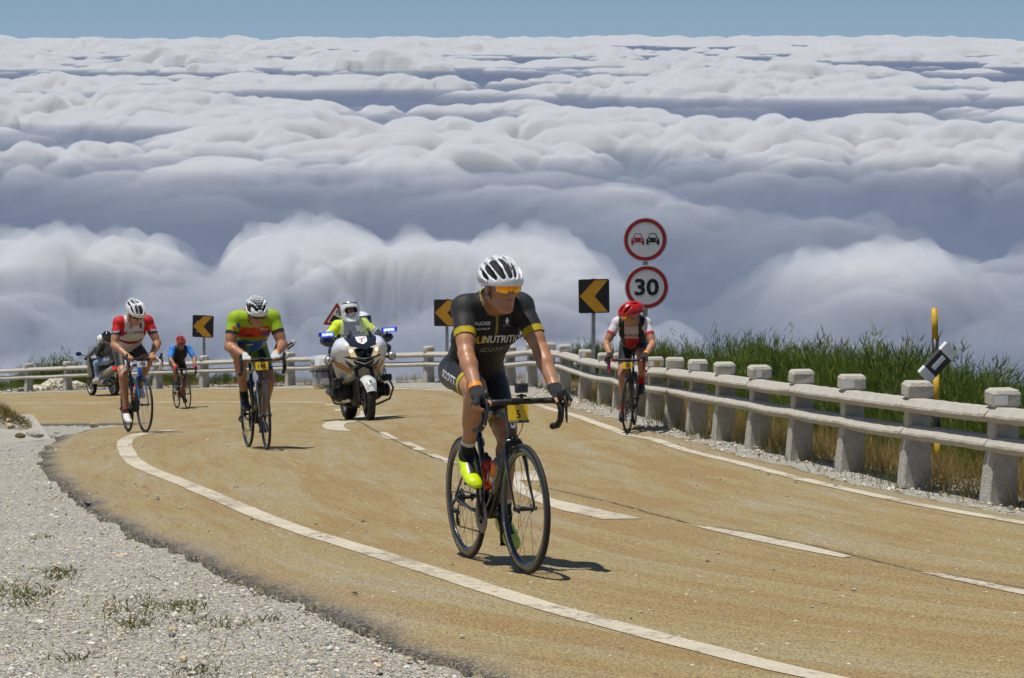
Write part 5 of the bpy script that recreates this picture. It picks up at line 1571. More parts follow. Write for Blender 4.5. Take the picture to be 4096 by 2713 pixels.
# ================================================================== people: bodies grown as one smooth surface
def smin(a, b, k):
    h = np.maximum(k - np.abs(a - b), 0) / k
    return np.minimum(a, b) - h * h * k * .25
class Field:
    """signed distance field on a grid, meshed with surface nets"""
    def __init__(s, lo, hi, vox):
        s.lo = np.array(lo, float); s.vox = vox
        s.n = np.ceil((np.array(hi) - s.lo) / vox).astype(int) + 1
        s.F = np.full(s.n, 9.0, np.float32); s.B = np.full(s.n, 9.0, np.float32); s.L = np.zeros(s.n, np.int16)
        s.prims = []
    def _block(s, lo, hi):
        a = np.clip(np.floor((lo - s.lo) / s.vox).astype(int), 0, s.n - 1); b = np.clip(np.ceil((hi - s.lo) / s.vox).astype(int) + 1, 1, s.n)
        if (b <= a).any(): return None
        sl = tuple(slice(i, j) for i, j in zip(a, b))
        g = [((np.arange(i, j)) * s.vox + o).astype(np.float32) for i, j, o in zip(a, b, s.lo)]
        return sl, np.meshgrid(*g, indexing='ij')
    def _put(s, sl, d, k, name, neg):
        if neg:
            s.F[sl] = -smin(-s.F[sl], d, k)
            return
        s.F[sl] = smin(s.F[sl], d, k)
        m = d < s.B[sl]
        s.B[sl] = np.where(m, d, s.B[sl]); s.L[sl] = np.where(m, name, s.L[sl])
    def cone(s, a, b, ra, rb, name=0, k=.02, wide=None, ratio=1.0, neg=False, bulge=0.0):
        """tapered capsule; section stretched by ratio along the unit axis wide"""
        a, b = np.array(a, float), np.array(b, float)
        m = max(ra, rb) * max(1, ratio) + abs(bulge) + k + 2 * s.vox
        bl = s._block(np.minimum(a, b) - m, np.maximum(a, b) + m)
        if bl is None: return s
        sl, (X, Y, Z) = bl
        ab = b - a; l2 = ab @ ab + 1e-12
        px, py, pz = X - a[0], Y - a[1], Z - a[2]
        t = np.clip((px * ab[0] + py * ab[1] + pz * ab[2]) / l2, 0, 1)
        dx, dy, dz = px - t * ab[0], py - t * ab[1], pz - t * ab[2]
        if wide is not None:
            w = np.array(wide, float); w /= np.linalg.norm(w)
            q = (dx * w[0] + dy * w[1] + dz * w[2]) * (1 - 1 / ratio)
            dx, dy, dz = dx - q * w[0], dy - q * w[1], dz - q * w[2]
        r = ra + (rb - ra) * t
        if bulge: r = r + bulge * 4 * t * (1 - t)
        d = np.sqrt(dx * dx + dy * dy + dz * dz) - r
        s._put(sl, d.astype(np.float32), k, name, neg)
        return s
    def ell(s, c, rad, name=0, k=.02, M_=None, neg=False):
        """ellipsoid with radii along the columns of the 3x3 M_"""
        c = np.array(c, float); rad = np.array(rad, float)
        A = np.eye(3) if M_ is None else np.array(M_, float)
        m = rad.max() + k + 2 * s.vox
        bl = s._block(c - m, c + m)
        if bl is None: return s
        sl, (X, Y, Z) = bl
        px, py, pz = X - c[0], Y - c[1], Z - c[2]
        q = [px * A[0, i] + py * A[1, i] + pz * A[2, i] for i in range(3)]
        k0 = np.sqrt(sum((q[i] / rad[i]) ** 2 for i in range(3))) + 1e-9
        k1 = np.sqrt(sum((q[i] / rad[i] ** 2) ** 2 for i in range(3))) + 1e-9
        d = k0 * (k0 - 1) / k1
        s._put(sl, d.astype(np.float32), k, name, neg)
        return s
    def cut(s, p, nrm):
        """remove the half space in front of the plane"""
        g = [((np.arange(n)) * s.vox + o).astype(np.float32) for n, o in zip(s.n, s.lo)]
        X, Y, Z = np.meshgrid(*g, indexing='ij')
        nrm = np.array(nrm, float) / np.linalg.norm(nrm)
        d = (X - p[0]) * nrm[0] + (Y - p[1]) * nrm[1] + (Z - p[2]) * nrm[2]
        s.F = np.maximum(s.F, d.astype(np.float32))
        return s
    def mesh(s):
        F = s.F
        neg = F < 0
        n = F.shape
        # one vertex per mixed cell at the mean of its edge crossings
        c = [neg[i:n[0] - 1 + i, j:n[1] - 1 + j, k:n[2] - 1 + k] for i in (0, 1) for j in (0, 1) for k in (0, 1)]
        cnt = sum(x.astype(np.int8) for x in c)
        ci = np.argwhere((cnt > 0) & (cnt < 8))
        idx = np.full(np.array(n) - 1, -1, np.int32); idx[tuple(ci.T)] = np.arange(len(ci))
        corner = np.array([(i, j, k) for i in (0, 1) for j in (0, 1) for k in (0, 1)])
        val = np.stack([F[tuple((ci + o).T)] for o in corner], 1)
        acc = np.zeros((len(ci), 3)); w = np.zeros(len(ci))
        for a in range(8):
            for b in range(a + 1, 8):
                if np.abs(corner[a] - corner[b]).sum() != 1: continue
                va, vb = val[:, a], val[:, b]
                m = (va < 0) != (vb < 0)
                t = np.where(m, va / np.where(m, va - vb, 1), 0)
                p = corner[a] + (corner[b] - corner[a]) * t[:, None]
                acc += p * m[:, None]; w += m
        V = (ci + acc / w[:, None]) * s.vox + s.lo
        Q = []
        for ax in range(3):
            o1, o2 = [(1, 2), (2, 0), (0, 1)][ax]
            sl0 = [slice(None)] * 3; sl1 = [slice(None)] * 3
            sl0[ax] = slice(0, n[ax] - 1); sl1[ax] = slice(1, n[ax])
            for o in (o1, o2): sl0[o] = sl1[o] = slice(1, n[o] - 1)
            A, B = neg[tuple(sl0)], neg[tuple(sl1)]
            for flip, mm in ((False, A & ~B), (True, ~A & B)):
                e = np.argwhere(mm)
                if not len(e): continue
                e = e + np.array([0 if i == ax else 1 for i in range(3)])
                u1 = np.zeros(3, int); u1[o1] = 1; u2 = np.zeros(3, int); u2[o2] = 1
                q = np.stack([idx[tuple((e - u1 - u2).T)], idx[tuple((e - u2).T)], idx[tuple(e.T)], idx[tuple((e - u1).T)]], 1)
                Q.append(q[:, ::-1] if flip else q)
        Q = np.concatenate(Q); Q = Q[(Q >= 0).all(1)]
        lab = s.L[tuple(np.clip(np.round((V - s.lo) / s.vox).astype(int), 0, np.array(n) - 1).T)]
        return V, Q, lab
def vnormals(V, Q):
    fn = np.cross(V[Q[:, 2]] - V[Q[:, 0]], V[Q[:, 3]] - V[Q[:, 1]])
    N = np.zeros_like(V)
    for k in range(4): np.add.at(N, Q[:, k], fn)
    return N / (np.linalg.norm(N, axis=1, keepdims=True) + 1e-12)
def relax(V, Q, n=2, f=.5):
    for _ in range(n):
        A = np.zeros_like(V); C = np.zeros(len(V))
        for a, b in ((0, 1), (1, 2), (2, 3), (3, 0)):
            np.add.at(A, Q[:, a], V[Q[:, b]]); np.add.at(A, Q[:, b], V[Q[:, a]])
            np.add.at(C, Q[:, a], 1); np.add.at(C, Q[:, b], 1)
        V = V + f * (A / np.maximum(C, 1)[:, None] - V)
    return V
def ik(a, b, l1, l2, hint):
    """two-bone joint between a and b bending towards hint"""
    a, b, hint = Vector(a), Vector(b), Vector(hint)
    d = b - a; D = min(d.length, (l1 + l2) * .995)
    d.normalize()
    x = (l1 * l1 - l2 * l2 + D * D) / (2 * D)
    h = math.sqrt(max(l1 * l1 - x * x, 1e-6))
    hint = (hint - d * hint.dot(d)).normalized()
    return a + d * x + hint * h
NAMES = ['', 'torso', 'hip', 'thigh_r', 'thigh_l', 'shank_r', 'shank_l', 'foot_r', 'foot_l', 'uarm_r', 'uarm_l', 'farm_r', 'farm_l', 'palm_r', 'palm_l', 'finger_r', 'finger_l', 'neck', 'head']
ID = {n: i for i, n in enumerate(NAMES)}
def attr_mat(name, rough=.65, sheen=.04, spec=.35, bump=.45, bscale=220, wrinkle=0.0, coat=0.0):
    """cloth whose print is carried by the colour attribute 'print'"""
    if name in _MC: return _MC[name]
    t = NT(name); o = t.obj()
    a = t.n('Attribute'); a.attribute_name = 'print'
    c = t.mix(1.0, a.outputs['Color'], t.rng(t.noise(o, 9, 5), .3, .7, .86, 1.08), 'MULTIPLY')
    t.put(t.b.inputs['Base Color'], c)
    t.b.inputs['Roughness'].default_value = rough; t.b.inputs['Specular IOR Level'].default_value = spec
    t.b.inputs['Sheen Weight'].default_value = sheen
    if coat: t.b.inputs['Coat Weight'].default_value = coat
    h = t.noise(o, bscale, 2)
    if wrinkle:
        w = t.noise(t.scaled(o, (14, 30, 14)), 1.0, 3, .5, 1.2)
        h = t.math('ADD', t.math('MULTIPLY', h, .12), t.math('MULTIPLY', w, wrinkle))
    t.bump(h, bump, .012)
    _MC[name] = t.m
    return t.m
def skin_mat(name, c):
    t = NT(name); o = t.obj()
    col = t.mix(t.rng(t.noise(o, 14, 5), .35, .7), c, (c[0] * .80, c[1] * .70, c[2] * .62))
    col = t.mix(t.rng(t.noise(o, 80, 3), .5, .7, 0, .25), col, (c[0] * .6, c[1] * .5, c[2] * .45))
    t.put(t.b.inputs['Base Color'], col)
    t.put(t.b.inputs['Roughness'], t.rng(t.noise(o, 30, 4), .35, .65, .32, .58))
    t.b.inputs['Subsurface Weight'].default_value = .08; t.b.inputs['Subsurface Radius'].default_value = (.012, .004, .002); t.b.inputs['Subsurface Scale'].default_value = .5
    t.bump(t.noise(o, 160, 3), .12, .004)
    return t.m
M_SKIN = [skin_mat('tanned_skin', (0.47, 0.235, 0.125)), skin_mat('skin_b', (0.42, 0.21, 0.115)), skin_mat('skin_c', (0.34, 0.165, 0.09))]
M_HAIR = mat('dark_hair', (0.03, 0.022, 0.016), .7, var=.3, scale=60)
def patch(name, V, Q, mask, off, m, parent, col=None, N=None, pull=None):
    """the part of the body surface where mask holds, lifted off the skin: a garment"""
    q = Q[mask[Q].sum(1) >= (2 if pull is None else 1)]
    if not len(q): return None
    used = np.unique(q); mp = np.full(len(V), -1); mp[used] = np.arange(len(used))
    P = V[used] + N[used] * (off[used][:, None] if hasattr(off, '__len__') else off)
    if pull is not None: P = P + pull[used]
    me = np_mesh(name, P, mp[q], m, True)
    if col is not None:
        at = me.color_attributes.new('print', 'FLOAT_COLOR', 'POINT')
        at.data.foreach_set('color', np.c_[col[used], np.ones(len(used))].astype(np.float32).ravel())
    return link(name, me, parent)
def head_axes(yaw, pitch, roll=0.0):
    """columns forward, left, up in the rider's frame"""
    Rm = Matrix.Rotation(yaw, 3, 'Z') @ Matrix.Rotation(pitch, 3, 'Y') @ Matrix.Rotation(roll, 3, 'X')
    return np.array(Rm)
def add_head(fd, HC, A, sc=1.0, nm=None, ears=True):
    n = ID['head'] if nm is None else nm
    P = lambda f, l, u: HC + A @ (np.array([f, l, u]) * sc)
    s = sc
    fd.ell(P(-.012, 0, .030), np.array([.100, .077, .098]) * s, n, .02, A)
    fd.ell(P(.026, 0, -.035), np.array([.068, .060, .092]) * s, n, .025, A)
    for q in (-1, 1):
        fd.cone(P(-.010, q * .052, -.055), P(.066, q * .016, -.104), .022 * s, .022 * s, n, .025)
        fd.ell(P(.060, q * .042, -.018), np.array([.026, .024, .022]) * s, n, .018, A)
        fd.cone(P(.084, q * .010, .030), P(.068, q * .048, .028), .013 * s, .012 * s, n, .012)
        if ears: fd.ell(P(-.008, q * .080, -.005), np.array([.020, .009, .031]) * s, n, .008, A)
    fd.ell(P(.080, 0, -.105), np.array([.020, .024, .018]) * s, n, .015, A)
    for q in (-1, 1): fd.ell(P(.098, q * .031, .008), np.array([.017, .019, .013]) * s, n, .008, A, neg=True)
    for q in (-1, 1): fd.ell(P(.078, q * .031, .007), np.array([.014, .014, .013]) * s, n, .004, A)
    fd.cone(P(.090, 0, .016), P(.110, 0, -.024), .009 * s, .0135 * s, n, .010)
    fd.ell(P(.108, 0, -.029), np.array([.012, .018, .010]) * s, n, .008, A)
    fd.cone(P(.088, -.020, -.062), P(.088, .020, -.062), .008 * s, .008 * s, n, .006)
    fd.cone(P(.094, -.010, -.060), P(.094, .010, -.060), .007 * s, .007 * s, n, .006)
    fd.cone(P(.086, -.017, -.077), P(.086, .017, -.077), .009 * s, .009 * s, n, .006)
    fd.cone(P(.101, -.022, -.0690), P(.101, .022, -.0690), .0032 * s, .0032 * s, n, .004, neg=True)
    return P
def arm(fd, S_, E, W, side, fat=1.0):
    S_, E, W = map(np.array, (S_, E, W))
    u, f = ID['uarm_' + side], ID['farm_' + side]
    fd.ell(S_, np.array([.062, .062, .064]) * fat, u, .035)
    fd.cone(S_, E, .050 * fat, .041 * fat, u, .025, bulge=.006 * fat)
    bic = S_ * .45 + E * .55
    fd.cone(S_ * .7 + E * .3, S_ * .3 + E * .7, .047 * fat, .045 * fat, u, .02)
    fd.ell(E, np.array([.039, .039, .039]) * fat, f, .015)
    m = E * .72 + W * .28
    fd.cone(E, W, .041 * fat, .0285 * fat, f, .02, bulge=.0045 * fat)
    fd.ell(m, np.array([.043, .043, .043]) * fat, f, .03)
def leg(fd, H_, K, A_, side, fat=1.0):
    H_, K, A_ = map(np.array, (H_, K, A_))
    t, s = ID['thigh_' + side], ID['shank_' + side]
    ax = (K - H_) / np.linalg.norm(K - H_); sh = (A_ - K) / np.linalg.norm(A_ - K)
    fwd = np.cross(np.array([0, 1, 0]), ax); fwd = -fwd if fwd[0] < 0 else fwd
    fd.cone(H_, K, .093 * fat, .057 * fat, t, .03, bulge=.004)
    fd.cone(H_ * .75 + K * .25 + fwd * .02, H_ * .2 + K * .8 + fwd * .012, .074 * fat, .052 * fat, t, .03)
    for q in (-1, 1): fd.ell(H_ * .16 + K * .84 + fwd * .012 + np.array([0, q * .026, 0]), (.045 * fat, .034 * fat, .040 * fat), t, .03)
    fd.ell(K + fwd * .012 - sh * .0, np.array([.047, .044, .050]) * fat, s, .02)
    back = np.cross(np.array([0, 1, 0]), sh); back = -back if back[0] > 0 else back
    fd.cone(K, A_, .049 * fat, .034 * fat, s, .02)
    for q, l, w in ((-1, .30, .040), (1, .27, .043)):
        c = K * (1 - l) + A_ * l + back * .018 + np.array([0, q * .016, 0])
        fd.cone(c - sh * .06, c + sh * .09, w * fat, .026 * fat, s, .03)
    fd.ell(A_, (.036, .037, .036), s, .015)
def hand_hood(fd, P0, side, Wr, X, Yo, Z):
    """hand on a brake hood: fingers wrap the outside, thumb inside; returns nothing"""
    sgn = Yo
    p, f = ID['palm_' + side], ID['finger_' + side]
    P0 = np.array(P0); Wr = np.array(Wr)
    at = lambda x, y, z: P0 + X * x + sgn * y + Z * z
    fd.cone(Wr, at(-.035, .004, .030), .028, .030, p, .018, sgn, 1.25)
    fd.cone(at(-.050, .010, .028), at(.004, .014, .026), .022, .018, p, .015, sgn, 1.5)
    for i, (dx, l) in enumerate(((.026, 1.0), (.004, 1.06), (-.018, 1.0), (-.038, .85))):
        k0 = at(dx - .012, .028 - .003 * i, .024 - .004 * i); k1 = at(dx + .006, .044, -.008 * l); k2 = at(dx + .010, .036, -.034 * l); k3 = at(dx + .010, .014, -.044 * l)
        fd.cone(k0, k1, .0115, .0105, p if i < 4 else f, .006); fd.cone(k1, k2, .0100, .0092, f, .004); fd.cone(k2, k3, .0090, .0080, f, .004)
    fd.cone(at(-.030, -.014, .022), at(.004, -.030, .006), .0145, .012, p, .010); fd.cone(at(.004, -.030, .006), at(.030, -.028, -.018), .0115, .0090, f, .005)
def hand_top(fd, P0, side, Wr, X, Yo, Z):
    """hand over the bar top: fingers curl over the front, thumb below on the inside"""
    p, f = ID['palm_' + side], ID['finger_' + side]
    P0 = np.array(P0); Wr = np.array(Wr)
    at = lambda x, y, z: P0 + X * x + Yo * y + Z * z
    fd.cone(Wr, at(-.022, .0, .024), .027, .028, p, .015, Yo, 1.2)
    fd.cone(at(-.018, -.030, .022), at(-.018, .034, .018), .019, .017, p, .012)
    for i, y in enumerate((-.034, -.012, .010, .031)):
        l = (1.0, 1.06, 1.0, .85)[i]
        k0 = at(-.006, y, .024); k1 = at(.028 * l, y, .012); k2 = at(.030 * l, y, -.014 * l); k3 = at(.006, y, -.026 * l)
        fd.cone(k0, k1, .0115, .0105, p, .006); fd.cone(k1, k2, .0100, .0094, f, .004); fd.cone(k2, k3, .0092, .0080, f, .004)
    fd.cone(at(-.024, -.036, .010), at(-.012, -.050, -.014), .0135, .0115, p, .008); fd.cone(at(-.012, -.050, -.014), at(.008, -.040, -.026), .0112, .0088, f, .005)

def helmet_shell(name, P, A, sc, m_shell, m_liner, parent, vents, vox=.004, rad=(.148, .104, .118), c=(-.010, 0, .052), low=.012, tail=.03, relief=None, inner=.013):
    """cycling helmet: shell with carved vents over a dark liner; vents = list of (front-left-up start, end, radius)"""
    HC = P(0, 0, 0)
    def loc(f, l, u): return np.array([f, l, u]) * sc
    fd = Field((-.19, -.14, -.06), (.19, .14, .21), vox)
    fd.ell(loc(*c), np.array(rad) * sc, 1, .01)
    if tail: fd.ell(loc(c[0] - .085, 0, c[2] + .005), np.array([.085, rad[1] * .80, .078]) * sc, 1, .03)
    fd.ell(loc(c[0] + .055, 0, c[2] - .012), np.array([.095, rad[1] * .86, .072]) * sc, 1, .02)
    for a, b, r in vents:
        a, b = np.array(a), np.array(b)
        # slot follows the dome: through three points pushed to the surface
        pts = []
        for t in np.linspace(0, 1, 5):
            d = a * (1 - t) + b * t - np.array(c)
            d = d / np.sqrt(((d / np.array(rad)) ** 2).sum())
            pts.append(loc(*(np.array(c) + d * .945)))
        for q in range(4):
            w = lambda t: r * 1.42 * (.62 + .45 * math.sin(math.pi * (t + .08) / 1.16))
            fd.cone(pts[q], pts[q + 1], w(q / 4) * sc, w((q + 1) / 4) * sc, 1, .005, neg=True)
    fd.cut(loc(.0, 0, low), (.10, 0, -1.0))
    fd.ell(loc(c[0], 0, c[2] - .012), (np.array(rad) - inner) * sc, 1, .004, neg=True)
    V, Q, _ = fd.mesh()
    V = relax(V, Q, 1)
    W = HC + V @ A.T
    sh = link(name, np_mesh(name, W, Q, m_shell, True), parent)
    mb = MB(); mb.ball((0, 0, 0), tuple((np.array(rad) - .016) * sc), 24, 16)
    lv = [p for p in mb.v]
    fs = [f for f in mb.f if all(lv[i][2] + (c[2] - .008) * sc > low * sc - .004 for i in f)]
    me = bpy.data.meshes.new('liner')
    me.from_pydata([tuple(HC + A @ (np.array(p) + loc(c[0], 0, c[2] - .008))) for p in lv], [], fs); me.materials.append(m_liner); me.update()
    me.polygons.foreach_set('use_smooth', [True] * len(fs))
    link('liner', me, sh)
    return sh, W, Q
def glasses(P, A, parent, m_lens, m_frame, wrap=1.0):
    """wraparound riding glasses"""
    me_v, fs = [], []
    n, hgt = 15, 6
    for j in range(hgt):
        for i in range(n):
            t = (i / (n - 1)) * 2 - 1
            a = t * 1.05
            u = .030 - (j / (hgt - 1)) * (.050 - .010 * abs(t) - (.016 if abs(t) < .16 else 0))
            me_v.append(tuple(P(.052 + .064 * math.cos(a), .072 * math.sin(a) / math.sin(1.05), u + .004 * abs(t))))
    for j in range(hgt - 1):
        for i in range(n - 1): fs.append((j * n + i, j * n + i + 1, (j + 1) * n + i + 1, (j + 1) * n + i))
    me = bpy.data.meshes.new('lens'); me.from_pydata(me_v, [], fs); me.materials.append(m_lens); me.update()
    me.polygons.foreach_set('use_smooth', [True] * len(fs))
    g = MB()
    top = [me_v[i] for i in range(n)]
    g.tube(top, .0032, 6)
    for s in (0, n - 1):
        q = 1 if s == n - 1 else -1
        g.tube([me_v[s], tuple(P(.03, q * .082, .026)), tuple(P(-.03, q * .084, .018)), tuple(P(-.055, q * .083, .0))], [.0045, .0042, .003, .003], 6)
        g.tube([me_v[s], me_v[(hgt - 1) * n + s]], .0026, 6)
    fr = g.build('glasses', m_frame, parent)
    link('lens', me, fr)
    return fr
def strap(P, parent, m=None):
    mb = MB()
    for q in (-1, 1):
        mb.tube([tuple(P(.030, q * .080, .030)), tuple(P(.020, q * .074, -.040)), tuple(P(.030, q * .050, -.098)), tuple(P(.040, 0, -.126))], .0042, 6, flat=.35)
        mb.tube([tuple(P(-.050, q * .078, .02)), tuple(P(.020, q * .075, -.042))], .004, 6, flat=.35)
    mb.build('chin_strap', m or M_BLPL, parent)
def shoe(ped, ank, side, pitch, mats, parent, vox=.005, detail=False):
    """cycling shoe on its pedal; mats = upper, sole, accent"""
    sg = -1 if side == 'r' else 1
    Rm = np.array(Matrix.Rotation(pitch, 3, 'Y'))
    o = np.array(ped) + np.array([0, 0, .018])
    P = lambda x, y, z: o + Rm @ np.array([x, sg * y, z])
    lo, hi = o - .26, o + .26
    fd = Field(lo, hi, vox)
    fd.cone(P(.075, .004, .024), P(-.02, .004, .030), .026, .032, 1, .02, (0, 1, 0), 1.35)
    fd.cone(P(.10, -.004, .017), P(.04, 0, .024), .018, .026, 1, .02, (0, 1, 0), 1.55)
    fd.cone(P(-.02, .004, .034), P(-.125, 0, .042), .036, .034, 1, .03)
    fd.cone(P(-.060, .0, .058), P(-.115, 0, .078), .034, .038, 1, .03)
    fd.cone(P(-.12, 0, .02), P(-.14, 0, .055), .030, .026, 1, .02)
    g = P(0, 0, .003); fd.cut(g, Rm @ np.array([0, 0, -1.0]))
    top = P(-.11, 0, .105); fd.cut(top, Rm @ np.array([-.25, 0, 1.0]))
    V, Q, _ = fd.mesh(); V = relax(V, Q, 1)
    loc = (V - o) @ Rm * np.array([1, sg, 1])
    fm = np.zeros(len(Q), int); c = loc[Q].mean(1)
    fm[c[:, 2] < .011] = 1
    tongue = (np.abs(c[:, 1]) < .020) & (c[:, 0] < .035) & (c[:, 2] > .045) if len(mats) > 2 else np.zeros(len(Q), bool)
    fm[tongue] = 2
    sh = link('shoe', np_mesh('shoe', V, Q, mats, True, fm), parent)
    return sh
# ================================================================== cyclists
def project_text(name, txt, size, O, right, up, dirn, bvh, m, parent, bold=.0, sx=1.0, shear=0.0, lift=.003, arc=0.0):
    """lettering thrown onto a surface along dirn"""
    V, F = text_geo(txt, size, bold, shear)
    # cut long edges so that the print follows the body
    O, right, up, dirn = Vector(O), Vector(right).normalized(), Vector(up).normalized(), Vector(dirn).normalized()
    P, ok = [], []
    for x, y in V:
        x *= sx
        s = O + right * x + up * (y + arc * x * x) - dirn * .8
        h, n, i, d = bvh.ray_cast(s, dirn)
        if h is None: P.append((0, 0, 0)); ok.append(False)
        else: P.append(tuple(h + (n if n.dot(dirn) < 0 else -n) * lift)); ok.append(True)
    F = [f for f in F if all(ok[i] for i in f)]
    if not F: return None
    use = sorted({i for f in F for i in f}); mp = {v: k for k, v in enumerate(use)}
    P = [P[i] for i in use]; F = [tuple(mp[i] for i in f) for f in F]
    me = bpy.data.meshes.new(name); me.from_pydata(P, [], F); me.materials.append(m); me.update()
    return link(name, me, parent)
def project_poly(name, poly, O, right, up, dirn, bvh, m, parent, lift=.003, sub=.012):
    """flat printed shape thrown onto a surface; poly convex, in metres"""
    O, right, up, dirn = Vector(O), Vector(right).normalized(), Vector(up).normalized(), Vector(dirn).normalized()
    xs = [p[0] for p in poly]; ys = [p[1] for p in poly]
    nx, ny = max(1, int((max(xs) - min(xs)) / sub)), max(1, int((max(ys) - min(ys)) / sub))
    def bil(u, v):
        if len(poly) == 4: a, b, c, d = [np.array(p) for p in poly]
        else: a, b, c, d = [np.array(p) for p in (poly[0], poly[1], poly[2], poly[2])]
        return (a * (1 - u) + b * u) * (1 - v) + (d * (1 - u) + c * u) * v
    P, ok = [], []
    for j in range(ny + 1):
        for i in range(nx + 1):
            x, y = bil(i / nx, j / ny)
            h, n, _, _ = bvh.ray_cast(O + right * float(x) + up * float(y) - dirn * .8, dirn)
            ok.append(h is not None); P.append(tuple(h + (n if n.dot(dirn) < 0 else -n) * lift) if h is not None else (0, 0, 0))
    F = [(j * (nx + 1) + i, j * (nx + 1) + i + 1, (j + 1) * (nx + 1) + i + 1, (j + 1) * (nx + 1) + i) for j in range(ny) for i in range(nx)]
    F = [f for f in F if all(ok[i] for i in f)]
    if not F: return None
    # one unbroken piece: keep the largest island
    par = list(range(len(P)))
    def root(i):
        while par[i] != i: par[i] = par[par[i]]; i = par[i]
        return i
    for f in F:
        for i in f[1:]: par[root(i)] = root(f[0])
    cnt = {}
    for f in F: cnt[root(f[0])] = cnt.get(root(f[0]), 0) + 1
    big_ = max(cnt, key=cnt.get); F = [f for f in F if root(f[0]) == big_]
    use = sorted({i for f in F for i in f}); mp = {v: k for k, v in enumerate(use)}
    P = [P[i] for i in use]; F = [tuple(mp[i] for i in f) for f in F]
    me = bpy.data.meshes.new(name); me.from_pydata(P, [], F); me.materials.append(m); me.update()
    me.polygons.foreach_set('use_smooth', [True] * len(F))
    return link(name, me, parent)
X3, Y3, Z3 = np.array([1., 0, 0]), np.array([0, 1., 0]), np.array([0, 0, 1.])
def rider(bike, label, SH=(.60, 1.37), HIP=(.200, 1.045), grip='hood', yaw=0., pitch=R(8), roll=0., head_fwd=.16, head_up=.105, head_side=0.0, fat=1.0, vox=.0078, skin=0, elbow=(0, .55, -.6), knee_out=.12, foot_pitch=R(14),
          sleeve=.60, hem=.74, sock=.80, jersey_col=None, shorts_col=None, sock_col=None, glove=True, glove_col=(0.02, 0.02, 0.022), shoe_mats=None, jersey_off=.0055, tw=.172, name='person', ears=True, alen=(.290, .256)):
    H = np.array([HIP[0], 0, HIP[1]]); Sc = np.array([SH[0], 0, SH[1]])
    t = (Sc - H); L = np.linalg.norm(t); t = t / L
    b = np.array([-t[2], 0, t[0]])
    M = H + t * L * .52 + b * .030
    fd = Field((-.20, -.46, -.02), (1.26, .46, max(1.75, SH[1] + .38)), vox)
    T, HP = ID['torso'], ID['hip']
    Mi, MsM = bike['Ms'], bike['Ms']
    # hips and trunk
    fd.cone(H + t * .0, H + t * .13, .108 * fat, .102 * fat, HP, .04, Y3, 1.36)
    for s in (-1, 1): fd.ell(H + np.array([-.050, s * .078, -.010]), (.105 * fat, .092 * fat, .098 * fat), HP, .04)
    fd.cone(H + t * .10 - b * .005, M - b * .03, .104 * fat, .106 * fat, T, .05, Y3, 1.30)
    fd.cone(M - b * .028, Sc - t * .06 - b * .035, .112 * fat, .104 * fat, T, .05, Y3, 1.46)
    sh = {}
    for s, q in ((-1, 'r'), (1, 'l')):
        sh[q] = Sc + Y3 * s * tw + t * .012 - b * .012
        fd.ell(Sc - t * .12 - b * .085 + Y3 * s * .070, np.array([.062, .080, .060]) * fat, T, .05)
        fd.cone(Sc + t * .03 + b * .015, sh[q] * .72 + Sc * .28 + b * .018, .052 * fat, .048 * fat, T, .05)
    fd.cone(sh['r'] * .85 + Sc * .15, sh['l'] * .85 + Sc * .15, .062 * fat, .062 * fat, T, .05)
    # head
    A = head_axes(yaw, pitch, roll)
    HC = Sc + np.array([head_fwd, head_side, head_up])
    nb = Sc + t * .035 + b * .02
    fd.cone(nb, HC + A @ np.array([-.030, 0, -.065]), .066 * fat, .060, ID['neck'], .035)
    fd.cone(nb - b * .03, HC + A @ np.array([.0, 0, -.080]), .054, .048, ID['neck'], .03)
    P = add_head(fd, HC, A, 1.0, ears=ears)
    J = dict(H=H, S=Sc)
    bikeR = np.array(Mi.to_3x3())
    C = bike['C']
    joints = {}
    for s, q in ((-1, 'r'), (1, 'l')):
        # arm to the bar
        if grip == 'hood': loc = Vector((C.x + .092, s * .211, C.z + .012)); wl = Vector((C.x + .010, s * .216, C.z + .062))
        elif grip == 'top': loc = Vector((C.x + .002, s * .145, C.z)); wl = Vector((C.x - .062, s * .150, C.z + .046))
        gp = np.array(Mi @ loc); wr = np.array(Mi @ wl)
        el = np.array(ik(sh[q], wr, alen[0], alen[1], (elbow[0], s * elbow[1], elbow[2])))
        arm(fd, sh[q], el, wr, q, fat)
        fd.cone(el * .12 + wr * .88, wr, .029, .027, ID['farm_' + q], .012)
        (hand_hood if grip == 'hood' else hand_top)(fd, gp, q, wr, bikeR @ X3, bikeR @ Y3 * s, bikeR @ Z3)
        # leg to the pedal
        ped = np.array(bike['pedals'][0 if s < 0 else 1])
        Rf = np.array(Matrix.Rotation(foot_pitch, 3, 'Y'))
        o = ped + np.array([0, 0, .018])
        ank = o + Rf @ np.array([-.105, 0, .098])
        hip = H + Y3 * s * .088 + np.array([.0, 0, -.012])
        kn = np.array(ik(hip, ank, .435, .425, (1.0, s * knee_out, .25)))
        leg(fd, hip, kn, ank, q, fat)
        fd.cone(ank, o + Rf @ np.array([-.02, 0, .035]), .034, .026, ID['foot_' + q], .02)
        joints[q] = (sh[q], el, wr, hip, kn, ank, ped, gp)
    V, Q, lab = fd.mesh()
    V = relax(V, Q, 1, .4)
    N = vnormals(V, Q)
    body = link(name, np_mesh(name, V, Q, M_SKIN[skin], True))
    body.matrix_world = bike['M']
    tag(body, label, 'person')
    # bone coordinates
    along = np.full(len(V), -1.0)
    def tt(mask, a, b_): along[mask] = ((V[mask] - a) @ (b_ - a)) / ((b_ - a) @ (b_ - a))
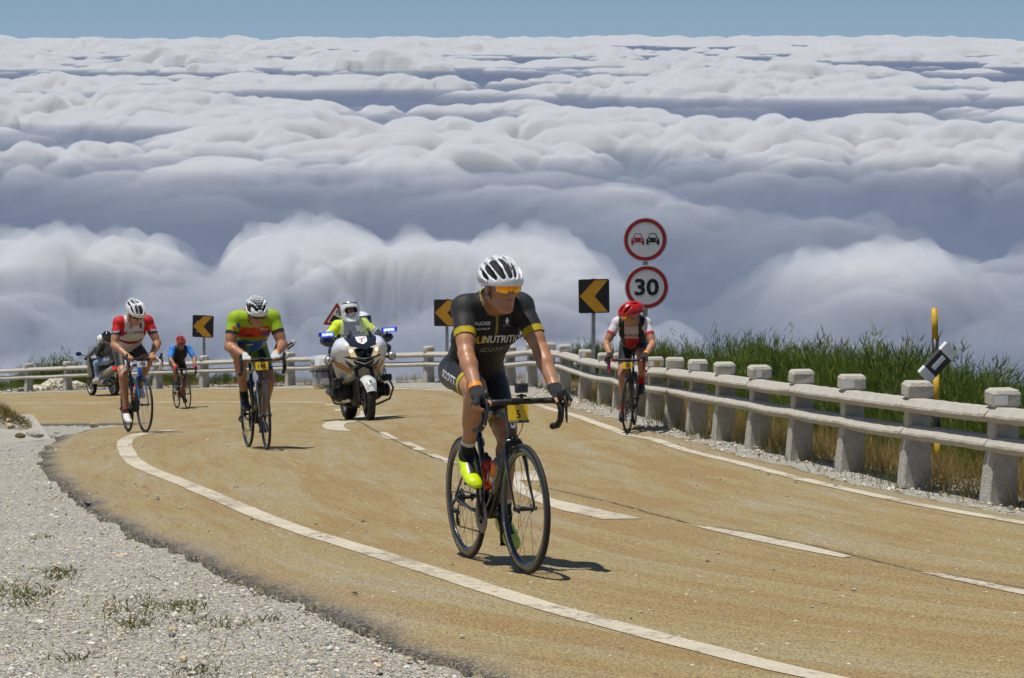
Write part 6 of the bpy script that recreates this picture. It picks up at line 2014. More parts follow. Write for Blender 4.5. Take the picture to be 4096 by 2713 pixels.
    for q in 'rl':
        s_, el, wr, hip, kn, ank, ped, gp = joints[q]
        tt(lab == ID['uarm_' + q], s_, el); tt(lab == ID['farm_' + q], el, wr); tt(lab == ID['thigh_' + q], hip, kn); tt(lab == ID['shank_' + q], kn, ank)
    sp = ((V - H) @ t) / L
    dep = (V - H) @ b
    isT = np.isin(lab, [T, HP]); isU = np.isin(lab, [ID['uarm_r'], ID['uarm_l']]); isTh = np.isin(lab, [ID['thigh_r'], ID['thigh_l']]); isSh = np.isin(lab, [ID['shank_r'], ID['shank_l']])
    isN = lab == ID['neck']
    coll = ((V - nb) @ (HC - nb)) / ((HC - nb) @ (HC - nb))
    jm = (isT & (sp > .06)) | (isU & (along < sleeve)) | (isN & (coll < .20))
    wr1 = vnoise((V[:, 0] - V[:, 2]) * 16, V[:, 1] * 22 + V[:, 0] * 6, 3) + .6 * vnoise((V[:, 0] + V[:, 2]) * 30, V[:, 1] * 34, 4)
    ctx = dict(V=V, sp=sp, y=V[:, 1], dep=dep, along=along, lab=lab, isU=isU, isT=isT, isTh=isTh, isN=isN, coll=coll, N=N, J=joints, P=P, A=A, HC=HC)
    def hem_pull(mask, pairs, lim):
        # slide the verts just outside a hem back onto it so that the edge is clean
        pl = np.zeros_like(V)
        for part, a, b_ in pairs:
            m = (lab == ID[part]) & ~mask
            pl[m] = (lim - along[m])[:, None] * (b_ - a)
        return np.where(np.linalg.norm(pl, axis=1, keepdims=True) < 2.2 * vox, pl, 0)
    jpull = hem_pull(jm, [('uarm_' + q, joints[q][0], joints[q][1]) for q in 'rl'], sleeve)
    jc = jersey_col(ctx)
    jo = patch('jersey', V, Q, jm, jersey_off + .0032 * wr1 * isT + .002 * wr1 * isU, attr_mat('jersey_cloth', wrinkle=.5), body, jc, N, jpull)
    stm = (isT & (sp <= .11)) | (isTh & (along < hem)) | ((lab == HP) & (sp < .10))
    so = patch('shorts', V, Q, stm, .004 + .001 * wr1, attr_mat('lycra', .5, .1, .4, wrinkle=.15), body, shorts_col(ctx), N, hem_pull(stm, [('thigh_' + q, joints[q][3], joints[q][4]) for q in 'rl'], hem))
    if sock is not None:
        km = (isSh & (along > sock)) | np.isin(lab, [ID['foot_r'], ID['foot_l']])
        kc_ = sock_col(ctx)
        for s in (-1, 1): patch('sock', V, Q, km & (V[:, 1] * s > 0), .003, attr_mat('knit', .85, .1, .2), body, kc_, N)
    if glove:
        gm = np.isin(lab, [ID['palm_r'], ID['palm_l']]) | (np.isin(lab, [ID['farm_r'], ID['farm_l']]) & (along > .97))
        gc = np.tile(np.array(glove_col), (len(V), 1))
        for s in (-1, 1): patch('glove', V, Q, gm & (V[:, 1] * s > 0), .0022, attr_mat('glove_cloth', .75, .1, .25), body, gc, N)
    for q in 'rl':
        shoe(joints[q][6], joints[q][5], q, foot_pitch, shoe_mats, body, vox=max(.005, vox * .8))
    ctx.update(body=body, jersey=jo, shorts=so)
    def bvh(o): return BVHTree.FromPolygons([v.co.copy() for v in o.data.vertices], [tuple(p.vertices) for p in o.data.polygons])
    ctx['bvh_j'] = bvh(jo); ctx['bvh_s'] = bvh(so)
    return ctx
def cols(ctx, base):
    return np.tile(np.array(base, float), (len(ctx['V']), 1))
M_LINER = mat('helmet_liner', (0.012, 0.012, 0.013), .8)
M_HWHITE = mat('white_helmet_shell', (0.74, 0.75, 0.76), .25, coat=.4, var=.04, scale=6)
M_HRED = mat('red_helmet_shell', (0.55, 0.012, 0.012), .25, coat=.5, var=.05, scale=6)
M_LENSO = mat('orange_mirror_lens', (0.95, 0.26, 0.02), .08, .85)
def mat_lens():
    t = NT('mirror_lens'); g = t.n('TexCoord').outputs['Generated']
    s = t.n('SeparateXYZ'); t.put(s.inputs[0], g)
    c = t.mix(t.rng(s.outputs[2], .2, .9), (0.95, 0.52, 0.02), (0.80, 0.06, 0.01))
    t.put(t.b.inputs['Base Color'], c); t.b.inputs['Metallic'].default_value = .8; t.b.inputs['Roughness'].default_value = .12
    return t.m
M_LENS = mat_lens()
M_DKLENS = mat('dark_lens', (0.01, 0.01, 0.012), .08, coat=.5)
M_NEON = mat('neon_yellow_shoe', (0.62, 0.80, 0.0), .3, coat=.3, var=.05, scale=12)
M_NEONG = mat('neon_green_plastic', (0.35, 0.70, 0.02), .35, var=.05)
M_SHB = mat('black_shoe', (0.02, 0.02, 0.022), .4, coat=.2, var=.2)
M_SHW = mat('white_shoe', (0.68, 0.68, 0.68), .4, coat=.2, var=.06, scale=14)
M_SOLE = mat('shoe_sole', (0.03, 0.03, 0.032), .6)
M_SOLER = mat('red_sole', (0.30, 0.02, 0.02), .5)
M_BAND = mat('orange_wristband', (0.95, 0.33, 0.005), .5, var=.05)
M_PRW = mat('white_print', (0.70, 0.70, 0.72), .6); M_PRY = mat('yellow_print', (0.58, 0.42, 0.01), .6); M_PRB = mat('black_print', (0.015, 0.015, 0.016), .6)
M_PRR = mat('red_print', (0.48, 0.02, 0.02), .6); M_PRG = mat('green_print', (0.05, 0.22, 0.03), .6); M_PRBL = mat('blue_print', (0.02, 0.10, 0.45), .6); M_PRGY = mat('grey_print', (0.28, 0.28, 0.28), .6)
def wristband(c, q, at=.90):
    s_, el, wr = c['J'][q][:3]
    p = el * (1 - at) + wr * at; ax = (wr - el) / np.linalg.norm(wr - el)
    MB().tube([tuple(p - ax * .012), tuple(p + ax * .012)], [.0395, .0365], 18, cap=False).build('wristband', M_BAND, c['body'])
def slots(rows):
    """mirror a list of vents left and right"""
    out = []
    for a, b, r in rows:
        out.append((a, b, r))
        if abs(a[1]) > 1e-6: out.append(((a[0], -a[1], a[2]), (b[0], -b[1], b[2]), r))
    return out

# ---------------------------------------------------------------- leading cyclist, number 5
YEL5 = (0.50, 0.36, 0.006)
def lead_rider():
    Mb = bike_frame_matrix(PW(1872, 2245, 12.75), PW(2110, 2305, 11.9), lean=R(0))
    B = bicycle('black carbon racing bicycle with yellow number card 5 in the foreground', Mb, steer=R(2), crank=R(82), depth=.044, nsp=20, plate=('5', M_PLY, .112, .094, 1))
    for s, ad in ((-1, 1), ):
        rim_text(B['wf'], 'DURA-ACE', .293, .030, R(215), -.0138, M_WINK, -1); rim_text(B['wr'], 'DURA-ACE', .293, .030, R(40), -.0138, M_GINK, -1); rim_text(B['wr'], 'DURA-ACE', .293, .030, R(255), -.0138, M_GINK, -1)
    # head badge and down tube lettering
    d = (HT0 - BB).normalized(); n = Vector((-d.z, 0, d.x))
    Mx = Matrix.Translation((HT0 + HT1) / 2 + Vector((.031, 0, .012))) @ Euler((math.pi / 2, 0, math.pi / 2)).to_matrix().to_4x4() @ Matrix.Rotation(R(-17), 4, 'X')
    flat_text('badge', 'S', .105, Mx, M_GINK, B['frame'], bold=.03, sx=.62)
    for s in (-1, 1):
        Z_ = Vector((0, s, 0)); X_ = d if s < 0 else -d; Y_ = Z_.cross(X_)
        Mt = Matrix.Translation(BB * .5 + HT0 * .5 + Vector((0, s * .030, 0))) @ Matrix(((X_.x, Y_.x, Z_.x, 0), (X_.y, Y_.y, Z_.y, 0), (X_.z, Y_.z, Z_.z, 0), (0, 0, 0, 1)))
        flat_text('lettering', 'SCOTT', .045, Mt, M_GINK, B['frame'], bold=.02, sx=1.2)
    bottle(B, 1, [mat('red_bottle', (0.55, 0.035, 0.01), .35, coat=.3, var=.08), M_BLPL], 'red drinks bottle with black cap on the seat tube of the leading bicycle')
    bottle(B, 0, [mat('orange_bottle', (0.85, 0.13, 0.006), .35, coat=.3, var=.06), mat('clear_cap', (0.10, 0.10, 0.11), .3), M_WINK], 'orange drinks bottle on the down tube of the leading bicycle')
    # action camera above the bar
    Ct = B['C']
    cm = tag(empty('action_camera'), 'small black action camera mounted on the leading handlebar', 'camera')
    cm.matrix_world = Mb @ B['Ms'] @ Matrix.Translation((Ct.x + .012, .030, Ct.z + .018))
    MB().tube([(0, 0, 0), (0, 0, .022)], .010, 8).box((0, 0, .012), (.022, .05, .010), bev=.003).build('mount', M_BLPL, cm)
    MB().box((0, 0, .052), (.034, .066, .050), bev=.006).build('case', mat('camera_case', (0.03, 0.03, 0.033), .2, coat=.5), cm)
    MB().lathe([(0, .017), (.012, .017), (.013, .024), (.009, .026), (0, .0255)], (0, .014, .056), 'x', 16).box((.0175, -.018, .047), (.002, .018, .020)).build('camera_lens', M_DKLENS, cm)
    def jc(c):
        o = cols(c, (0.010, 0.010, 0.011))
        gr = np.clip((c['sp'] - .62) / .2, 0, 1)
        o += np.array([.012, .0115, .0115]) * (c['isU'] * 1.0)[:, None]               # greyer mesh sleeves
        o[c['isU'] & (c['along'] > .505)] = YEL5
        o[c['isN'] & (c['coll'] > .02)] = YEL5
        v = c['isT'] & (np.abs(c['y']) < .006) & (c['dep'] < 0) & (c['sp'] > .80); o[v] = (0.30, 0.22, 0.02)
        side = c['isT'] & (np.abs(c['y']) > .155) & (c['sp'] < .5); o[side] = (0.02, 0.02, 0.02)
        return o
    def sc(c):
        o = cols(c, (0.012, 0.012, 0.014))
        o[c['isTh'] & (c['along'] > .665)] = YEL5
        return o
    def kc(c):
        o = cols(c, (0.014, 0.014, 0.015)); o[(c['along'] > 0) & (c['along'] < .815) & np.isin(c['lab'], [ID['shank_r'], ID['shank_l']])] = (.62, .62, .62)
        return o
    c = rider(B, 'lead cyclist in black and yellow jersey, white helmet and orange mirrored glasses', SH=(.575, 1.372), HIP=(.195, 1.040), yaw=R(9), pitch=R(10), head_fwd=.165, head_up=.103, vox=.0056, sleeve=.635, hem=.76, sock=.765,
              jersey_col=jc, shorts_col=sc, sock_col=kc, shoe_mats=[M_NEON, M_SOLE, M_SHB], elbow=(-.25, .42, -.5), alen=(.282, .250), knee_out=.06, fat=.97, tw=.163, foot_pitch=R(24))
    body, P, A = c['body'], c['P'], c['A']
    rows = [((.125, .014, .075), (-.06, .016, .165), .0125), ((.115, .046, .070), (-.07, .050, .150), .0125), ((.090, .078, .062), (-.06, .078, .120), .0115), ((.035, .100, .052), (-.075, .094, .088), .010)]
    hs, W, Q = helmet_shell('helmet', P, A, 1.0, M_HWHITE, M_LINER, body, slots(rows), .0044)
    bh = BVHTree.FromPolygons([Vector(p) for p in W], [tuple(map(int, q)) for q in Q])
    f, l, u = A[:, 0], A[:, 1], A[:, 2]
    top = P(.085, 0, .150)
    project_text('emblem', 'S', .060, top, l, u * .75 - f * .66, -u * .66 - f * .75, bh, M_INK, hs, bold=.03, sx=1.1)
    for q in (-1, 1):
        project_text('lettering', 'SCOTT', .026, P(-.01, q * .12, .035), f * -q, u, -l * q, bh, M_INK, hs, bold=.03, sx=1.3)
    glasses(P, A, body, M_LENS, M_HWHITE)
    strap(P, body)
    # chest print
    bv = c['bvh_j']; F_, U_, D_ = (0, 1, 0), (0, 0, 1), (-1, 0, 0)
    def tx(t, size, y, z, m, **k): project_text('print', t, size, (1.0, y, z), F_, U_, D_, bv, m, c['jersey'], **k)
    tx('MAXXIS', .026, -.085, 1.290, M_PRW, bold=.02, sx=1.05); tx('DCSAN BLUP', .015, -.082, 1.262, M_PRW, bold=.01)
    tx('GOLD', .050, -.105, 1.205, M_PRY, bold=.02, sx=.92, arc=.2); tx('NUTRITION', .052, .062, 1.205, M_PRW, bold=.02, sx=.92, arc=.15)
    tx('ELITE', .016, .055, 1.275, M_PRGY, sx=1.2); tx('SCOTT', .030, .01, 1.150, M_PRGY, bold=.02, sx=1.3)
    project_poly('print', [(.0, -.02), (.012, 0), (0, .022), (-.012, 0)], (1.0, .055, 1.298), F_, U_, D_, bv, M_PRW, c['jersey'], sub=.006)
    tx('GOLD', .050, -.200, 1.170, M_PRY, bold=.02, sx=.5)
    bs = c['bvh_s']
    hip, kn = c['J']['r'][3], c['J']['r'][4]; ax = (kn - hip) / np.linalg.norm(kn - hip)
    mid = hip * .62 + kn * .38
    project_text('lettering', 'SCOTT', .055, mid + np.array([0, -.3, .015]), ax, np.cross(ax, np.array([0, 1, 0])), (0, 1, 0), bs, M_PRW, c['shorts'], bold=.02, sx=1.25)
    hip, kn = c['J']['l'][3], c['J']['l'][4]; ax = (kn - hip) / np.linalg.norm(kn - hip); mid = hip * .45 + kn * .55
    project_text('lettering', 'fullwear', .040, mid + np.array([.5, .02, 0]), -ax, (0, -1, 0), (-1, 0, 0), bs, M_PRW, c['shorts'], bold=.01)
    wristband(c, 'r', .90)
    # zip pull, shoe dials
    for q in 'rl':
        ped = c['J'][q][6]; sg = -1 if q == 'r' else 1
        Rf = np.array(Matrix.Rotation(R(24), 3, 'Y')); o = ped + np.array([0, 0, .018])
        for k, (x, z) in enumerate(((-.045, .058), (-.012, .050))):
            p = o + Rf @ np.array([x, sg * .036, z])
            MB().ball(tuple(p), (.011, .007, .011), 12, 8).build('shoe_dial', M_NEONG, body)
    return B, c
LEAD = lead_rider()

# ---------------------------------------------------------------- number 146, green, red and blue jersey
def rider_146():
    Mb = bike_frame_matrix(PW(993, 1793, 23.5), PW(1069, 1805, 22.6))
    B = bicycle('black racing bicycle with yellow number card 146', Mb, steer=R(-3), crank=R(42), depth=.024, nsp=20, plate=('146', M_PLY, .125, .080, 0), fork=mat('silver_fork', (0.16, 0.17, 0.18), .3, coat=.4))
    bottle(B, 0, [mat('grey_bottle', (0.10, 0.10, 0.11), .4, var=.1), M_BLPL], 'dark grey drinks bottle on the bicycle with number 146')
    GREEN, RED, BLUE, YEL = (0.31, 0.47, 0.012), (0.55, 0.045, 0.012), (0.015, 0.10, 0.46), (0.42, 0.50, 0.02)
    def jc(c):
        o = cols(c, GREEN); sp, y = c['sp'], c['y']
        T_ = c['isT']
        z = c['V'][:, 2] - .10 * np.abs(y); fr = T_ & (c['dep'] < .07)
        o[fr & (z < 1.20) & (np.abs(y) < .175)] = RED
        o[fr & (z < 1.10)] = YEL
        o[(fr & (z < 1.072)) | (T_ & (sp < .5))] = BLUE
        o[T_ & (sp > .86) & (c['dep'] > .02) & (np.abs(y) > .05) & (np.abs(y) < .10)] = (0.5, 0.03, 0.02)
        o[c['isU'] & (c['along'] > .47)] = (0.014, 0.014, 0.016)
        o[c['isN']] = (0.05, 0.16, 0.03)
        return o
    def sc(c):
        o = cols(c, (0.013, 0.013, 0.015)); t = c['isTh']
        side = t & (np.abs(c['N'][:, 1]) > .35); o[side] = (0.10, 0.24, 0.012)
        o[t & (c['along'] > .66) & (np.abs(c['N'][:, 1]) > .2)] = (0.02, 0.10, 0.45)
        o[t & (c['along'] > .71)] = (0.013, 0.013, 0.015)
        return o
    c = rider(B, 'cyclist in green, red and blue jersey with honeycomb white helmet, head bowed', SH=(.545, 1.295), HIP=(.165, 1.020), grip='top', yaw=R(2), pitch=R(24), head_fwd=.185, head_up=.040, fat=1.12, sleeve=.56, hem=.78, sock=.86, vox=.0088,
              jersey_col=jc, shorts_col=sc, sock_col=lambda c: cols(c, (.02, .02, .02)), glove_col=(0.60, 0.60, 0.58), shoe_mats=[M_SHB, M_SOLE], elbow=(-.2, .45, -.6), knee_out=.22, tw=.190, alen=(.29, .25), skin=1)
    body, P, A = c['body'], c['P'], c['A']
    rows = []
    for k, (f, n) in enumerate(((.122, 3), (.100, 4), (.070, 5), (.035, 6), (-.005, 5), (-.05, 6), (-.09, 5))):
        for i in range(n):
            l = (i - (n - 1) / 2) * .034
            rr = 1 - (l / .104) ** 2 - ((f + .01) / .148) ** 2
            if rr <= .02: continue
            u = .052 + .118 * math.sqrt(rr)
            rows.append(((f + .010, l, u), (f - .010, l, u), .0118))
    for q in (-1, 1):
        for f, u in ((.085, .055), (.05, .058), (.015, .055), (-.02, .06), (-.06, .06), (.065, .085), (.03, .088), (-.01, .09), (-.05, .092)):
            rows.append(((f + .01, q * .10, u), (f - .01, q * .10, u), .0115))
    helmet_shell('helmet', P, A, 1.03, M_HWHITE, M_LINER, body, rows, .0055)
    glasses(P, A, body, M_DKLENS, M_NEONG); strap(P, body)
    bv = c['bvh_j']
    def tx(t, size, y, z, m, **k): project_text('print', t, size, (1.0, y, z), (0, 1, 0), (0, 0, 1), (-1, 0, 0), bv, m, c['jersey'], **k)
    tx('TEAM', .034, -.07, 1.128, M_PRB, bold=.02, sx=1.2); tx('TEAM BALACRAL', .034, .0, 1.090, M_PRG, bold=.03, sx=1.0)
    tx('FITOM', .030, .090, 1.180, M_PRW, bold=.02); project_poly('print', [(-.04, -.012), (.04, -.012), (.04, .012), (-.04, .012)], (1, .10, 1.135), (0, 1, 0), (0, 0, 1), (-1, 0, 0), bv, M_PRBL, c['jersey'])
    project_poly('print', [(-.035, -.002), (.035, 0), (.035, .012), (-.035, .010)], (1, -.03, 1.03), (0, 1, 0), (0, 0, 1), (-1, 0, 0), bv, M_PRW, c['jersey'])
    project_poly('print', [(-.028, -.04), (.028, -.03), (.034, .035), (-.018, .02)], (1, .125, 1.04), (0, 1, 0), (0, 0, 1), (-1, 0, 0), bv, M_PRGY, c['jersey'])
    project_poly('print', [(-.02, -.025), (.02, -.02), (.012, .025), (-.022, .02)], (1, -.17, 1.225), (0, 1, 0), (0, 0, 1), (-1, 0, 0), bv, M_PRBL, c['jersey'])
    project_poly('print', [(-.018, -.015), (.016, -.012), (.014, .016), (-.016, .012)], (1, -.215, 1.20), (0, 1, 0), (0, 0, 1), (-1, 0, 0), bv, M_PRR, c['jersey'])
    wristband(c, 'l', .92)
    return B, c
rider_146()

# ---------------------------------------------------------------- number 781, red and white jersey
def rider_781():
    Mb = bike_frame_matrix(PW(511, 1728, 28.5), PW(586, 1735, 27.6))
    BLU = mat('blue_fork_paint', (0.01, 0.17, 0.62), .25, coat=.6, var=.05)
    B = bicycle('racing bicycle with blue fork, white bar tape and white number card 781', Mb, steer=R(4), crank=R(-58), depth=.022, nsp=20, plate=('781', M_PLW, .125, .070, 0), fork=BLU, tape=M_TAPEW, rim=M_MATT)
    MB().tube([HT0 + Vector((.002, 0, -.01)), HT1 + Vector((.0, 0, .0))], [.0285, .0262], 14).build('head_tube_band', BLU, B['frame'])
    bottle(B, 0, [M_HWHITE, M_HRED, M_HRED], 'white drinks bottle with red cap and band on the blue-forked bicycle'); bottle(B, 1, [M_HRED, M_BLPL], 'red drinks bottle on the seat tube of the blue-forked bicycle')
    RED, WHT, NVY = (0.56, 0.012, 0.014), (0.62, 0.60, 0.60), (0.025, 0.025, 0.05)
    def jc(c):
        o = cols(c, WHT); sp, y = c['sp'], c['y']; V = c['V']
        T_ = c['isT']
        # hexagon print on the lower body
        hx = np.abs(vnoise(y * 26 + 3, V[:, 2] * 26, 12)) < .07
        o[T_ & (sp < .46) & hx] = (0.42, 0.05, 0.05)
        o[T_ & (sp > .50) & (sp < .57)] = (0.42, 0.012, 0.014); o[T_ & (sp > .46) & (sp < .50)] = (0.03, 0.03, 0.035)
        o[c['isU']] = RED; o[T_ & (np.abs(y) > .12) & (sp > .78)] = RED; o[T_ & (c['dep'] > .06) & (sp > .6)] = RED
        o[c['isU'] & (c['along'] > .43)] = NVY
        o[c['isN']] = (0.5, 0.48, 0.48)
        return o
    c = rider(B, 'cyclist in red and white jersey and white helmet looking down at number 781', SH=(.565, 1.335), HIP=(.185, 1.030), grip='top', yaw=R(16), pitch=R(34), roll=R(0), head_fwd=.165, head_up=.095, fat=1.0, sleeve=.57, hem=.72, sock=.93, vox=.0088,
              jersey_col=jc, shorts_col=lambda c: cols(c, (.013, .013, .015)), sock_col=lambda c: cols(c, (.10, .012, .012)), glove=False, shoe_mats=[M_SHW, M_SOLER, M_SHW], elbow=(-.2, .5, -.5), knee_out=.16, tw=.182, foot_pitch=R(16))
    body, P, A = c['body'], c['P'], c['A']
    rows = slots([((.128, .012, .08), (.03, .014, .165), .012), ((.02, .014, .165), (-.10, .016, .14), .012), ((.115, .045, .075), (.02, .050, .150), .011), ((.01, .05, .15), (-.11, .045, .12), .011), ((.085, .080, .062), (-.02, .082, .105), .010), ((-.03, .084, .10), (-.12, .06, .085), .010)])
    helmet_shell('helmet', P, A, 1.02, M_HWHITE, M_LINER, body, rows, .0055, rad=(.155, .104, .114)); strap(P, body)
    glasses(P, A, body, M_DKLENS, M_BLPL)
    bv = c['bvh_j']
    def tx(t, size, y, z, m, **k): project_text('print', t, size, (1.0, y, z), (0, 1, 0), (0, 0, 1), (-1, 0, 0), bv, m, c['jersey'], **k)
    tx('COMPRESS', .034, .03, 1.205, M_PRB, bold=.01, sx=1.05); tx('DAF', .036, -.235, 1.225, M_PRW, bold=.02, sx=1.3); tx('DAF', .036, .240, 1.225, M_PRW, bold=.02, sx=1.3)
    tx('SAO MAMEDE', .024, -.02, 1.155, M_PRW, bold=.01); tx('PORTALEGRE', .030, .03, 1.118, M_PRW, bold=.02)
    project_poly('print', [(-.03, -.012), (.02, -.016), (.02, .010), (-.028, .012)], (1, -.105, 1.205), (0, 1, 0), (0, 0, 1), (-1, 0, 0), bv, M_PRR, c['jersey'])
    mb = MB()
    project_text('print', 'O', .062, (1, -.045, 1.275), (0, 1, 0), (0, 0, 1), (-1, 0, 0), bv, M_PRR, c['jersey'], bold=.01); tx('S', .03, -.045, 1.275, M_PRB)
    project_poly('print', [(-.012, -.03), (.012, -.03), (.012, .03), (-.012, .03)], (1, .075, 1.285), (0, 1, 0), (0, 0, 1), (-1, 0, 0), bv, M_PRB, c['jersey'])
    return B, c
rider_781()

# ---------------------------------------------------------------- number 32, red helmet, looking aside
def rider_32():
    Mb = bike_frame_matrix(PW(2537, 1742, 28.75), PW(2510, 1749, 27.9))
    B = bicycle('black racing bicycle with pink bar tape and yellow number card 32', Mb, steer=R(-6), crank=R(-84), depth=.024, nsp=20, plate=('32', M_PLY, .118, .078, 0), tape=M_TAPEP, rim=M_MATT)
    WHT, RED = (0.66, 0.62, 0.64), (0.48, 0.012, 0.018)
    def jc(c):
        o = cols(c, (0.55, 0.44, 0.46)); sp, y = c['sp'], c['y']; T_ = c['isT']
        o[T_ & (sp < .76)] = RED
        o[T_ & (np.abs(y) > .085) & (np.abs(y) < .165)] = (0.014, 0.014, 0.015)       # straps of the small backpack vest
        o[T_ & (c['dep'] > .05)] = (0.014, 0.014, 0.015)
        o[T_ & (np.abs(y) >= .165) & (sp > .75)] = (0.5, 0.12, 0.03)
        o[c['isU']] = WHT; o[c['isU'] & (c['along'] > .46)] = (0.55, 0.015, 0.06)
        return o
    c = rider(B, 'cyclist with red helmet and number 32 looking aside near the guard rail', SH=(.560, 1.310), HIP=(.190, 1.030), yaw=R(-62), pitch=R(16), head_fwd=.140, head_up=.100, fat=.97, sleeve=.56, hem=.70, sock=.76, vox=.0088,
              jersey_col=jc, shorts_col=lambda c: cols(c, (.013, .013, .015)), sock_col=lambda c: cols(c, (.50, .012, .015)), shoe_mats=[M_SHB, M_SOLER, M_SHB], elbow=(-.2, .55, -.5), knee_out=.10, tw=.178, foot_pitch=R(18))
    body, P, A = c['body'], c['P'], c['A']
    rows = slots([((.120, .030, .080), (.04, .034, .150), .010), ((.10, .070, .066), (.0, .076, .110), .009), ((-.02, .060, .145), (-.11, .045, .11), .009)])
    helmet_shell('helmet', P, A, 1.02, M_HRED, M_LINER, body, rows, .0055, rad=(.160, .102, .112)); strap(P, body, M_HRED)
    glasses(P, A, body, M_LENS, M_NEONG)
    bv = c['bvh_j']
    project_text('print', 'SPECIALIZED', .042, (1.0, .0, 1.160), (0, 1, 0), (0, 0, 1), (-1, 0, 0), bv, M_PRB, c['jersey'], bold=.02, shear=.15)
    for s in (-1, 1): project_text('print', 'SPECIALIZED', .016, (1.0, s * .235, 1.182), (0, 1, 0), (0, 0, 1), (-1, 0, 0), bv, M_PRW, c['jersey'], bold=.01)
    # small black hydration backpack behind the shoulders
    fd = Field((.0, -.3, 1.0), (.75, .3, 1.6), .009)
    fd.cone((.31, 0, 1.23), (.51, 0, 1.37), .075, .07, 1, .03, (0, 1, 0), 1.9)
    V, Q, _ = fd.mesh()
    MBp = link('backpack', np_mesh('backpack', relax(V, Q, 2), Q, M_BLPL), body)
    wristband(c, 'l', .92)
    return B, c
rider_32()

# ---------------------------------------------------------------- far cyclist in blue
def rider_blue():
    Mb = bike_frame_matrix(PW(712, 1642, 51.7), PW(748, 1639, 51.0))
    REDF = mat('red_frame_paint', (0.35, 0.01, 0.012), .3, coat=.5)
    B = bicycle('small dark red racing bicycle of the far cyclist in blue', Mb, steer=R(0), crank=R(55), depth=.024, nsp=16, plate=('9', M_PLW, .11, .065, 0), frame=M_CARB, rim=M_MATT, cable=False)
    MB().tube([HT0 + Vector((-.02, 0, -.01)), BB + Vector((.03, 0, .03))], [.034, .036], 12).build('down_tube_panel', REDF, B['frame'])
    def jc(c):
        o = cols(c, (0.014, 0.014, 0.016)); o[c['isU']] = (0.02, 0.20, 0.66); o[c['isT'] & (np.abs(c['y']) > .135) & (c['sp'] > .78)] = (0.02, 0.20, 0.66); o[c['isN']] = (.3, .25, .02)
        return o
    c = rider(B, 'far cyclist in blue-sleeved black jersey with red helmet, smallest of the riders', SH=(.525, 1.325), HIP=(.190, 1.030), yaw=R(4), pitch=R(10), head_fwd=.125, head_up=.125, fat=1.0, sleeve=.86, hem=.80, sock=.84, vox=.0125,
              jersey_col=jc, shorts_col=lambda c: cols(c, (.012, .012, .014)), sock_col=lambda c: cols(c, (.02, .12, .2)), glove_col=(0.50, 0.02, 0.05), shoe_mats=[M_SHB, M_SOLE], elbow=(-.1, .8, -.3), knee_out=.15, tw=.182, skin=2)
    body, P, A = c['body'], c['P'], c['A']
    rows = slots([((.125, .014, .08), (-.06, .016, .165), .012), ((.11, .048, .07), (-.07, .052, .145), .012), ((.08, .080, .062), (-.06, .080, .11), .011)])
    helmet_shell('helmet', P, A, 1.02, M_HRED, M_LINER, body, rows, .008); glasses(P, A, body, M_DKLENS, M_BLPL); strap(P, body)
    wristband(c, 'r', .90)
rider_blue()
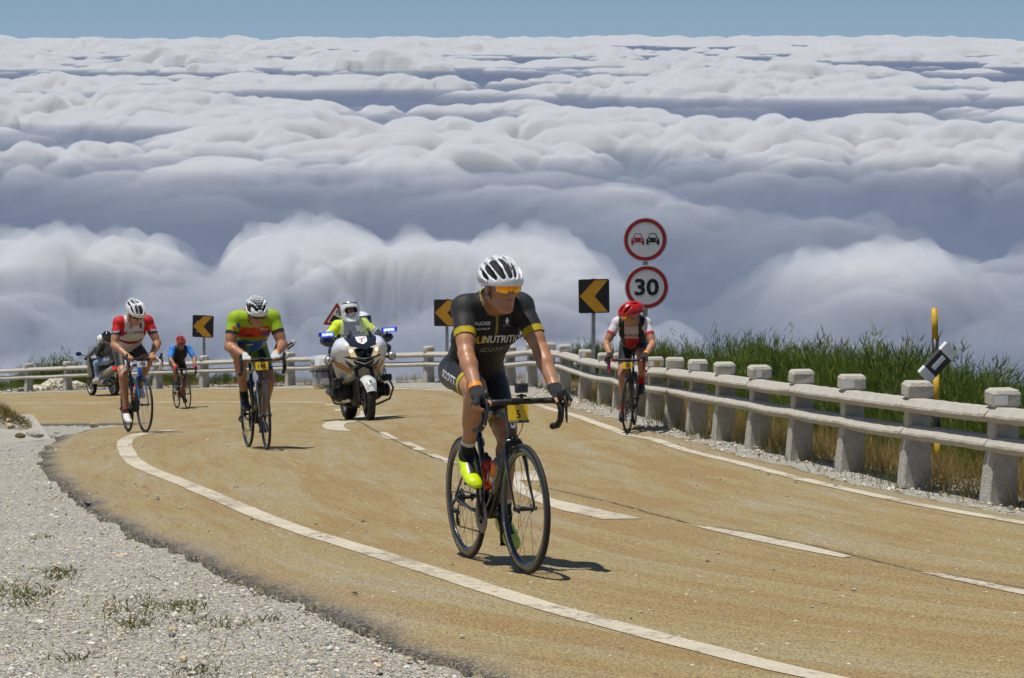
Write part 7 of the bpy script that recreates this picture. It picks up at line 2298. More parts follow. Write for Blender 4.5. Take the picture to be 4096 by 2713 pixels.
# ================================================================== motorcycles and their riders
def seated(label, M_, HIP, SH, head=(.03, 0, .20), yaw=0., pitch=0., hands=None, feet=None, fat=1.12, vox=.0115, col=None, elbow=(-.3, .8, -.5), knee=(1, .3, .4), skin=2, lean_y=0.0, alen=(.30, .27), hand_r=.045, boots=.62):
    """fully clothed rider on a seat; hands and feet are dicts r/l of points"""
    H = np.array(HIP, float); Sc = np.array(SH, float)
    t = Sc - H; L = np.linalg.norm(t); t /= L
    b = np.cross(t, Y3); b = -b if b[0] > 0 else b
    lo = np.minimum(H, Sc) - .75; hi = np.maximum(H, Sc) + .75
    lo[2] = .05
    fd = Field(lo, hi, vox)
    T, HP = ID['torso'], ID['hip']
    fd.cone(H, H + t * .14, .118 * fat, .112 * fat, HP, .04, Y3, 1.35)
    for s in (-1, 1): fd.ell(H + np.array([-.06, s * .08, .0]), (.11 * fat, .10 * fat, .10 * fat), HP, .04)
    fd.cone(H + t * .1, H + t * L * .55, .112 * fat, .118 * fat, T, .05, Y3, 1.28)
    fd.cone(H + t * L * .5, Sc - t * .05, .118 * fat, .110 * fat, T, .05, Y3, 1.45)
    A = head_axes(yaw, pitch)
    HC = Sc + np.array(head)
    nb = Sc + t * .03
    fd.cone(nb, HC + A @ np.array([-.02, 0, -.06]), .072, .062, ID['neck'], .04)
    P = add_head(fd, HC, A, 1.0, ears=False)
    J = {}
    for s, q in ((-1, 'r'), (1, 'l')):
        sh = Sc + Y3 * s * .185
        fd.cone(nb, sh, .060 * fat, .062 * fat, T, .05)
        hd = np.array(hands[q]); ft = np.array(feet[q])
        d = hd - sh; wr = hd - d / np.linalg.norm(d) * .07
        el = np.array(ik(sh, wr, alen[0], alen[1], (elbow[0], s * elbow[1], elbow[2])))
        arm(fd, sh, el, wr, q, fat * 1.12)
        pf = ID['palm_' + q]
        X_ = np.array([1., 0, 0])
        fd.cone(wr, hd, .034, .040, pf, .02)
        for k in range(4):
            y = (k - 1.5) * .022
            k0 = hd + np.array([.01, s * -y, .018]); k1 = hd + np.array([.045, s * -y, .004]); k2 = hd + np.array([.042, s * -y, -.026]); k3 = hd + np.array([.012, s * -y, -.034])
            fd.cone(k0, k1, .013, .012, pf, .006); fd.cone(k1, k2, .012, .011, pf, .005); fd.cone(k2, k3, .011, .010, pf, .005)
        fd.cone(hd + np.array([-.01, s * -.035, 0]), hd + np.array([.025, s * -.048, -.022]), .014, .011, pf, .008)
        hip = H + Y3 * s * .095
        ank = ft + np.array([-.07, 0, .09])
        kn = np.array(ik(hip, ank, .44, .43, (knee[0], s * knee[1], knee[2])))
        leg(fd, hip, kn, ank, q, fat * 1.06)
        f_ = ID['foot_' + q]
        fd.cone(ank, ank + np.array([.0, 0, -.05]), .046, .045, f_, .03)
        fd.cone(ft + np.array([-.10, 0, .035]), ft + np.array([.10, s * .01, .026]), .040, .034, f_, .03, Y3, 1.15)
        J[q] = (sh, el, wr, hip, kn, ank, ft, hd)
    V, Q, lab = fd.mesh(); V = relax(V, Q, 1); N = vnormals(V, Q)
    body = link('person', np_mesh('person', V, Q, M_SKIN[skin], True)); body.matrix_world = M_
    tag(body, label, 'person')
    along = np.full(len(V), -1.0)
    for q in 'rl':
        for nm, a, b_ in (('uarm_', J[q][0], J[q][1]), ('farm_', J[q][1], J[q][2]), ('thigh_', J[q][3], J[q][4]), ('shank_', J[q][4], J[q][5])):
            m = lab == ID[nm + q]; along[m] = ((V[m] - a) @ (b_ - a)) / ((b_ - a) @ (b_ - a))
    sp = ((V - H) @ t) / L
    c = dict(V=V, sp=sp, y=V[:, 1] - H[1], lab=lab, along=along, N=N, dep=(V - H) @ b, isT=np.isin(lab, [T, HP]), isU=np.isin(lab, [ID['uarm_r'], ID['uarm_l']]), isF=np.isin(lab, [ID['farm_r'], ID['farm_l']]), isTh=np.isin(lab, [ID['thigh_r'], ID['thigh_l']]),
             isSh=np.isin(lab, [ID['shank_r'], ID['shank_l']]), isFt=np.isin(lab, [ID['foot_r'], ID['foot_l']]), isN=lab == ID['neck'], isP=np.isin(lab, [ID['palm_r'], ID['palm_l']]), P=P, A=A, HC=HC, J=J, body=body)
    cc = col(c)
    up = (c['isT'] & (sp > .1)) | c['isU'] | c['isF'] | (c['isN'] & (((V - nb) @ (HC - nb)) / ((HC - nb) @ (HC - nb)) < .35))
    wr1 = vnoise((V[:, 0] - V[:, 2]) * 12, V[:, 1] * 16 + V[:, 2] * 5, 3) + .6 * vnoise(V[:, 2] * 26, V[:, 1] * 26 + V[:, 0] * 9, 4)
    jo = patch('jacket', V, Q, up, .012 + .006 * wr1, attr_mat('jacket_cloth', .6, .1, .4, wrinkle=.7), body, cc, N)
    patch('trousers', V, Q, (c['isT'] & (sp <= .13)) | c['isTh'] | (c['isSh'] & (along < boots + .3)), .010 + .005 * wr1, attr_mat('trouser_cloth', .8, .1, .3, wrinkle=.7), body, cc, N)
    for q in 'rl':
        patch('boot', V, Q, (lab == ID['foot_' + q]) | ((lab == ID['shank_' + q]) & (along > boots)), .014, attr_mat('boot_leather', .45, 0, .5), body, cc, N)
        patch('glove', V, Q, lab == ID['palm_' + q], .004, attr_mat('glove_leather', .55, 0, .4), body, cc, N)
    c['jacket'] = jo
    c['bvh_j'] = BVHTree.FromPolygons([v.co.copy() for v in jo.data.vertices], [tuple(p.vertices) for p in jo.data.polygons])
    return c
def moto_helmet(c, m_shell, m_visor, sz=1.0, open_face=True, stripe=None, vox=.008, visor_up=True):
    """full-face helmet with eye opening and a visor, raised or shut"""
    P, A, body = c['P'], c['A'], c['body']; HC = c['HC']
    fd = Field((-.20, -.17, -.20), (.22, .17, .22), vox)
    fd.ell((-.012, 0, .030), (.150, .126, .142), 1, .02); fd.ell((.055, 0, -.075), (.100, .098, .075), 1, .04); fd.ell((-.02, 0, -.06), (.125, .112, .10), 1, .03)
    fd.cut((0, 0, -.135), (.0, 0, -1)); fd.ell((.0, 0, .01), (.122, .102, .118), 1, .005, neg=True); fd.cone((-.01, 0, -.05), (-.01, 0, -.2), .088, .088, 1, .01, neg=True)
    if open_face:
        fd.cone((.12, -.055, .018), (.12, .055, .018), .040, .040, 1, .01, neg=True); fd.cone((.18, -.05, .012), (.18, .05, .012), .048, .048, 1, .01, neg=True)
        if visor_up: fd.cone((.15, -.05, -.06), (.15, .05, -.06), .058, .058, 1, .01, neg=True)
    V, Q, _ = fd.mesh(); V = relax(V, Q, 2)
    fm = np.zeros(len(Q), int); ctr = V[Q].mean(1)
    inner = np.sqrt(((ctr - np.array([0, 0, .01])) / np.array([.128, .108, .124])) ** 2 @ np.ones(3)) < 1.02
    fm[inner] = 1
    mats = [m_shell, M_LINER]
    if stripe is not None: fm[(~inner) & (np.abs(ctr[:, 2] - .03 - .25 * ctr[:, 0]) < .014)] = 2; mats.append(stripe)
    h = link('helmet', np_mesh('helmet', HC + sz * V @ A.T, Q, mats, True, fm), body)
    vs, fs = [], []; n, k = 13, 6
    for j in range(k):
        for i in range(n):
            a = (i / (n - 1) * 2 - 1) * 1.25
            e = (R(38) + R(42) * j / (k - 1)) if visor_up else (R(-14) + R(44) * j / (k - 1))
            vs.append(tuple(HC + sz * (P((.157 * math.cos(a)) * math.cos(e) - .01, .134 * math.sin(a) * (math.cos(e) ** .5 if visor_up else 1), .150 * math.sin(e) + .03) - HC)))
    for j in range(k - 1):
        for i in range(n - 1): fs.append((j * n + i, j * n + i + 1, (j + 1) * n + i + 1, (j + 1) * n + i))
    me = bpy.data.meshes.new('visor'); me.from_pydata(vs, [], fs); me.materials.append(m_visor); me.polygons.foreach_set('use_smooth', [True] * len(fs)); me.update()
    link('visor', me, h)
    return h
def loft(sections, xs, mats, fmat, sub=4):
    """mirrored hull from half sections [(y,z)...] at stations xs, smoothed both ways"""
    S_ = np.array(sections, float)                                # station, point, (y,z)
    def cr(Pn, n):
        E = np.concatenate([2 * Pn[:1] - Pn[1:2], Pn, 2 * Pn[-1:] - Pn[-2:-1]]); out = []
        for i in range(1, len(E) - 2):
            for tq in np.arange(n) / n:
                a, b, c, d = E[i - 1], E[i], E[i + 1], E[i + 2]
                out.append(.5 * (2 * b + (c - a) * tq + (2 * a - 5 * b + 4 * c - d) * tq ** 2 + (3 * b - 3 * c + d - a) * tq ** 3))
        out.append(E[-2]); return np.array(out)
    X_ = np.repeat(np.array(xs, float)[:, None, None], S_.shape[1], 1)
    G_ = np.concatenate([X_, S_], -1)
    G_ = cr(G_, sub)
    G_ = np.swapaxes(cr(np.swapaxes(G_, 0, 1), sub), 0, 1)
    full = np.concatenate([G_[:, ::-1][:, :-1] * np.array([1, -1, 1]), G_], 1)
    n, k = full.shape[:2]
    idx = np.arange(n * k).reshape(n, k)
    Q = np.stack([idx[:-1, :-1], idx[1:, :-1], idx[1:, 1:], idx[:-1, 1:]], -1).reshape(-1, 4)
    V = full.reshape(-1, 3)
    c = V[Q].mean(1)
    return V, Q, fmat(c, vnf(V, Q))
def vnf(V, Q):
    f = np.cross(V[Q[:, 2]] - V[Q[:, 0]], V[Q[:, 3]] - V[Q[:, 1]]); return f / (np.linalg.norm(f, axis=1, keepdims=True) + 1e-9)
def moto_wheel(parent, M_, r, w, mrim, spokes=5):
    ro = r - .075
    rim = MB(); rim.lathe([(ro + .012, -w * .36), (ro - .012, -w * .33), (ro - .02, -w * .2), (ro - .02, w * .2), (ro - .012, w * .33), (ro + .012, w * .36), (ro, 0), (ro + .012, -w * .36)], axis='y', n=40)
    for k in range(spokes):
        a = 2 * math.pi * k / spokes
        for e in (-.16, .16): rim.tube([(.05 * math.cos(a), 0, .05 * math.sin(a)), ((ro - .01) * math.cos(a + e), 0, (ro - .01) * math.sin(a + e))], [.022, .014], 6)
    rim.lathe([(0, -.07), (.045, -.07), (.05, 0), (.045, .07), (0, .07)], axis='y', n=20)
    wo = rim.build('wheel', mrim, parent); wo.matrix_local = M_
    n = 9; pr = []
    for i in range(n + 1):
        a = -1.25 + 2.5 * i / n
        pr.append((ro + .006 + (r - ro - .006) * (math.cos(a) - math.cos(1.25)) / (1 - math.cos(1.25)) * .85 + (.15 * (r - ro) if abs(a) < 1.2 else 0), w / 2 * math.sin(a) / math.sin(1.25)))
    pr[0] = (ro + .004, -w * .40); pr[-1] = (ro + .004, w * .40)
    MB().lathe(pr + [pr[0]], axis='y', n=48).build('tyre', M_TYRE, wo)
    # tread grooves
    g = MB()
    for k in range(30):
        a = 2 * math.pi * k / 30
        for s in (-1, 1):
            p = []
            for t in (0.08, .3, .55): p.append(((r + .0012 - .05 * (t) ** 2.4) * math.cos(a + t * .16), s * w * .5 * t * 1.3, (r + .0012 - .05 * t ** 2.4) * math.sin(a + t * .16)))
            g.tube(p, .0035, 4, flat=.4)
    g.build('tread_groove', M_LINER, wo)
    return wo
M_MWHITE = mat('white_motorcycle_paint', (0.70, 0.71, 0.71), .22, coat=.6, var=.04, scale=4, dirt=(.5, .47, .4, .25))
M_MSILV = mat('silver_motorcycle_paint', (0.46, 0.46, 0.45), .28, .15, coat=.5, var=.08, scale=5, dirt=(.3, .26, .2, .3))
M_MNAVY = mat('navy_fairing', (0.012, 0.014, 0.028), .18, coat=.7, var=.1)
M_ENG = mat('engine_dark', (0.035, 0.033, 0.03), .5, .4, var=.35, scale=14)
M_CHR = mat('chrome', (0.62, 0.62, 0.62), .15, 1.0, var=.05)
M_SCREEN = None
def mat_screen():
    m = bpy.data.materials.new('windscreen'); m.use_nodes = True; b = m.node_tree.nodes['Principled BSDF']
    b.inputs['Base Color'].default_value = (.55, .62, .70, 1); b.inputs['Roughness'].default_value = .06; b.inputs['Alpha'].default_value = .16; b.inputs['Coat Weight'].default_value = .4
    return m
M_SCREEN = mat_screen()
M_ORG = mat('orange_stripe', (0.75, 0.16, 0.01), .35, coat=.4); M_DGRN = mat('dark_green_stripe', (0.01, 0.09, 0.03), .35, coat=.4)
M_HL = mat('headlamp_reflector', (0.75, 0.66, 0.5), .2, .6, emit=(1.0, .78, .45, .35), var=.35, scale=38)
M_HLON = mat('lit_headlamp', (1, .9, .7), .3, emit=(1.0, .86, .58, 3.2))
M_BLUELED = mat('blue_beacon_led', (.3, .4, 1), .3, emit=(.025, .04, 1.0, 9.0)); M_BLUEW = mat('blue_beacon_core', (.8, .9, 1), .3, emit=(.45, .55, 1.0, 4.0))
M_BLUEG = mat('blue_beacon_glass', (0.004, 0.006, 0.16), .12, coat=.5, emit=(.02, .02, 1.0, .22))
M_LED = mat('white_led_lamp', (.7, .72, .74), .2, .3)
def shield(name, w, h, Mx, m, parent):
    pts = [(-.5, .5), (-.25, .46), (0, .5), (.25, .46), (.5, .5), (.5, 0), (.38, -.25), (0, -.5), (-.38, -.25), (-.5, 0)]
    return MB().prism([(x * w, y * h) for x, y in pts][::-1], .002, Mx).build(name, m, parent)

def police_motorcycle():
    pr, pf = Vector(PW(1405, 1675, 36.35)), Vector(PW(1481, 1687, 35.05))
    for p in (pr, pf): p.z = float(S(p.x, p.y)) + .013
    X = (pf - pr).normalized(); Y = Vector((0, 0, 1)).cross(X).normalized(); Z = X.cross(Y)
    wb = 1.485
    c0 = pf - X * wb
    Mm = Matrix.Translation(c0) @ Matrix(((X.x, Y.x, Z.x, 0), (X.y, Y.y, Z.y, 0), (X.z, Y.z, Z.z, 0), (0, 0, 0, 1))) @ Matrix.Rotation(R(2.6), 4, 'X') @ Matrix.Translation((wb, 0, 0)) @ Matrix.Scale(1.08, 4) @ Matrix.Translation((-wb, 0, 0))
    t = tag(empty('police_motorcycle'), 'white police touring motorcycle with blue lights, lit headlamps and number 7', 'motorcycle'); t.matrix_world = Mm
    RF, RR = .300, .318
    moto_wheel(t, Matrix.Translation((wb, 0, RF)) @ Matrix.Rotation(R(-3), 4, 'Z'), RF, .128, M_MATT); moto_wheel(t, Matrix.Translation((0, 0, RR)), RR, .185, M_MATT)
    # fairing hull
    xs = [.74, .92, 1.10, 1.26, 1.37, 1.43]
    sec = [[(0, 1.02), (.12, 1.02), (.21, .98), (.27, .88), (.27, .72), (.21, .56), (0, .56)],
           [(0, 1.17), (.15, 1.16), (.29, 1.09), (.37, .95), (.355, .76), (.26, .54), (0, .57)],
           [(0, 1.215), (.17, 1.20), (.33, 1.15), (.40, 1.00), (.35, .80), (.24, .57), (0, .61)],
           [(0, 1.165), (.16, 1.16), (.29, 1.13), (.345, 1.02), (.28, .84), (.17, .66), (0, .72)],
           [(0, 1.085), (.14, 1.085), (.235, 1.075), (.265, 1.00), (.19, .875), (.10, .795), (0, .80)],
           [(0, 1.01), (.07, 1.01), (.12, 1.0), (.13, .965), (.09, .90), (.05, .87), (0, .87)]]
    def fm(c, n):
        m = np.zeros(len(c), int)
        ay = np.abs(c[:, 1])
        m[(c[:, 2] < .86 - .10 * (c[:, 0] - 1.1))] = 1
        m[(n[:, 2] > .12) & (ay < .225 - .25 * np.maximum(c[:, 0] - 1.25, 0)) & (c[:, 0] > .95)] = 2
        m[(c[:, 0] > 1.30) & (c[:, 2] < .91)] = 2
        return m
    V, Q, m = loft(sec, xs, None, fm, 9)
    hull = link('fairing', np_mesh('fairing', V, Q, [M_MWHITE, M_MSILV, M_MNAVY], True, m), t)
    bv = BVHTree.FromPolygons([Vector(p) for p in V], [tuple(map(int, q)) for q in Q])
    for s in (-1, 1):
        # stripes swept back along the lower fairing
        for dz, w, mm in ((0, .018, M_ORG), (.020, .007, M_DGRN), (-.020, .007, M_DGRN)):
            project_poly('stripe', [(-.10, -.115 + dz - w), (.16, .07 + dz - w), (.16, .07 + dz + w), (-.10, -.115 + dz + w)] if s > 0 else [(-.16, .07 + dz - w), (.10, -.115 + dz - w), (.10, -.115 + dz + w), (-.16, .07 + dz + w)], (2.0, s * .26, .80), (0, 1, 0), (0, 0, 1), (-1, 0, 0), bv, mm, hull, .004, .02)
        # white cheek below the lamp
        project_poly('cheek', [(-.075, -.06), (.06, .045), (.075, .075), (-.055, .03)] if s > 0 else [(.075, -.06), (-.06, .045), (-.075, .075), (.055, .03)], (2.0, s * .20, .835), (0, 1, 0), (0, 0, 1), (-1, 0, 0), bv, M_MWHITE, hull, .008, .02)
        # lamps
        pts = [(.018, .892), (.175, .905), (.242, 1.062), (.055, 1.005)]
        project_poly('headlamp', [(s * y - s * .125, z - .965) for y, z in (pts if s > 0 else pts[::-1])], (2.0, s * .125, .965), (0, 1, 0), (0, 0, 1), (-1, 0, 0), bv, M_HL, t, .016, .012)
        for dy, dz, r in ((.105, .948, .034), (.175, .99, .022)):
            h, n, _, _ = bv.ray_cast(Vector((2, s * dy, dz)), Vector((-1, 0, 0)))
            if h: MB().ball(tuple(h + n * .018), (.010, r * .8, r), 14, 10).build('lamp_bulb', M_HLON, t)
        # side LED lamps, horns
        b_ = MB(); b_.lathe([(0, .0), (.058, .0), (.063, .03), (.060, .055), (.055, .060)], (1.10, s * .455, .875), 'x', 22); lo = b_.build('auxiliary_lamp', M_BLPL, t)
        MB().lathe([(0, .056), (.052, .056), (.052, .061), (0, .063)], (1.10, s * .455, .875), 'x', 22).build('lamp_glass', M_LED, lo)
        d_ = MB()
        for k in range(12):
            a = 2 * math.pi * k / 9 if k < 9 else 2 * math.pi * k / 3
            rr = .038 if k < 9 else .014
            d_.ball((1.166, s * .455 + rr * math.cos(a), .875 + rr * math.sin(a)), (.003, .008, .008), 8, 6)
        d_.build('led', M_BLPL, lo)
        MB().tube([(1.10, s * .30, .86), (1.10, s * .42, .875)], .014, 8).build('lamp_bracket', M_BLPL, t)
        b_ = MB(); b_.box((1.12, s * .36, .575), (.14, .13, .095), bev=.02); b_.lathe([(.02, .0), (.045, .05), (.047, .055), (.03, .045)], (1.17, s * .36, .575), 'x', 18); b_.build('siren_horn', M_BLPL, t)
        # mirror and beacon
        MB().tube([(1.08, s * .34, 1.10), (1.06, s * .46, 1.14), (1.05, s * .50, 1.16)], [.05, .06, .04], 12, flat=.55).build('mirror', M_MNAVY, t)
        st = MB().tube([(1.09, s * .36, 1.13), (1.10, s * .43, 1.22)], .012, 8).build('beacon_stalk', M_BLPL, t)
        bb = MB().box((1.10, s * .455, 1.245), (.07, .215, .066), bev=.012).build('beacon', M_BLUEG, t)
        MB().box((1.1365, s * .445, 1.245), (.004, .165, .046)).build('beacon_light', M_BLUELED, bb)
        m2 = MB()
        for k in range(3): m2.ball((1.139, s * (.395 + .048 * k), 1.245), (.003, .017, .012), 10, 6)
        m2.build('beacon_led', M_BLUEW, bb)
        # boxer cylinder, crash bar, footrest, exhaust side
        e = MB(); e.tube([(.98, s * .12, .43), (.98, s * .36, .40)], [.085, .085], 14); e.lathe([(.09, 0), (.095, .02), (.07, .05), (0, .055)] if s > 0 else [(0, -.055), (.07, -.05), (.095, -.02), (.09, 0)], (.98, s * .36, .40), 'y', 18)
        for k in range(5): e.box((.98, s * (.18 + .035 * k), .415), (.20, .010, .20), bev=.01)
        e.build('cylinder', M_ENG, t)
        MB().tube([(1.12, s * .18, .62), (1.10, s * .40, .55), (1.04, s * .46, .42), (1.02, s * .40, .27), (1.05, s * .18, .20), (1.06, s * .05, .19)], .016, 10).build('crash_bar', M_STEELD, t)
        # panniers
        pn = MB(); pn.box((.12, s * .385, .70), (.50, .235, .46), bev=.06, taper=.86); po = pn.build('pannier', M_MSILV, t)
        MB().box((.13, s * .392, .86), (.50, .235, .20), bev=.055, taper=.90).build('pannier_lid', M_MWHITE, po)
        MB().box((.12, s * .388, .735), (.508, .24, .028), bev=.008).build('pannier_seam', M_BLPL, po)
        MB().tube([(.42, s * .36, .50), (.42, s * .50, .55), (.30, s * .52, .66), (.28, s * .46, .80)], .012, 8).build('pannier_guard', M_CHR, t)
        fl = MB(); fl.tube([(1.24, s * .105, .90), (1.485, s * .115, .30)], [.026, .030], 12); fl.tube([(1.485, s * .07, .30), (1.485, s * .13, .30)], .02, 10); fl.build('fork_leg', M_BLPL, t)
        MB().lathe([(.055, s * .070), (.15, s * .070), (.15, s * .074), (.055, s * .074), (.055, s * .070)], (wb, 0, RF), 'y', 36).build('brake_disc', M_STEELD, t)
    mt = Matrix.Translation((.398, -.40, .86)) 
    flat_text('lettering', 'TRANSITO', .060, Matrix.Translation((.16, -.509, .855)) @ Euler((math.pi / 2, 0, 0)).to_matrix().to_4x4(), M_INK, t, bold=.01, sx=1.2)
    # intake with chrome lip
    MB().ball((1.375, 0, .835), (.055, .155, .055), 20, 12).build('air_intake', M_LINER, t)
    MB().tube([(1.425, -.16, .895), (1.435, -.13, .845), (1.43, 0, .795), (1.435, .13, .845), (1.425, .16, .895), (1.445, 0, .872)], .0075, 8, closed=True).build('intake_lip', M_CHR, t)
    # screen with wipers' arms
    vs, fs = [], []; n, k = 15, 10
    for j in range(k):
        v_ = j / (k - 1)
        w = .245 - .10 * v_ ** 2.2
        for i in range(n):
            u_ = i / (n - 1) * 2 - 1
            vs.append((1.235 - .26 * v_ - .10 * u_ * u_ * (1 - .3 * v_), u_ * w, 1.155 + .37 * v_ - .03 * u_ * u_ - (.05 * abs(u_) ** 3 if j == k - 1 else 0)))
    for j in range(k - 1):
        for i in range(n - 1): fs.append((j * n + i, j * n + i + 1, (j + 1) * n + i + 1, (j + 1) * n + i))
    me = bpy.data.meshes.new('windscreen'); me.from_pydata(vs, [], fs); me.materials.append(M_SCREEN); me.polygons.foreach_set('use_smooth', [True] * len(fs)); me.update(); ws = link('windscreen', me, t)
    rim_ = [vs[j * n] for j in range(k)] + [vs[(k - 1) * n + i] for i in range(1, n)] + [vs[j * n + n - 1] for j in range(k - 2, -1, -1)]
    MB().tube(rim_, .0035, 6).build('screen_rim', mat('screen_edge', (.35, .38, .42), .2), ws)
    MB().tube([(1.22, -.17, 1.16), (1.175, -.125, 1.27)], [.018, .022], 8).tube([(1.22, .17, 1.16), (1.175, .13, 1.29)], [.018, .022], 8).build('screen_bracket', M_BLPL, t)
    # shield with number 7 on the nose
    h, nn, _, _ = bv.ray_cast(Vector((2, .0, 1.115)), Vector((-1, 0, 0)))
    Mx = Matrix.Translation(Vector((1.335, 0, 1.125))) @ Euler((math.pi / 2, 0, math.pi / 2)).to_matrix().to_4x4() @ Matrix.Rotation(R(-52), 4, 'X')
    so = shield('number_shield', .155, .185, Mx, M_PLW, t)
    flat_text('numeral', '7', .115, Mx @ Matrix.Translation((0, -.005, .004)), M_PRR, so, bold=.02); flat_text('emblem', 'o', .05, Mx @ Matrix.Translation((.045, .055, .004)), M_PRR, so, bold=.02)
    # front mudguard
    md = MB(); n, k = 15, 9; vs, fs = [], []
    for i in range(n):
        a = R(20) + R(128) * i / (n - 1)
        taper = .55 + .45 * math.sin(math.pi * (i + 1) / (n + 1))
        for j in range(k):
            u_ = j / (k - 1) * 2 - 1
            r = RF + .035 - .055 * abs(u_) ** 2.2
            vs.append((wb + r * math.cos(a), u_ * .105 * taper, RF + r * math.sin(a)))
    for i in range(n - 1):
        for j in range(k - 1): fs.append((i * k + j, i * k + j + 1, (i + 1) * k + j + 1, (i + 1) * k + j))
    md.add(vs, fs, True); mo = md.build('mudguard', M_MWHITE, t)
    Mx = Matrix.Translation((wb + .255, 0, RF + .225)) @ Euler((math.pi / 2, 0, math.pi / 2)).to_matrix().to_4x4() @ Matrix.Rotation(R(-41), 4, 'X')
    flat_text('lettering', 'GNR', .055, Mx @ Matrix.Translation((0, -.025, .003)), M_INK, mo, bold=.02, sx=1.2); MB().prism(disc(20, .022), .002, Mx @ Matrix.Translation((0, .035, .002))).build('emblem', M_PRG, mo)
    # engine block, tank, seat, tail
    MB().box((.92, 0, .42), (.42, .26, .42), bev=.06).box((.55, 0, .45), (.5, .2, .3), bev=.06).build('engine', M_ENG, t)
    fd = Field((-.35, -.3, .6), (1.1, .3, 1.3), .012)
    fd.cone((.72, 0, .98), (.98, 0, 1.02), .12, .13, 1, .05, Y3, 1.3)
    V, Q, _ = fd.mesh(); link('fuel_tank', np_mesh('fuel_tank', relax(V, Q, 2), Q, M_MWHITE), t)
    fd = Field((-.5, -.3, .6), (.9, .3, 1.1), .012)
    fd.cone((.62, 0, .82), (.25, 0, .86), .085, .09, 1, .05, Y3, 1.6); fd.cone((.25, 0, .88), (-.15, 0, .92), .08, .07, 1, .05, Y3, 1.7)
    V, Q, _ = fd.mesh(); link('seat', np_mesh('seat', relax(V, Q, 2), Q, M_BLPL), t)
    MB().box((-.28, 0, .98), (.28, .36, .26), bev=.06, taper=.9).build('top_box', M_MSILV, t)
    MB().tube([(.95, -.12, .30), (.5, -.22, .30), (-.05, -.26, .42)], [.04, .05, .06], 12).build('exhaust', M_CHR, t)
    MB().tube([(1.02, -.36, 1.09), (1.05, -.16, 1.12), (1.05, .16, 1.12), (1.02, .36, 1.09)], .014, 10).build('handlebar', M_BLPL, t)
    # riders
    HV, NV = (0.62, 0.80, 0.0), (0.016, 0.022, 0.045)
    def pc(c):
        o = cols(c, NV)
        o[c['isU'] & (c['along'] < .55)] = HV; o[c['isT'] & (c['sp'] > .80) & (np.abs(c['y']) > .115)] = HV
        o[c['isU'] & (c['along'] > .55) & (c['along'] < .72)] = (0.5, 0.5, 0.5)
        o[c['isFt'] | (c['isSh'] & (c['along'] > .6))] = (.012, .012, .013); o[c['isP']] = (.012, .012, .013)
        o[c['isN']] = (.02, .03, .06)
        return o
    ft = {'r': (.70, -.27, .30), 'l': (.70, .27, .30)}
    c = seated('police motorcyclist in navy and neon yellow jacket with raised white helmet visor', Mm, (.48, 0, .88), (.60, 0, 1.35), (.075, 0, .200), yaw=R(-4), pitch=R(4), hands={'r': (1.00, -.34, 1.12), 'l': (1.00, .34, 1.12)}, feet=ft, col=pc, knee=(1, .35, .5))
    hm = moto_helmet(c, M_HWHITE, mat('smoked_visor', (0.30, 0.32, 0.36), .1, coat=.6), sz=1.10)
    bj = c['bvh_j']
    shield('badge', .075, .09, Matrix.Translation((0, 0, 0)), M_PLW, c['jacket']).matrix_local = Matrix.Translation(tuple((bj.ray_cast(Vector((2, .085, 1.30)), Vector((-1, 0, 0)))[0] or Vector((.75, .08, 1.3))) + Vector((.006, 0, 0)))) @ Euler((math.pi / 2, 0, math.pi / 2)).to_matrix().to_4x4()
    # passenger leaning out behind
    c2 = seated('police pillion rider with red-striped white helmet half hidden behind the motorcyclist', Mm, (.02, .06, .90), (.02, .22, 1.18), (.05, .07, .195), yaw=R(4), hands={'r': (.34, -.02, 1.08), 'l': (.36, .40, 1.05)}, feet={'r': (.42, -.27, .42), 'l': (.42, .27, .42)}, col=pc, knee=(1, .45, .4))
    moto_helmet(c2, M_HWHITE, M_DKLENS, stripe=M_HRED, visor_up=False)
police_motorcycle()

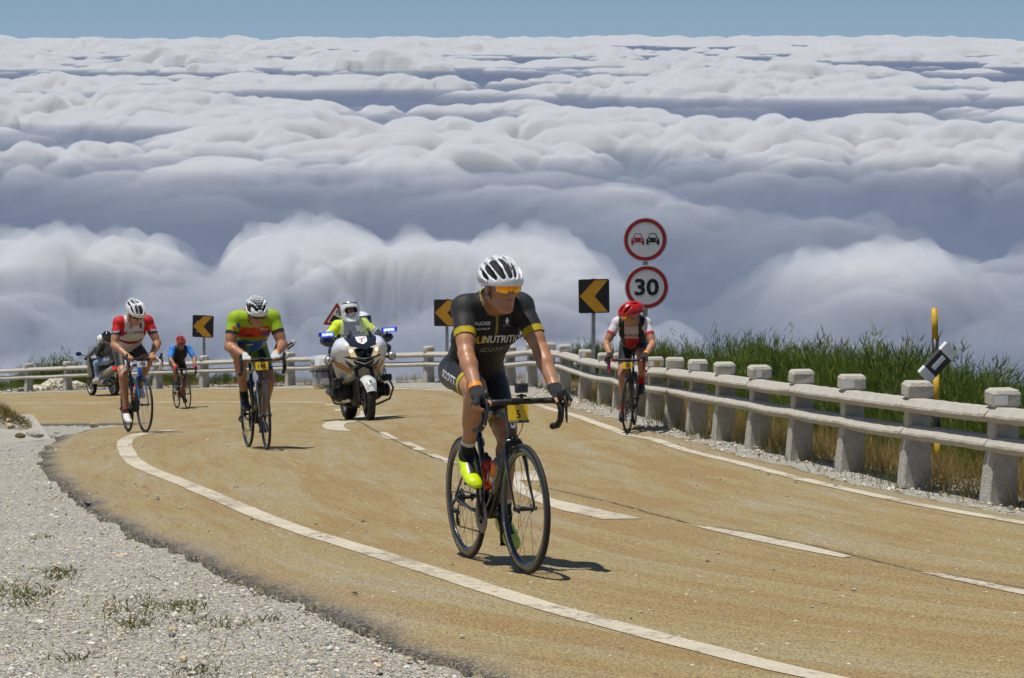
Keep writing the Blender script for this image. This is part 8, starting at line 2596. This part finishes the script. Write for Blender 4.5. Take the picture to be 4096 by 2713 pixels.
def scooter():
    a2 = hit(458, 1585); pr = Vector((*a2, float(S(*a2)) + .012)); b2 = a2 + 1.45 * np.array([-.56, .83]); pf = Vector((*b2, float(S(*b2)) + .012))
    X = (pf - pr); X.normalize(); Y = Vector((0, 0, 1)).cross(X).normalized(); Z = X.cross(Y)
    wb = 1.50
    Mm = Matrix.Translation((pf + pr) / 2 - X * wb / 2) @ Matrix(((X.x, Y.x, Z.x, 0), (X.y, Y.y, Z.y, 0), (X.z, Y.z, Z.z, 0), (0, 0, 0, 1)))
    Mm = Mm @ Matrix.Scale(.95, 4)
    t = tag(empty('scooter'), 'grey and black maxi scooter riding away at the far left', 'scooter'); t.matrix_world = Mm
    moto_wheel(t, Matrix.Translation((wb, 0, .28)), .28, .12, M_MSILV); moto_wheel(t, Matrix.Translation((0, 0, .27)), .27, .15, M_MSILV)
    def body(name, prims, m, vox=.014):
        lo = np.min([np.minimum(p[0], p[1]) for p in prims], 0) - .4; hi = np.max([np.maximum(p[0], p[1]) for p in prims], 0) + .4
        fd = Field(lo, hi, vox)
        for a, b, ra, rb, ra2 in prims: fd.cone(a, b, ra, rb, 1, .04, Y3, ra2)
        V, Q, _ = fd.mesh(); return link(name, np_mesh(name, relax(V, Q, 2), Q, m), t)
    body('front_shield', [((1.22, 0, .62), (1.08, 0, 1.02), .10, .12, 2.3), ((1.32, 0, .70), (1.28, 0, .95), .10, .10, 1.8)], M_MSILV)
    body('footboard', [((1.05, 0, .42), (.35, 0, .42), .10, .12, 1.9), ((.85, 0, .50), (.6, 0, .55), .10, .13, 1.4)], M_MSILV)
    body('tail', [((.45, 0, .62), (-.22, 0, .80), .14, .09, 1.55)], M_MSILV)
    body('seat', [((.62, 0, .76), (.30, 0, .80), .09, .09, 1.7), ((.25, 0, .88), (-.10, 0, .92), .08, .07, 1.8)], M_BLPL)
    body('engine', [((.45, -.05, .36), (-.02, -.12, .33), .12, .09, 1.0), ((.30, .10, .36), (-.02, .12, .30), .10, .07, 1.0)], M_ENG)
    body('front_mudguard', [((1.56, 0, .48), (1.40, 0, .56), .06, .07, 1.4)], M_BLPL)
    for s in (-1, 1):
        MB().tube([(1.24, s * .10, .75), (1.49, s * .09, .28)], [.028, .026], 10).build('fork_leg', M_STEELD, t)
        MB().tube([(1.12, s * .25, 1.12), (1.14, s * .42, 1.20)], .012, 8).build('mirror_stalk', M_BLPL, t)
        MB().ball((1.13, s * .50, 1.22), (.03, .095, .06), 14, 10).build('mirror', mat('blue_mirror', (0.03, 0.10, 0.25), .1, .8), t)
    MB().tube([(.30, -.20, .30), (-.30, -.22, .42)], [.06, .075], 14).build('exhaust', M_ENG, t)
    MB().tube([(1.06, -.34, 1.06), (1.10, 0, 1.09), (1.06, .34, 1.06)], .016, 10).build('handlebar', M_BLPL, t)
    vs, fs = [], []; n, k = 11, 7
    for j in range(k):
        for i in range(n):
            u_ = i / (n - 1) * 2 - 1; v_ = j / (k - 1)
            vs.append((1.30 - .22 * v_ - .08 * u_ * u_, u_ * (.27 - .07 * v_ ** 2), 1.00 + .47 * v_ - .03 * u_ * u_))
    for j in range(k - 1):
        for i in range(n - 1): fs.append((j * n + i, j * n + i + 1, (j + 1) * n + i + 1, (j + 1) * n + i))
    me = bpy.data.meshes.new('windscreen'); me.from_pydata(vs, [], fs); me.materials.append(M_SCREEN); me.polygons.foreach_set('use_smooth', [True] * len(fs)); me.update(); link('windscreen', me, t)
    fd = Field((-.75, -.35, .85), (.15, .35, 1.4), .012)
    fd.ell((-.33, 0, 1.10), (.20, .24, .16), 1, .02); fd.cut((0, 0, 1.0), (0, 0, -1))
    V, Q, _ = fd.mesh(); bx = link('top_box', np_mesh('top_box', relax(V, Q, 1), Q, mat('gloss_black', (0.015, 0.015, 0.016), .12, coat=.7)), t)
    MB().box((-.527, .06, 1.12), (.012, .12, .035), bev=.005).build('box_reflector', M_HRED, bx)
    MB().box((-.30, 0, .79), (.05, .30, .085), bev=.02).build('tail_lamp', mat('lit_tail_lamp', (0.7, 0.01, 0.01), .2, coat=.5, emit=(1, .01, .01, .9)), t)
    pl = MB().box((-.345, 0, .60), (.010, .22, .16), rot=(0, R(-14), 0), bev=.004).build('number_plate', M_PLW, t)
    MB().box((-.30, 0, .56), (.09, .17, .34), rot=(0, R(-14), 0), bev=.02).build('plate_holder', M_BLPL, t)
    for k, z in enumerate((.632, .572)):
        flat_text('plate_text', ('55', 'FL-20')[k], .062, Matrix.Translation((-.354 + .014 * (.6 - z) / .06 * -1, 0, z)) @ Euler((math.pi / 2, 0, -math.pi / 2)).to_matrix().to_4x4(), M_INK, pl, bold=.02)
    def c1(c):
        o = cols(c, (.03, .03, .035)); o[c['isU'] | c['isF']] = (.16, .16, .17); o[c['isTh'] | c['isSh'] | (c['lab'] == ID['hip'])] = (.05, .06, .09); o[c['isFt']] = (.03, .03, .03); o[c['isP']] = (.015, .015, .015); return o
    def c2(c):
        o = cols(c, (.040, .034, .032)); o[c['isTh'] | c['isSh'] | ((c['lab'] == ID['hip']) & (c['sp'] < .1))] = (.22, .32, .50); o[c['isFt']] = (.62, .62, .64); o[c['isP']] = (.3, .15, .09); return o
    a = seated('scooter driver in dark jacket with white helmet', Mm, (.52, 0, .88), (.60, 0, 1.36), (.06, 0, .20), hands={'r': (1.03, -.32, 1.08), 'l': (1.03, .32, 1.08)}, feet={'r': (.88, -.22, .52), 'l': (.88, .22, .52)}, col=c1, vox=.015, boots=.8)
    moto_helmet(a, M_HWHITE, M_DKLENS, visor_up=False, vox=.012)
    b = seated('scooter passenger in dark brown jacket, jeans and black helmet', Mm, (.08, 0, 1.00), (.14, .02, 1.46), (.04, .02, .20), yaw=R(12), hands={'r': (.44, -.16, 1.10), 'l': (.44, .16, 1.10)}, feet={'r': (.52, -.30, .42), 'l': (.52, .30, .42)}, col=c2, vox=.015, knee=(1, .5, .35), boots=.95)
    moto_helmet(b, mat('black_helmet', (0.015, 0.015, 0.016), .12, coat=.7), M_DKLENS, visor_up=False, vox=.012)
scooter()
